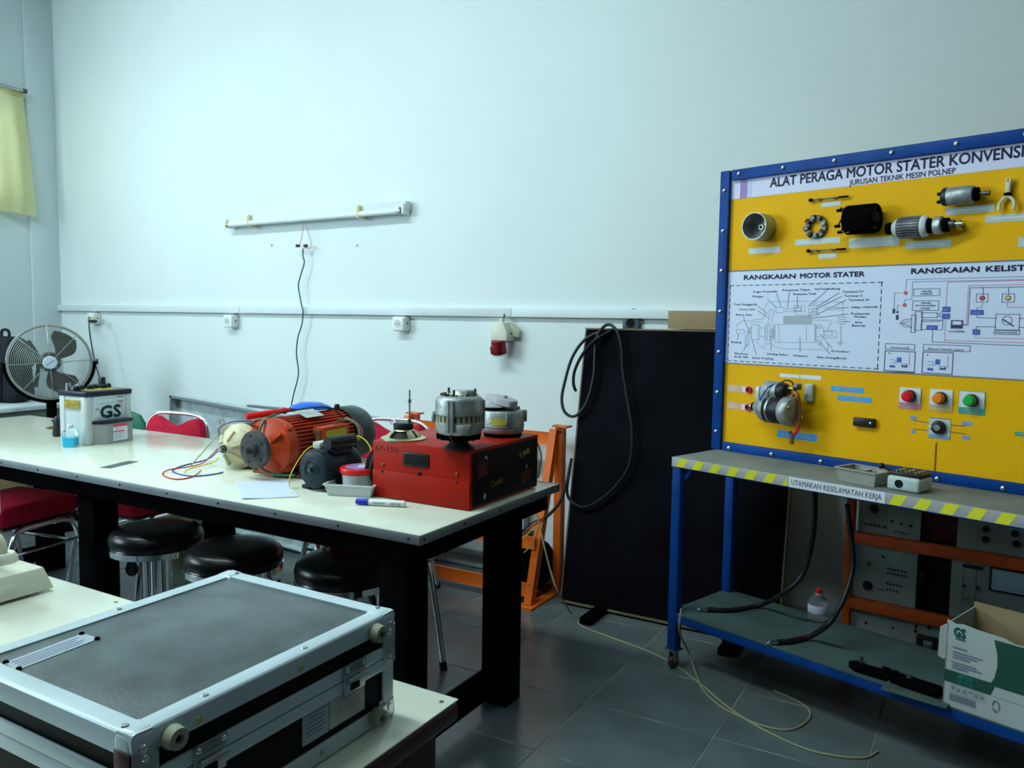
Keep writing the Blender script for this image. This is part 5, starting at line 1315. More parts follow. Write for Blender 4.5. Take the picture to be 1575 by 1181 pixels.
strip(0.493, 0.292, 0.616, 0.019, 'tag_blue', 'TERMINAL 30'); strip(0.520, 0.259, 0.646, 0.019, 'tag_blue', 'TERMINAL C')
strip(0.281, 0.0965, 0.446, 0.028, 'tag_blue', 'MOTOR STATER', ch=0.5)
ik = Ink(FM); ik.line([(0.366, 0.320), (0.366, 0.30)], 0.0015).line([(0.45, 0.292), (0.493, 0.2915)], 0.0012).line([(0.45, 0.262), (0.52, 0.259)], 0.0012); ik.build('pointer_lines', 'tag_pink', t)
# voltmeter / ammeter sockets with pink labels
for z0, nmz in ((0.2605, 0), (0.1885, 1)):
    o = sheet(0.048, z0-0.015, 0.168, z0+0.015, 'tag_pink', 'socket_label')
    ik = Ink(F2)
    for k in range(3): ik.line([(0.054, z0+0.008-k*0.008), (0.098-0.006*k, z0+0.008-k*0.008)], 0.002)
    ik.build('label_print', 'tag_white', o)
    Ink(F2).rect(0.118, z0-0.012, 0.132, z0+0.012).build('label_tab', 'tag_white', o)
    s_ = MB().lathe([(0.0, 0.003), (0.009, 0.003), (0.0095, 0.010), (0.0125, 0.010), (0.0135, 0.006), (0.0135, 0.0), (0.0, 0.0)], 20, T(0.1495, PF-0.001, z0) @ X90(), False).build('test_socket', 'lens_red', t)
    MB().lathe([(0.0, 0.001), (0.0085, 0.0005), (0.0, 0.0)], 14, T(0.1495, PF-0.0045, z0) @ X90(), False).build('socket_hole', 'socket_red', s_)
# indicator lamps
for (x0, x1, z0, z1, pm, lm, s1, s2) in ((0.742, 0.817, 0.2405, 0.315, 'plate_pink', 'lens_red', 'INDIKATOR', 'ACC'), (0.843, 0.919, 0.2415, 0.318, 'plate_sand', 'lens_orange', 'INDIKATOR', 'ON'), (0.937, 1.017, 0.2415, 0.318, 'plate_green', 'lens_green', 'INDIKATOR', 'STARTER')):
    pp = plate(x0, z0, x1, z1, pm, 'lamp_plate')
    MB().box(((x0+x1)/2, PF-0.0025, z0+0.048), (x1-x0-0.004, 0.0012, 0.053)).build('lamp_field', 'tag_white', pp)
    xc = (x0+x1)/2; zc = z0+0.046
    lettering(s1, 'tag_white', pp, 0.0065, bm_(xc, z0+0.0125, 3.2), width=0.052, bold=0.01, align='c', res=1)
    lettering(s2, 'tag_white', pp, 0.0065, bm_(xc, z0+0.0030, 3.2), width=0.008+0.0055*len(s2), bold=0.01, align='c', res=1)
    lp = MB().lathe([(0.0, 0.018), (0.018, 0.018), (0.0215, 0.012), (0.0215, 0.0), (0.0, 0.0)], 28, T(xc, PF-0.003, zc) @ X90(), False).build('lamp_bezel', 'black_plastic', t)
    MB().lathe([(0.0, 0.037), (0.014, 0.036), (0.0175, 0.032), (0.0185, 0.018), (0.0, 0.018)], 28, T(xc, PF-0.003, zc) @ X90(), False).build('lamp_lens', lm, lp)
# key switch
pp = plate(0.847, 0.149, 0.916, 0.219, 'tag_grey', 'switch_plate')
Ink(bm_(0, 0, 3)).rect(0.847, 0.149, 0.916, 0.161).build('plate_band', 'tag_blue2', pp)
Ink(bm_(0, 0, 3)).rect(0.847, 0.217, 0.916, 0.219).build('plate_edge', 'ink', pp)
lettering('KUNCI KONTAK', 'tag_white', pp, 0.0055, bm_(0.8815, 0.1522, 4), width=0.055, bold=0.01, align='c', res=1)
kz = T(0.880, PF-0.003, 0.187) @ X90()
MB().lathe([(0.0, 0.010), (0.012, 0.010), (0.013, 0.016), (0.021, 0.014), (0.0235, 0.006), (0.0235, 0.0), (0.0, 0.0)], 28, kz, False).build('switch_bezel', 'black_plastic', t)
MB().lathe([(0.0, 0.019), (0.011, 0.019), (0.0125, 0.010), (0.0, 0.010)], 24, kz, False).build('key_barrel', 'chrome', t)
MB().box((-0.020, 0, 0.014), (0.014, 0.006, 0.008), 0.002, kz).build('switch_pointer', 'steel', t)
ik = Ink(FM); ik.line([(0.796, 0.202), (0.847, 0.199)], 0.0022).line([(0.797, 0.172), (0.847, 0.172)], 0.0022).line([(0.916, 0.199), (0.962, 0.200)], 0.0022).line([(0.916, 0.175), (0.962, 0.174)], 0.0022)
ik.build('switch_lines', 'ink', t)
for (x, z, s, w_) in ((0.794, 0.210, 'ACC', 0.020), (0.796, 0.163, 'B', 0.014), (0.966, 0.209, 'LOCK', 0.032), (0.966, 0.163, 'ON', 0.022)):
    strip(x-w_/2, z, x+w_/2, 0.013, 'tag_blue2', s)
strip(1.108, 0.192, 1.16, 0.014, 'plate_green', 'STATER')
# black switch and the slot
MB().box((0.628, PF-0.010, 0.178), (0.076, 0.020, 0.032), 0.003).build('toggle_housing', 'black_plastic', t)
MB().box((0.655, PF-0.021, 0.178), (0.008, 0.003, 0.008), 0.001).build('toggle_mark', 'steel', t)
MB().box((0.8735, PF-0.0008, 0.078), (0.0045, 0.002, 0.112)).build('slot', 'wood', t)

# ================================================================ PARTS SCREWED TO THE BOARD (each a thing)
def onb(x, z, y=0.0):
    return BO+SU*x+SV*(PF+y)+Vector((0, 0, z))
GB = 'starter motor parts shown on the yellow board'
# end housing, an open cup
t = thing('end_housing', 'open grey metal cup, the starter end housing, upper part of the display board', 'engine part', onb(0.186, 0.910), SA, GB)
MB().lathe([(0.0, 0.006), (0.050, 0.006), (0.050, 0.075), (0.053, 0.075), (0.053, 0.0), (0.0, 0.0)], 36, X90(), False).build('cup', 'castalu', t)
MB().lathe([(0.0045, 0.024), (0.011, 0.024), (0.014, 0.006), (0.0045, 0.006)], 20, X90(), True).build('bearing_seat', 'castalu', t)
MB().cyl((0, -0.0245, 0), (0, -0.0250, 0), 0.0062, seg=14).build('bore', 'hole', t)
MB().box((0.046, -0.055, 0.003), (0.010, 0.03, 0.010), 0.002).build('lug', 'tag_grey', t)
MB().box((0.022, -0.010, 0.022), (0.010, 0.008, 0.030), 0.002, None).build('inner_rib', 'castalu', t)
# through bolts
for z, lb in ((0.997, 'long black through bolt mounted above the brush holder ring'), (0.8075, 'long black through bolt mounted below the brush holder ring')):
    t = thing('through_bolt', lb, 'bolt', onb(0.457, z), SA, GB)
    MB().cyl((-0.066, -0.012, 0), (0.074, -0.012, 0), 0.0026, seg=10).build('shank', 'dark_steel', t)
    MB().cyl((-0.078, -0.012, 0), (-0.066, -0.012, 0), 0.0065, seg=6).build('head', 'black_paint', t)
    MB().cyl((0.035, -0.012, 0), (0.072, -0.012, 0), 0.0036, seg=10).build('thread', 'black_paint', t)
    for x in (-0.04, 0.02): MB().box((x, -0.007, 0), (0.010, 0.014, 0.007), 0.001).build('holder', 'black_plastic', t)
# brush holder ring
t = thing('brush_holder', 'ring shaped brush holder with a yellow centre on the display board', 'engine part', onb(0.407, 0.897), SA, GB)
rg = [(0.0235, 0.004), (0.0235, 0.012), (0.042, 0.012), (0.044, 0.009), (0.044, 0.004), (0.0235, 0.004)]
MB().lathe(rg, 32, X90(), False).build('ring_plate', 'dark_steel', t)
for k in range(8):
    MB().box((0.034, 0, 0.016), (0.016, 0.011, 0.012), 0.002, X90() @ RZ(45*k+10)).build('brush_box', 'rust' if k % 2 else 'castalu_dirty', t)
for s in (-1, 1): MB().box((s*0.034, -0.004, 0), (0.012, 0.008, 0.012)).build('mount', 'dark_steel', t)
# yoke (stator housing)
t = thing('yoke', 'black cylindrical yoke with dangling brushes on the display board', 'engine part', onb(0.602, 0.905), SA, GB)
MB().lathe([(0.040, 0.052), (0.050, 0.052), (0.052, 0.048), (0.052, -0.050), (0.050, -0.053), (0.040, -0.053), (0.040, 0.052)], 36, T(0, -0.052, 0) @ RY(90) , False).build('shell', 'black_paint', t)
for k in range(4):
    MB().box((0.036, 0, 0), (0.010, 0.034, 0.085), 0.004, T(0, -0.052, 0) @ RY(90) @ RZ(90*k+20)).build('pole_shoe', 'castalu_dirty', t)
MB().lathe([(0.0, -0.046), (0.040, -0.046), (0.040, -0.050), (0.0, -0.050)], 24, T(0, -0.052, 0) @ RY(90), False).build('inner_end', 'hole', t)
MB().box((0, -0.004, 0), (0.05, 0.014, 0.04)).build('mount', 'black_paint', t)
for i, (dx, dz) in enumerate(((-0.085, 0.038), (-0.090, -0.018), (-0.078, -0.040))):
    MB().tube([(-0.045, -0.060, 0.03-0.03*i), (-0.062, -0.062, 0.04-0.028*i), (dx+0.008, -0.055, dz+0.008), (dx, -0.05, dz)], 0.0028, 6).build('brush_lead', 'black_plastic', t)
    MB().box((dx, -0.05, dz), (0.020, 0.010, 0.010), 0.001).build('brush', 'black_paint', t)
MB().tube([(-0.05, -0.07, -0.03), (-0.060, -0.07, -0.04), (-0.045, -0.075, -0.045), (-0.03, -0.08, -0.045)], 0.0025, 6).build('brush_lead', 'copper', t)
# armature
t = thing('armature', 'armature with white bound windings and a geared shaft on the display board', 'engine part', onb(0.772, 0.866), SA, GB)
ma = T(0, -0.042, 0) @ RY(90)
MB().cyl(ma @ Vector((0, 0, -0.09)), ma @ Vector((0, 0, 0.16)), 0.0075, seg=14).build('shaft', 'steel', t)
MB().lathe([(0.0, -0.088), (0.019, -0.086), (0.021, -0.080), (0.021, -0.062), (0.0, -0.060)], 24, ma, False).build('commutator', 'black_paint', t)
MB().lathe([(0.0, -0.062), (0.022, -0.062), (0.032, -0.048), (0.033, -0.040), (0.0, -0.040)], 28, ma, False).build('winding_head', 'sticker', t)
MB().lathe([(0.0, -0.042), (0.036, -0.042), (0.036, 0.034), (0.0, 0.034)], 32, ma, False).build('core', 'iron_disc', t)
b = MB()
for k in range(24): b.box((0.0365, 0, -0.004), (0.003, 0.003, 0.07), 0, ma @ RZ(15*k))
b.build('core_slots', 'castalu_dirty', t)['kind'] = 'stuff'
MB().lathe([(0.0, 0.034), (0.036, 0.034), (0.036, 0.044), (0.030, 0.052), (0.0, 0.054)], 30, ma, False).build('winding_head', 'tag_white', t)
MB().lathe([(0.0, 0.054), (0.026, 0.055), (0.022, 0.066), (0.0, 0.068)], 24, ma, False).build('end_disc', 'black_paint', t)
MB().lathe([(0.0, 0.072), (0.027, 0.072), (0.030, 0.076), (0.030, 0.095), (0.026, 0.099), (0.0, 0.100)], 28, ma, False).build('clutch', 'castalu', t)
MB().lathe([(0.0, 0.100), (0.023, 0.101), (0.023, 0.116), (0.0, 0.117)], 24, ma, False).build('clutch_cup', 'black_paint', t)
MB().lathe([(0.0, 0.117), (0.015, 0.118), (0.015, 0.134), (0.0, 0.135)], 16, ma, False).build('pinion', 'dark_steel', t)
MB().box((0.150, -0.042, 0.0), (0.004, 0.012, 0.026), 0.001).build('stop_ring', 'dark_steel', t)
for x in (-0.076, 0.145): MB().box((x, -0.02, 0), (0.010, 0.04, 0.012), 0.001).build('holder', 'black_plastic', t)
# solenoid
t = thing('solenoid', 'silver solenoid with black ends, top row of the display board', 'engine part', onb(0.918, 0.958), SA, GB)
ms_ = T(0, -0.036, 0) @ RY(90)
MB().lathe([(0.0, -0.042), (0.028, -0.042), (0.030, -0.038), (0.030, 0.036), (0.027, 0.040), (0.0, 0.041)], 32, ms_, False).build('can', 'castalu', t)
MB().lathe([(0.0, -0.058), (0.026, -0.056), (0.0305, -0.050), (0.0305, -0.038), (0.0, -0.037)], 28, ms_, False).build('cap', 'black_plastic', t)
for z in (-0.012, 0.014): MB().cyl(ms_ @ Vector((z, 0.005, -0.074)), ms_ @ Vector((z, 0.005, -0.055)), 0.0055, seg=8).build('terminal', 'black_paint', t)
MB().lathe([(0.0, 0.040), (0.022, 0.041), (0.022, 0.052), (0.009, 0.056), (0.0, 0.057)], 24, ms_, False).build('front_ring', 'black_paint', t)
MB().cyl(ms_ @ Vector((0, 0, 0.05)), ms_ @ Vector((0, 0, 0.082)), 0.006, seg=12).cyl(ms_ @ Vector((0, 0, 0.070)), ms_ @ Vector((0, 0, 0.086)), 0.008, seg=10).build('plunger', 'dark_steel', t)
MB().box((0.0, -0.006, 0), (0.03, 0.014, 0.03)).build('mount', 'black_paint', t)
# fork lever
t = thing('fork_lever', 'tan two pronged fork lever at the edge of the display board', 'engine part', onb(1.048, 0.945), SA, GB)
MB().box((0, -0.014, 0.028), (0.015, 0.014, 0.034), 0.004).box((-0.004, -0.014, 0.048), (0.006, 0.012, 0.016), 0.002).box((0.006, -0.014, 0.048), (0.006, 0.012, 0.016), 0.002).build('arm', 'old_cream', t)
MB().box((0, -0.014, 0.006), (0.020, 0.018, 0.008), 0.002).build('pivot', 'black_paint', t)
for s in (-1, 1):
    MB().tube([(0, -0.014, 0.002), (s*0.012, -0.014, -0.008), (s*0.021, -0.016, -0.024), (s*0.020, -0.018, -0.044)], 0.0052, 8).build('prong', 'old_cream', t)
MB().box((0, -0.004, 0.02), (0.01, 0.012, 0.01)).build('mount', 'black_paint', t)
# complete starter motor
t = thing('starter_motor', 'complete starter motor with a solenoid on top, lower part of the display board', 'engine part', onb(0.320, 0.215), SA, GB)
ms_ = T(0.004, -0.085, -0.014) @ RZ(-12) @ RY(90)     # local z runs to the right
MB().lathe([(0.0, -0.036), (0.052, -0.036), (0.054, -0.032), (0.054, 0.036), (0.052, 0.040), (0.0, 0.040)], 36, ms_, False).build('yoke', 'black_plastic', t)
MB().lathe([(0.0543, -0.020), (0.0550, -0.019), (0.0550, -0.011), (0.0543, -0.010)], 36, ms_).build('yoke_band', 'steel', t)
MB().lathe([(0.0, 0.038), (0.053, 0.038), (0.056, 0.042), (0.056, 0.070), (0.050, 0.078), (0.0, 0.080)], 36, ms_, False).build('rear_cover', 'castalu', t)
MB().lathe([(0.0, 0.0815), (0.036, 0.0812), (0.040, 0.077), (0.0, 0.078)], 30, ms_, False).build('cover_face', 'castalu_dirty', t)
for an in (60, 240):
    an = R(an); MB().cyl(ms_ @ Vector((0.043*math.cos(an), 0.043*math.sin(an), 0.076)), ms_ @ Vector((0.043*math.cos(an), 0.043*math.sin(an), 0.086)), 0.006, seg=6).build('bolt_head', 'brass', t)
MB().lathe([(0.0, -0.112), (0.018, -0.110), (0.024, -0.098), (0.034, -0.084), (0.050, -0.064), (0.0545, -0.048), (0.055, -0.034), (0.0, -0.034)], 32, ms_, False).build('front_housing', 'castalu', t)
MB().cyl(ms_ @ Vector((0, 0, -0.134)), ms_ @ Vector((0, 0, -0.110)), 0.012, seg=16).build('nose', 'steel', t)
MB().lathe([(0.0, -0.112), (0.017, -0.112), (0.017, -0.120), (0.0, -0.120)], 20, ms_, False).build('nose_ring', 'black_paint', t)
MB().box((-0.068, -0.088, 0.026), (0.022, 0.050, 0.090), 0.006).build('flange', 'castalu', t)
MB().prism([(-0.075, 0.0), (-0.02, 0.0), (-0.02, 0.050), (-0.050, 0.072), (-0.075, 0.060)], 0.055, 0.110, X90(), 0.005).build('lever_housing', 'castalu_dirty', t)
MB().prism([(-0.10, -0.03), (-0.04, -0.060), (0.03, -0.066), (0.03, -0.04), (-0.05, -0.02)], 0.03, 0.10, X90(), 0.004).build('housing_web', 'castalu_dirty', t)
mo = T(-0.004, -0.080, 0.058) @ RZ(-12) @ RY(90)
MB().lathe([(0.0, -0.052), (0.030, -0.052), (0.036, -0.046), (0.036, 0.020), (0.0, 0.022)], 30, mo, False).build('solenoid_can', 'castalu', t)
MB().lathe([(0.0, 0.020), (0.033, 0.021), (0.033, 0.038), (0.026, 0.048), (0.0, 0.050)], 28, mo, False).build('solenoid_cap', 'black_plastic', t)
for dx in (-0.014, 0.014):
    q0 = mo @ Vector((dx, 0.004, 0.045)); q1 = mo @ Vector((dx, 0.004, 0.076))
    MB().cyl(q0, q1, 0.006, seg=10).build('terminal', 'copper' if dx > 0 else 'brass', t)
MB().box((0.075, -0.07, 0.078), (0.024, 0.03, 0.024), 0.005).build('terminal_nut', 'dark_steel', t)
MB().box((0.092, -0.010, 0.055), (0.034, 0.020, 0.066), 0.004).build('mount_bracket', 'tag_grey', t)
MB().box((0.0, -0.015, 0.0), (0.10, 0.03, 0.06), 0.004).build('mount', 'dark_steel', t)
MB().tube([(0.010, -0.09, 0.092), (-0.02, -0.12, 0.070), (-0.045, -0.13, 0.02)], 0.0028, 6).build('blue_lead', 'wire_blue', t)
MB().tube([(0.02, -0.085, 0.094), (0.04, -0.09, 0.102), (0.06, -0.085, 0.096), (0.066, -0.08, 0.075)], 0.0028, 6).build('lead', 'black_plastic', t)
MB().tube([(0.066, -0.08, 0.062), (0.085, -0.085, 0.045), (0.095, -0.085, 0.0), (0.098, -0.09, -0.05), (0.092, -0.095, -0.068)], 0.0075, 8).build('copper_strap', 'copper', t)
MB().tube([(0.098, -0.09, -0.045), (0.097, -0.093, -0.075), (0.084, -0.097, -0.100)], 0.0065, 8).build('red_sleeve', 'red_plastic', t)
MB().box((0.076, -0.098, -0.116), (0.014, 0.010, 0.044), 0.002, None).build('clamp', 'rust', t)
MB().box((0.068, -0.098, -0.094), (0.005, 0.012, 0.012), 0.001).build('clamp_jaw', 'dark_steel', t)

# ================================================================ ON THE TROLLEY SHELVES
def ons(u, v, z): return SO+SU*u+SV*v+Vector((0, 0, z))
t = thing('parts_tray', 'shallow frosted plastic tray on the upper trolley shelf below the board', 'tray', ons(0.715, 0.105, ZS+0.0005), SA+R(-8))
trayshape(0.075, 0.055, 0.045, 0.0015, 0.88, 'frosted_dim', t)
MB().box((0.0, 0, 0.022), (0.0015, 0.095, 0.036)).build('divider', 'frosted_dim', t)
t = thing('junction_box', 'grey metal terminal box with a black top and lever on the upper shelf', 'terminal box', ons(0.866, 0.098, ZS+0.0005), SA+R(-3))
MB().box((0, 0, 0.024), (0.105, 0.100, 0.046), 0.010, seg=3).build('housing', 'tag_grey', t)
MB().box((0.0, 0.004, 0.052), (0.098, 0.086, 0.014), 0.003).build('terminal_plate', 'black_plastic', t)
for i in range(3):
    for j in range(3):
        MB().cyl((-0.03+0.03*i, -0.022+0.026*j, 0.058), (-0.03+0.03*i, -0.022+0.026*j, 0.064), 0.006, seg=10).build('terminal_screw', 'brass' if j else 'steel', t)
MB().cyl((-0.012, -0.0495, 0.024), (-0.012, -0.052, 0.024), 0.013, seg=18).build('knockout', 'hole', t)
MB().tube([(-0.045, 0.0, 0.056), (-0.065, -0.004, 0.056), (-0.085, -0.008, 0.064)], 0.005, 8).build('lever', 'black_plastic', t)
MB().lathe([(0.0, -0.011), (0.008, -0.008), (0.011, 0.0), (0.008, 0.008), (0.0, 0.011)], 16, T(-0.09, -0.009, 0.066), False).build('lever_ball', 'black_plastic', t)
# battery cables hanging to the lower shelf
def sp(x, y, v): 
    q = atv(x, y, v); return SO+SU*q.x+SV*q.y+Vector((0, 0, q.z))
def spz(x, y, z): return atz(x, y, z)
P = [sp(1254, 735, 0.335), sp(1254, 760, 0.33), sp(1253, 805, 0.32), sp(1247, 845, 0.30), sp(1234, 884, 0.27), sp(1208, 910, 0.23)]+[spz(1170, 930, ZL+0.016), spz(1124, 938, ZL+0.0105), spz(1088, 937, ZL+0.0105)]
t = thing('battery_cable', 'thick black battery cable curving onto the lower shelf beside the blue leg', 'cable', (P[-1].x, P[-1].y, ZL))
L0 = Vector(t.location)
MB().tube([tuple(p-L0) for p in P], 0.0095, 10, 6).build('cable', 'cable_black', t)
e = P[-1]-L0; d = (P[-1]-P[-2]).normalized()
MB().box(e+d*0.012, (0.03, 0.016, 0.005), 0.001).ring(0.008, 0.003, 16, 6, T(*(e+d*0.034))).build('cable_lug', 'steel', t)
P = [sp(1303, 775, 0.32), sp(1305, 790, 0.31), sp(1310, 830, 0.29), sp(1312, 870, 0.26), sp(1304, 905, 0.22), sp(1290, 937, 0.17), sp(1272, 962, 0.12)]+[spz(1245, 979, ZL+0.016), spz(1215, 986, ZL+0.0105), spz(1196, 987, ZL+0.0105)]
t = thing('battery_cable', 'thick black battery cable with a lug curving over the lower shelf beside the bottle', 'cable', (P[-1].x, P[-1].y, ZL))
L0 = Vector(t.location)
MB().tube([tuple(p-L0) for p in P], 0.0095, 10, 6).build('cable', 'cable_black', t)
e = P[-1]-L0; d = (P[-1]-P[-2]).normalized()
MB().tube([tuple(p-L0+Vector((0, 0, 0.004))) for p in P[-4:-1]], 0.0075, 8, 6).build('red_stripe', 'maroon', t)
MB().box(e+d*0.012, (0.03, 0.016, 0.005), 0.001).ring(0.008, 0.003, 16, 6, T(*(e+d*0.034))).build('cable_lug', 'steel', t)
# water bottle
q = ons(0.440, 0.378, ZL)
t = thing('water_bottle', 'clear plastic water bottle with a red cap on the lower trolley shelf', 'bottle', q, 0)
MB().lathe([(0.0, 0.001), (0.032, 0.001), (0.037, 0.006), (0.037, 0.030), (0.035, 0.033), (0.037, 0.036), (0.037, 0.066), (0.033, 0.082), (0.016, 0.098), (0.0125, 0.112), (0.0, 0.112)], 28, None, False).build('body', 'pet', t)
lb = MB().lathe([(0.0375, 0.032), (0.0380, 0.033), (0.0380, 0.062), (0.0375, 0.063)], 28, None, False).build('wrap_label', 'header_white', t)
MB().lathe([(0.012, 0.108), (0.0135, 0.109), (0.0135, 0.121), (0.011, 0.124), (0.0, 0.124)], 20, None, False).build('cap', 'red_plastic', t)
MB().lathe([(0.014, 0.102), (0.014, 0.107)], 20).build('cap_ring', 'white_plastic', t)
# black parts lying on the lower shelf
q = spz(1338, 1036, ZL)
t = thing('steel_clamp', 'small black iron clamp lying on the lower shelf in front of the rack', 'clamp', (q.x, q.y, ZL), SA)
MB().prism([(-0.075, 0.0), (-0.06, 0.022), (-0.02, 0.012), (0.03, 0.018), (0.07, 0.03), (0.085, 0.012), (0.07, -0.018), (0.02, -0.022), (-0.04, -0.025)], 0.0, 0.022, None, 0.005).build('body', 'black_paint', t)
MB().cyl((-0.03, 0.0, 0.02), (-0.03, 0.0, 0.048), 0.006, seg=10).cyl((-0.045, 0, 0.035), (-0.015, 0, 0.035), 0.004, seg=8).build('screw', 'dark_steel', t)
MB().lathe([(0.0, 0.036), (0.015, 0.034), (0.018, 0.02), (0.0, 0.018)], 14, T(0.05, 0.004, 0), False).build('knuckle', 'black_paint', t)
a = spz(1395, 1068, ZL); 
t = thing('circuit_board', 'flat circuit board lying on the lower shelf under the black lock', 'circuit board', (a.x+0.03, a.y+0.03, ZL), SA+R(6))
MB().box((0, 0, 0.004), (0.19, 0.12, 0.006), 0.001).build('board', 'shelf_green', t)
b = MB()
for i in range(9):
    for j in range(3): b.box((-0.075+0.018*i, -0.05+0.012*j, 0.0075), (0.006, 0.004, 0.002))
b.build('solder_points', 'brass', t)['kind'] = 'stuff'
t = thing('black_lock', 'black metal lock lying on top of the circuit board', 'lock', (a.x+0.012, a.y+0.040, ZL+0.0075), SA)
MB().box((0.02, 0, 0.016), (0.13, 0.045, 0.03), 0.008, seg=3).build('body', 'black_paint', t)
MB().lathe([(0.0, -0.016), (0.016, -0.016), (0.018, 0.0), (0.016, 0.016), (0.0, 0.016)], 18, T(-0.055, 0, 0.018), False).build('round_end', 'black_paint', t)
MB().cyl((-0.01, 0, 0.03), (-0.01, 0, 0.037), 0.010, seg=16).build('cylinder', 'steel', t)
# open battery carton
x0, y0 = 0, 0
t = thing('battery_carton', 'open white and green battery carton with torn flaps on the lower shelf', 'carton', ons(1.035, 0.004, ZL+0.0005), SA+R(-1))
CWd, CDp, CH, TH = 0.246, 0.22, 0.268, 0.004
fw = MB().prism([(0, 0), (CWd, 0), (CWd, CH*0.93), (CWd*0.75, CH*0.92), (CWd*0.62, CH*0.955), (CWd*0.34, CH*0.965), (CWd*0.18, CH*0.985), (CWd*0.10, CH*0.97), (0.0, CH)], 0, TH, T(0, TH, 0) @ X90()).build('front_wall', 'cardboard_white', t)
MB().box((CWd/2, CDp, CH*0.51), (CWd, TH, CH*1.02)).build('back_wall', 'cardboard', t)
MB().box((TH/2, CDp/2, CH*0.48), (TH, CDp, CH*0.96)).build('side_wall', 'cardboard_white', t)
MB().box((CWd-TH/2, CDp/2, CH*0.53), (TH, CDp, CH*1.06)).build('side_wall', 'cardboard', t)
MB().box((CWd/2, CDp/2, 0.003), (CWd-0.008, CDp-0.004, 0.004)).build('bottom', 'cardboard', t)
MB().prism([(0.004, CH*0.93), (-0.014, CH*0.90), (-0.034, CH*0.84), (-0.036, CH*0.50), (-0.022, CH*0.47), (0.0, CH*0.52)], 0, 0.004, T(0, 0.045, 0) @ RZ(12) @ X90()).build('torn_flap', 'cardboard_white', t)
SCZ = Matrix.Diagonal((0.685, 1.19, 1, 1))
mc = T(0, -0.0008, 0) @ X90() @ SCZ
ik = Ink(mc)
pts = [(CWd, 0.075), (0.175, 0.075)]
ik.poly([(0.0, 0.063), (0.182, 0.063), (0.188, 0.095), (0.0, 0.095)])
ik.poly([(0.182, 0.063), (0.358, 0.063), (0.358, 0.205), (0.190, 0.205), (0.205, 0.17), (0.208, 0.14), (0.200, 0.11), (0.188, 0.095)])
ik.build('green_print', 'box_green', fw)
Ink(T(0, -0.0016, 0) @ X90() @ SCZ).poly([(0.190, 0.063), (0.358, 0.063), (0.358, 0.088), (0.205, 0.088)]).build('white_band', 'cardboard_white', fw)
m2 = T(0, -0.0024, 0) @ X90() @ SCZ
lettering('GS', 'box_print', fw, 0.022, m2 @ T(0.030, 0.188, 0), width=0.046, bold=0.05)
Ink(m2).rect(0.038, 0.180, 0.076, 0.185).build('logo_underline', 'box_print', fw)
ik = Ink(m2)
for y_, n_ in ((0.158, 3), (0.146, 6), (0.139, 6), (0.132, 4), (0.119, 5), (0.112, 6), (0.105, 4)):
    x = 0.032
    for q in range(n_):
        w_ = 0.010+0.009*random.random(); ik.line([(x, y_), (x+w_, y_)], 0.0036); x += w_+0.004
for y_ in (0.158, 0.146, 0.119): ik.rect(0.024, y_-0.001, 0.027, y_+0.001)
ik.build('carton_text', 'ink_soft', fw)
lettering('48D26R', 'plate_green', fw, 0.0115, m2 @ T(0.055, 0.081, 0), width=0.066, bold=0.03)
lettering('12V 50Ah', 'plate_green', fw, 0.0105, m2 @ T(0.055, 0.067, 0), width=0.066, bold=0.02)
ik = Ink(m2)
for k in range(6):
    xx = 0.026+k*0.024; ik.rect(xx, 0.040, xx+0.022, 0.060, 0.0008)
    if k == 0: ik.poly([(xx+0.006, 0.056), (xx+0.016, 0.056), (xx+0.011, 0.045)])
    elif k == 3: ik.poly([(xx+0.004, 0.051), (xx+0.018, 0.051), (xx+0.011, 0.057)]).line([(xx+0.011, 0.051), (xx+0.011, 0.044)], 0.001)
    else: ik.rect(xx+0.007, 0.045, xx+0.010, 0.055).rect(xx+0.012, 0.045, xx+0.015, 0.055)
xx = 0.026
for k in range(26):
    w_ = 0.0012+0.0014*((k*7) % 3); ik.rect(xx, 0.018, xx+w_, 0.036); xx += w_+0.0016
for k in range(3):
    a0 = R(90+120*k); ik.line([(0.212+0.013*math.cos(a0+R(15*j)), 0.040+0.013*math.sin(a0+R(15*j))) for j in range(7)], 0.003)
ik.build('carton_print', 'ink_soft', fw)

# ================================================================ TRAINER RACK BEHIND THE TROLLEY
a = aty(1294, 962, 3.42)
RZK = R(-7)
t = thing('trainer_rack', 'orange electronics trainer rack with white instrument panels behind the trolley', 'rack', (a.x, 3.42, 0), RZK)
RL = Vector(t.location); RU = Vector((math.cos(RZK), math.sin(RZK), 0)); RV = Vector((-math.sin(RZK), math.cos(RZK), 0))
def rk(x, y, v=0.0):
    d = ray(x, y); s = ((RL+RV*v-CAM).dot(RV))/d.dot(RV); P = CAM+d*s; return ((P-RL).dot(RU), P.z)
W_ = 1.15
MB().box((0.012, 0.02, 0.40), (0.03, 0.04, 0.80), 0.002).build('post', 'rack_orange', t)
MB().box((W_-0.012, 0.02, 0.40), (0.03, 0.04, 0.80), 0.002).build('post', 'rack_orange', t)
z1 = rk(1440, 848)[1]; z2 = rk(1400, 947)[1]
for z in (0.79, z1, z2, 0.03):
    MB().box((W_/2, 0.018, z), (W_-0.05, 0.036, 0.042), 0.002).build('rail', 'rack_orange', t)
MB().box((W_/2, 0.10, 0.40), (W_-0.06, 0.006, 0.76)).build('back_panel', 'rack_dark', t)
def rack_panel(x0, z0, x1, z1_, y=0.03):
    return MB().box(((x0+x1)/2, y, (z0+z1_)/2), (x1-x0, 0.006, z1_-z0), 0.001, seg=1).build('instrument_panel', 'rack_panel', t)
def rmx(y): return T(0, y, 0) @ X90()
YP = 0.026
xa0 = rk(1316, 830)[0]; xa1 = rk(1413, 830)[0]; xb0 = rk(1470, 830)[0]
zt = 0.768
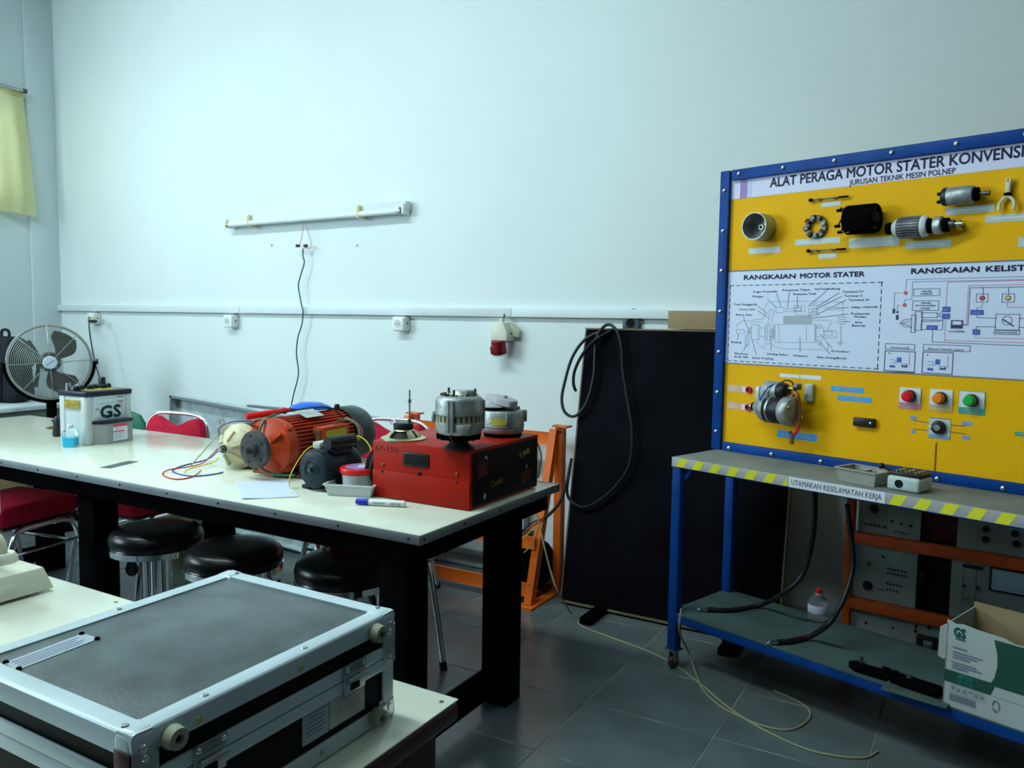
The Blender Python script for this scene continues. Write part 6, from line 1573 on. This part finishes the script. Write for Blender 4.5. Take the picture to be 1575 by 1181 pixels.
up, mid, low = (z1+0.022, zt), (z2+0.022, z1-0.022), (0.055, z2-0.022)
def knob(p, x, z, r, mtl='black_plastic'):
    MB().lathe([(0.0, 0.016), (r*0.8, 0.016), (r, 0.004), (r*1.1, 0.0), (0.0, 0.0)], 18, T(x, YP, z) @ X90(), False).build('knob', mtl, p)
def jack(p, x, z, r=0.004, mtl='black_plastic'):
    MB().cyl((x, YP, z), (x, YP-0.006, z), r, seg=10).build('jack', mtl, p)
p1 = rack_panel(xa0, up[0], xa1, up[1])
c_ = rk(1342, 783); knob(p1, c_[0], up[0]+0.10, 0.016)
ik = Ink(rmx(YP-0.0004))
ik.line([(xa0+0.105, up[0]), (xa0+0.105, up[1])], 0.0014)
for k in range(7): ik.line([(xa0+0.02+k*0.012, up[0]+0.045), (xa0+0.02+k*0.012, up[0]+0.085)], 0.001)
ik.line([(xa0+0.012, up[0]+0.035), (xa0+0.105, up[0]+0.035)], 0.004)
ik.build('panel_print', 'ink_soft', p1)
for k in range(5): jack(p1, xa0+0.03+k*0.017, up[0]+0.035)
for k in range(3): jack(p1, xa0+0.125+k*0.033, up[0]+0.062-0.004*k, 0.005)
MB().tube([(xa0+0.13+0.004*math.cos(q*1.3)+q*0.005, YP-0.002, up[0]+0.022+0.004*math.sin(q*2)) for q in range(12)], 0.0012, 5, 3).build('scribble', 'ink', p1)
p2 = rack_panel(xa0-0.008, mid[0], xa1-0.004, mid[1])
knob(p2, rk(1332, 903)[0], rk(1332, 903)[1], 0.018); jack(p2, *rk(1334, 869), 0.006, 'socket_red'); jack(p2, *rk(1356, 858), 0.004)
ik = Ink(rmx(YP-0.0004)); 
xs = rk(1362, 880)[0]; zc = (mid[0]+mid[1])/2
for r_, n_ in ((0.028, 6), (0.010, 6), (-0.032, 5), (-0.056, 4)):
    for k in range(n_):
        jack(p2, xs+0.012*k+0.004, zc+r_, 0.0032)
        ik.line([(xs+0.012*k+0.004, zc+r_+0.005), (xs+0.012*k+0.004, zc+r_+0.016)], 0.0009)
ik.line([(xs-0.012, zc+0.045), (xs+0.072, zc+0.045), (xs+0.072, zc+0.06), (xs, zc+0.06)], 0.0012).line([(xs-0.01, zc-0.03), (xs-0.01, zc-0.06), (xs-0.03, zc-0.06)], 0.0012).line([(xs+0.0, zc-0.02), (xs+0.01, zc-0.045), (xs+0.03, zc-0.045)], 0.0012)
ik.rect(xs-0.03, zc-0.066, xs-0.005, zc-0.060)
ik.build('panel_print', 'ink_soft', p2)
MB().lathe([(0.018, 0.0005), (0.030, 0.0004), (0.030, 0.0)], 20, T(rk(1332, 903)[0], YP, rk(1332, 903)[1]) @ X90(), False).build('worn_ring', 'pencil', p2)
p3 = rack_panel(xa0-0.014, low[0], xb0+0.05, low[1])
for k in range(4): lettering(str(k+1), 'ink', p3, 0.010, T(xa0+0.012+k*0.042, YP-0.0006, low[1]-0.022) @ X90(), bold=0.0, res=1)
for q in ((1329, 960), (1371, 968)): jack(p3, *rk(*q), 0.004)
for q in ((1407, 966), (1406, 973), (1427, 968)): jack(p3, *rk(*q), 0.006)
MB().box((rk(1425, 985)[0], YP-0.010, low[1]-0.075), (0.075, 0.022, 0.055), 0.006).build('switch_housing', 'black_plastic', p3)
MB().box((rk(1427, 987)[0], YP-0.022, low[1]-0.077), (0.03, 0.004, 0.03), 0.002).build('rocker', 'steel', p3)
p4 = rack_panel(xb0, up[0], W_-0.03, up[1])
for q in ((1515, 816), (1560, 823), (1514, 832), (1562, 839)): knob(p4, *rk(*q), 0.012)
ik = Ink(rmx(YP-0.0004)); c_ = rk(1514, 832); ik.line([(c_[0], c_[1]), (c_[0]+0.15, c_[1]+0.0)], 0.0014); c_ = rk(1493, 822); ik.circ(c_[0], c_[1], 0.008, 0.0014, 12); c_ = rk(1503, 820); ik.line([(c_[0], up[0]), (c_[0], up[1])], 0.0012); ik.build('panel_print', 'ink_soft', p4)
p5 = rack_panel(xb0-0.012, mid[0], W_-0.03, mid[1])
a_ = rk(1479, 868); b_ = rk(1509, 880)
MB().box(((a_[0]+b_[0])/2, YP-0.004, (a_[1]+b_[1])/2), (b_[0]-a_[0], 0.008, 0.012), 0.002).build('terminal_strip', 'black_plastic', p5)
ik = Ink(rmx(YP-0.0004))
for px in (1481, 1501):
    q0 = rk(px, 878); q1 = rk(px-3, 935); ik.line([q0, (q0[0], q1[1])], 0.0016)
q0 = rk(1483, 925); ik.line([(q0[0]-0.006, q0[1]), (q0[0]+0.012, q0[1]+0.010)], 0.003); q0 = rk(1500, 935); ik.line([(q0[0]-0.008, q0[1]), (q0[0]+0.006, q0[1]+0.014)], 0.003)
ik.build('panel_print', 'ink', p5)
for q in ((1481, 903), (1502, 907)): jack(p5, *rk(*q), 0.0055)
for q in ((1481, 912), (1503, 912), (1503, 925), (1477, 942)): jack(p5, *rk(*q), 0.004, 'wire_olive')
a_ = rk(1522, 872); b_ = rk(1600, 925)
mt_ = MB().box(((a_[0]+b_[0])/2, YP-0.006, (a_[1]+b_[1])/2), (b_[0]-a_[0], 0.012, a_[1]-b_[1]), 0.003).build('meter_bezel', 'black_plastic', t)
MB().box(((a_[0]+b_[0])/2, YP-0.013, (a_[1]+b_[1])/2), (b_[0]-a_[0]-0.016, 0.003, a_[1]-b_[1]-0.016), 0.001).build('meter_face', 'meter_face', mt_)
MB().box(((xa1+xb0)/2, 0.07, (up[0]+up[1])/2), (xb0-xa1-0.01, 0.01, up[1]-up[0]-0.01)).build('empty_bay', 'wear_red', t)
MB().box(((xa1+xb0)/2, 0.08, (mid[0]+mid[1])/2), (xb0-xa1-0.01, 0.01, mid[1]-mid[0])).build('empty_bay', 'welder_black', t)
MB().box((xa1+0.012, 0.05, (mid[0]+mid[1])/2+0.01), (0.02, 0.03, 0.05), 0.003).build('bay_switch', 'black_plastic', t)
MB().box((W_/2, 0.20, 0.012), (W_-0.05, 0.28, 0.024), 0.002).build('base', 'rack_orange', t)

# ================================================================ FOREGROUND DESK
DZ, DXa, DXb, DYa, DYb = 0.77, -2.6, -0.714, 0.35, 1.074
t = thing('front_desk', 'white topped desk with a maroon edge in the foreground under the flight case', 'desk', ((DXa+DXb)/2, (DYa+DYb)/2, 0))
ox, oy = (DXa+DXb)/2, (DYa+DYb)/2
MB().box((0, 0, DZ-0.0015), (DXb-DXa-0.004, DYb-DYa-0.004, 0.003), 0.0006).build('desk_top', 'laminate', t)
MB().box((0, 0, DZ-0.020), (DXb-DXa, DYb-DYa, 0.034), 0.010, seg=4).build('edge_moulding', 'maroon', t)
MB().box((DXb-0.045-ox, 0.0, (DZ-0.037)/2), (0.03, DYb-DYa-0.05, DZ-0.037), 0.003).build('end_panel', 'maroon', t)
MB().box((DXa+0.045-ox, 0.0, (DZ-0.037)/2), (0.03, DYb-DYa-0.05, DZ-0.037), 0.003).build('end_panel', 'maroon', t)
MB().box((0, (DYb-DYa)/2-0.06, 0.52), (DXb-DXa-0.12, 0.02, 0.42), 0.002).build('modesty_panel', 'maroon', t)
for q in ((DXb-0.02, DYb-0.025), (-1.60, DYb-0.025)):
    MB().cyl((q[0]-ox, q[1]-oy, DZ-0.0005), (q[0]-ox, q[1]-oy, DZ+0.0006), 0.004, seg=10).build('screw', 'dark_steel', t)

# flight case
CXa, CXb, CYa, CYb, CH = -1.143, -0.772, 0.520, 0.972, 0.170
t = thing('flight_case', 'black flight case with aluminium edges lying on the front desk', 'case', ((CXa+CXb)/2, (CYa+CYb)/2, DZ+0.0016))
w, d = CXb-CXa, CYb-CYa
MB().box((0, 0, CH/2), (w-0.008, d-0.008, CH-0.008)).build('body', 'case_black', t)
MB().box((0, 0, CH-0.0035), (w-0.05, d-0.05, 0.003), 0.0006).build('lid_panel', 'case_top', t)
e = 0.027
def Lprof(p0, p1, n1, n2, name):
    """angle extrusion along an edge: two thin wings along n1 and n2 plus a rounded corner"""
    p0 = Vector(p0); p1 = Vector(p1); n1 = Vector(n1); n2 = Vector(n2)
    b = MB(); dirv = (p1-p0); L = dirv.length; dirv.normalize()
    th = 0.003
    prof = [(0.002, 0.0), (0.006, -0.001), (e, 0.0), (e, th), (e*0.62, th), (e*0.60, th+0.0012), (e*0.42, th+0.0012), (e*0.40, th), (th+0.002, th), (th, th+0.002), (th, e), (0.0, e), (-0.001, 0.006), (0.0, 0.002)]
    r0 = [b.bm.verts.new(p0+n1*u+n2*v) for u, v in prof]; r1 = [b.bm.verts.new(p1+n1*u+n2*v) for u, v in prof]
    n = len(prof)
    for i in range(n): b.bm.faces.new((r0[i], r0[(i+1) % n], r1[(i+1) % n], r1[i]))
    b.bm.faces.new(r0); b.bm.faces.new(r1[::-1])
    return b.build(name, 'alu', t, ang=25)
X0, X1, Y0, Y1 = -w/2, w/2, -d/2, d/2
def slab(c, dd, nm, mt='alu', bev=0.0015): return MB().box(c, dd, bev).build(nm, mt, t)
# top and bottom edges as flat wings: one on the face, one on the side
for z, s in ((CH, -1), (0.0, 1)):
    for (p0, p1, n1) in (((X0, Y0, z), (X1, Y0, z), (0, 1, 0)), ((X0, Y1, z), (X1, Y1, z), (0, -1, 0)), ((X0, Y0, z), (X0, Y1, z), (1, 0, 0)), ((X1, Y0, z), (X1, Y1, z), (-1, 0, 0))):
        Lprof(p0, p1, n1, (0, 0, s), 'edge_extrusion')
for (x, y, n1, n2) in ((X1, Y0, (-1, 0, 0), (0, 1, 0)), (X1, Y1, (-1, 0, 0), (0, -1, 0)), (X0, Y0, (1, 0, 0), (0, 1, 0)), (X0, Y1, (1, 0, 0), (0, -1, 0))):
    Lprof((x, y, 0.02), (x, y, CH-0.02), n1, n2, 'corner_extrusion')
# seam extrusions round the middle
for zc, nm in ((0.112, 'seam_extrusion'), (0.0925, 'seam_extrusion')):
    for (c, dd) in (((X1+0.0005, 0, zc), (0.005, d-0.01, 0.018)), ((X0-0.0005, 0, zc), (0.005, d-0.01, 0.018)), ((0, Y0-0.0005, zc), (w-0.01, 0.005, 0.018)), ((0, Y1+0.0005, zc), (w-0.01, 0.005, 0.018))):
        slab(c, dd, nm)
# ball corners and corner plates
for x, sx in ((X1, 1), (X0, -1)):
    for y, sy in ((Y0, -1), (Y1, 1)):
        for z, sz in ((CH, 1), (0.0, -1)):
            cx_, cy_, cz_ = x-sx*0.0165, y-sy*0.0165, z-sz*0.0165
            if sz > 0: cp = MB().box((cx_, cy_, cz_), (0.036, 0.036, 0.036), 0.009, seg=4).build('corner_cap', 'alu', t)
            else: cp = MB().box((cx_, cy_, cz_+0.001), (0.036, 0.036, 0.034), 0.006, seg=3).build('corner_cap', 'chrome', t)
            if sz > 0: MB().lathe([(0.0, 0.0022), (0.004, 0.0016), (0.005, 0.0)], 12, T(x-sx*0.026, y-sy*0.010, CH+0.0014), False).build('rivet', 'steel', cp)
            MB().lathe([(0.0, 0.0026), (0.005, 0.002), (0.0065, 0.0)], 14, T(x+sx*0.0014, y-sy*0.012, z-sz*0.020) @ RY(90*sx), False).build('rivet', 'chrome', cp)
        pl_ = MB().box((x+sx*0.002, y-sy*0.016, 0.120), (0.003, 0.030, 0.060), 0.001).build('hinge_plate' if sx < 0 else 'corner_plate', 'steel', t)
        MB().box((x-sx*0.014, y+sy*0.002, 0.120), (0.028, 0.003, 0.060), 0.001).build('corner_plate', 'maroon' if sy < 0 else 'steel', t)
        for zz in (0.098, 0.140): MB().lathe([(0.0, 0.0022), (0.0035, 0.0016), (0.0045, 0.0)], 12, T(x+sx*0.0035, y-sy*0.014, zz) @ RY(90*sx), False).build('rivet', 'chrome', pl_)
# rubber feet on the visible side
for y, z in ((Y1-0.048, 0.150), (Y1-0.048, 0.018), (Y0+0.048, 0.150), (Y0+0.048, 0.018)):
    f = MB().lathe([(0.0, 0.0), (0.0135, 0.0), (0.0145, 0.003), (0.0125, 0.015), (0.006, 0.016), (0.0045, 0.011), (0.0, 0.011)], 24, T(X1+0.001, y, z) @ RY(90), False).build('rubber_foot', 'foot_rubber', t)
    MB().cyl((X1+0.011, y, z), (X1+0.0135, y, z), 0.0035, seg=10).build('screw', 'hole', f)
# butterfly latches
for y in (Y1-0.098, Y0+0.098):
    l = MB().box((X1+0.004, y, 0.102), (0.004, 0.046, 0.044), 0.001).build('latch', 'steel', t)
    MB().box((X1+0.0065, y, 0.118), (0.003, 0.046, 0.014), 0.001).build('latch_hook', 'castalu_dirty', l)
    MB().cyl((X1+0.008, y-0.018, 0.101), (X1+0.008, y+0.022, 0.101), 0.0045, seg=12).build('latch_bar', 'castalu', l)
    MB().box((X1+0.0065, y, 0.089), (0.003, 0.018, 0.010), 0.001).build('latch_slot', 'hole', l)
    for dy in (-0.018, 0.018): MB().lathe([(0.0, 0.002), (0.003, 0.0015), (0.004, 0.0)], 10, T(X1+0.008, y+dy, 0.118) @ RY(90), False).build('rivet', 'chrome', l)
for dy in (0.085, -0.08):
    MB().lathe([(0.0, 0.0022), (0.004, 0.0016), (0.005, 0.0)], 12, T(X1-0.012, dy-0.04, CH+0.0005), False).build('rivet', 'steel', t)
    MB().lathe([(0.0, 0.0022), (0.004, 0.0016), (0.005, 0.0)], 12, T(X1+0.0005, dy-0.06, CH-0.018) @ RY(90), False).build('rivet', 'brass', t)
    MB().lathe([(0.0, 0.0022), (0.004, 0.0016), (0.005, 0.0)], 12, T(X1+0.0005, dy-0.02, 0.014) @ RY(90), False).build('rivet', 'steel', t)
MB().lathe([(0.0, 0.0022), (0.004, 0.0016), (0.005, 0.0)], 12, T(X0+0.012, 0.0, CH+0.0005), False).build('rivet', 'steel', t)
# stickers on the side, label strip on the lid
s1 = MB().box((X1-0.0030, Y1-0.105, 0.062), (0.0022, 0.075, 0.048)).build('worn_sticker', 'sticker', t)
s2 = MB().box((X1-0.0030, Y1-0.170, 0.060), (0.0022, 0.052, 0.046), 0.001).build('paper_sticker', 'tape_clear', t)
msd = Matrix(((0, 0, 1, X1-0.0014), (1, 0, 0, 0), (0, 1, 0, 0), (0, 0, 0, 1)))
ik = Ink(msd)
for k in range(6): ik.line([(Y1-0.190, 0.078-k*0.006), (Y1-0.150-0.006*(k % 2), 0.078-k*0.006)], 0.0012)
ik.build('print', 'ink_soft', s2)
ik = Ink(msd)
for k in range(4): ik.line([(Y1-0.135, 0.080-k*0.008), (Y1-0.120, 0.080-k*0.008)], 0.0016); ik.line([(Y1-0.110, 0.072-k*0.006), (Y1-0.080, 0.072-k*0.006)], 0.0012)
ik.build('print', 'ink_faint', s1)
pa = [atz(x, y, DZ+CH) for x, y in ((5, 1020), (128, 974), (153, 982), (26, 1031))]
loc = Vector(t.location)
mb = MB(); vs = [(p.x-loc.x, p.y-loc.y, CH-0.0012) for p in pa]
mb.quad(*vs); tl = mb.build('label_strip', 'tape_clear', t)
A_, B_, C_, D_ = [Vector(v) for v in vs]
b = MB()
for k in range(4):
    f = 0.2+0.19*k; p0 = A_*(1-f)+D_*f; p1 = B_*(1-f)+C_*f
    q0 = p0*0.93+p1*0.07; q1 = p0*(0.12+0.05*(k % 2))+p1*(0.88-0.05*(k % 2)); n_ = (D_-A_).normalized()*0.0018; up_ = Vector((0, 0, 0.0005))
    b.quad(q0-n_+up_, q1-n_+up_, q1+n_+up_, q0+n_+up_)
b.build('label_print', 'ink_faint', tl)
for p in (A_, B_, C_, D_):
    c_ = (A_+B_+C_+D_)/4; q = p+(c_-p)*0.05
    MB().lathe([(0.0, 0.003), (0.003, 0.0025), (0.0042, 0.0)], 12, T(q.x, q.y, q.z), False).build('screw', 'black_paint', tl)

# beige weighing device at the near end of the desk
t = thing('beige_scale', 'beige desktop device with a sloped base and a column at the desk end', 'device', (-1.98, 0.86, DZ+0.0005))
b = MB(); lo = [(-0.18, -0.22), (0.197, -0.22), (0.197, 0.160), (-0.18, 0.160)]
hi = [(-0.155, -0.20), (0.183, -0.20), (0.183, 0.146), (-0.155, 0.146)]
v = [[b.bm.verts.new((x, y, z)) for x, y in P] for P, z in ((([(x*0.98, y*0.98) for x, y in lo]), 0.005), (lo, 0.008), (hi, 0.056))]
for a_, c_ in zip(v, v[1:]):
    for i in range(4): b.bm.faces.new((a_[i], a_[(i+1) % 4], c_[(i+1) % 4], c_[i]))
b.bm.faces.new(v[0][::-1]); b.bm.faces.new(v[-1])
bmesh.ops.bevel(b.bm, geom=[e_ for e_ in b.bm.edges if e_.calc_length() > 0.02], offset=0.003, segments=2, profile=0.5, affect='EDGES', clamp_overlap=True)
b.build('base', 'cream_plastic', t)
MB().box((0.1905, -0.03, 0.026), (0.004, 0.22, 0.020), 0.001, T(0.19, 0, 0.026) @ RY(-16) @ T(-0.19, 0, -0.026)).build('front_panel', 'cream_plastic', t)
for sx in (-0.14, 0.15):
    for sy in (-0.16, 0.12): MB().cyl((sx, sy, -0.0005), (sx, sy, 0.006), 0.012, seg=12).build('foot', 'rubber', t)
MB().lathe([(0.036, 0.054), (0.034, 0.068), (0.028, 0.076), (0.0, 0.076)], 28, T(0.064, 0.116, 0)).build('collar', 'cream_plastic', t)
MB().tube([(0.064, 0.116, 0.07), (0.060, 0.115, 0.10), (0.02, 0.10, 0.14), (-0.03, 0.09, 0.18), (-0.04, 0.08, 0.24)], 0.014, 12).build('gooseneck', 'old_cream', t)
MB().box((0.032, 0.045, 0.253), (0.20, 0.09, 0.158), 0.012, seg=3).build('head', 'cream_plastic', t)
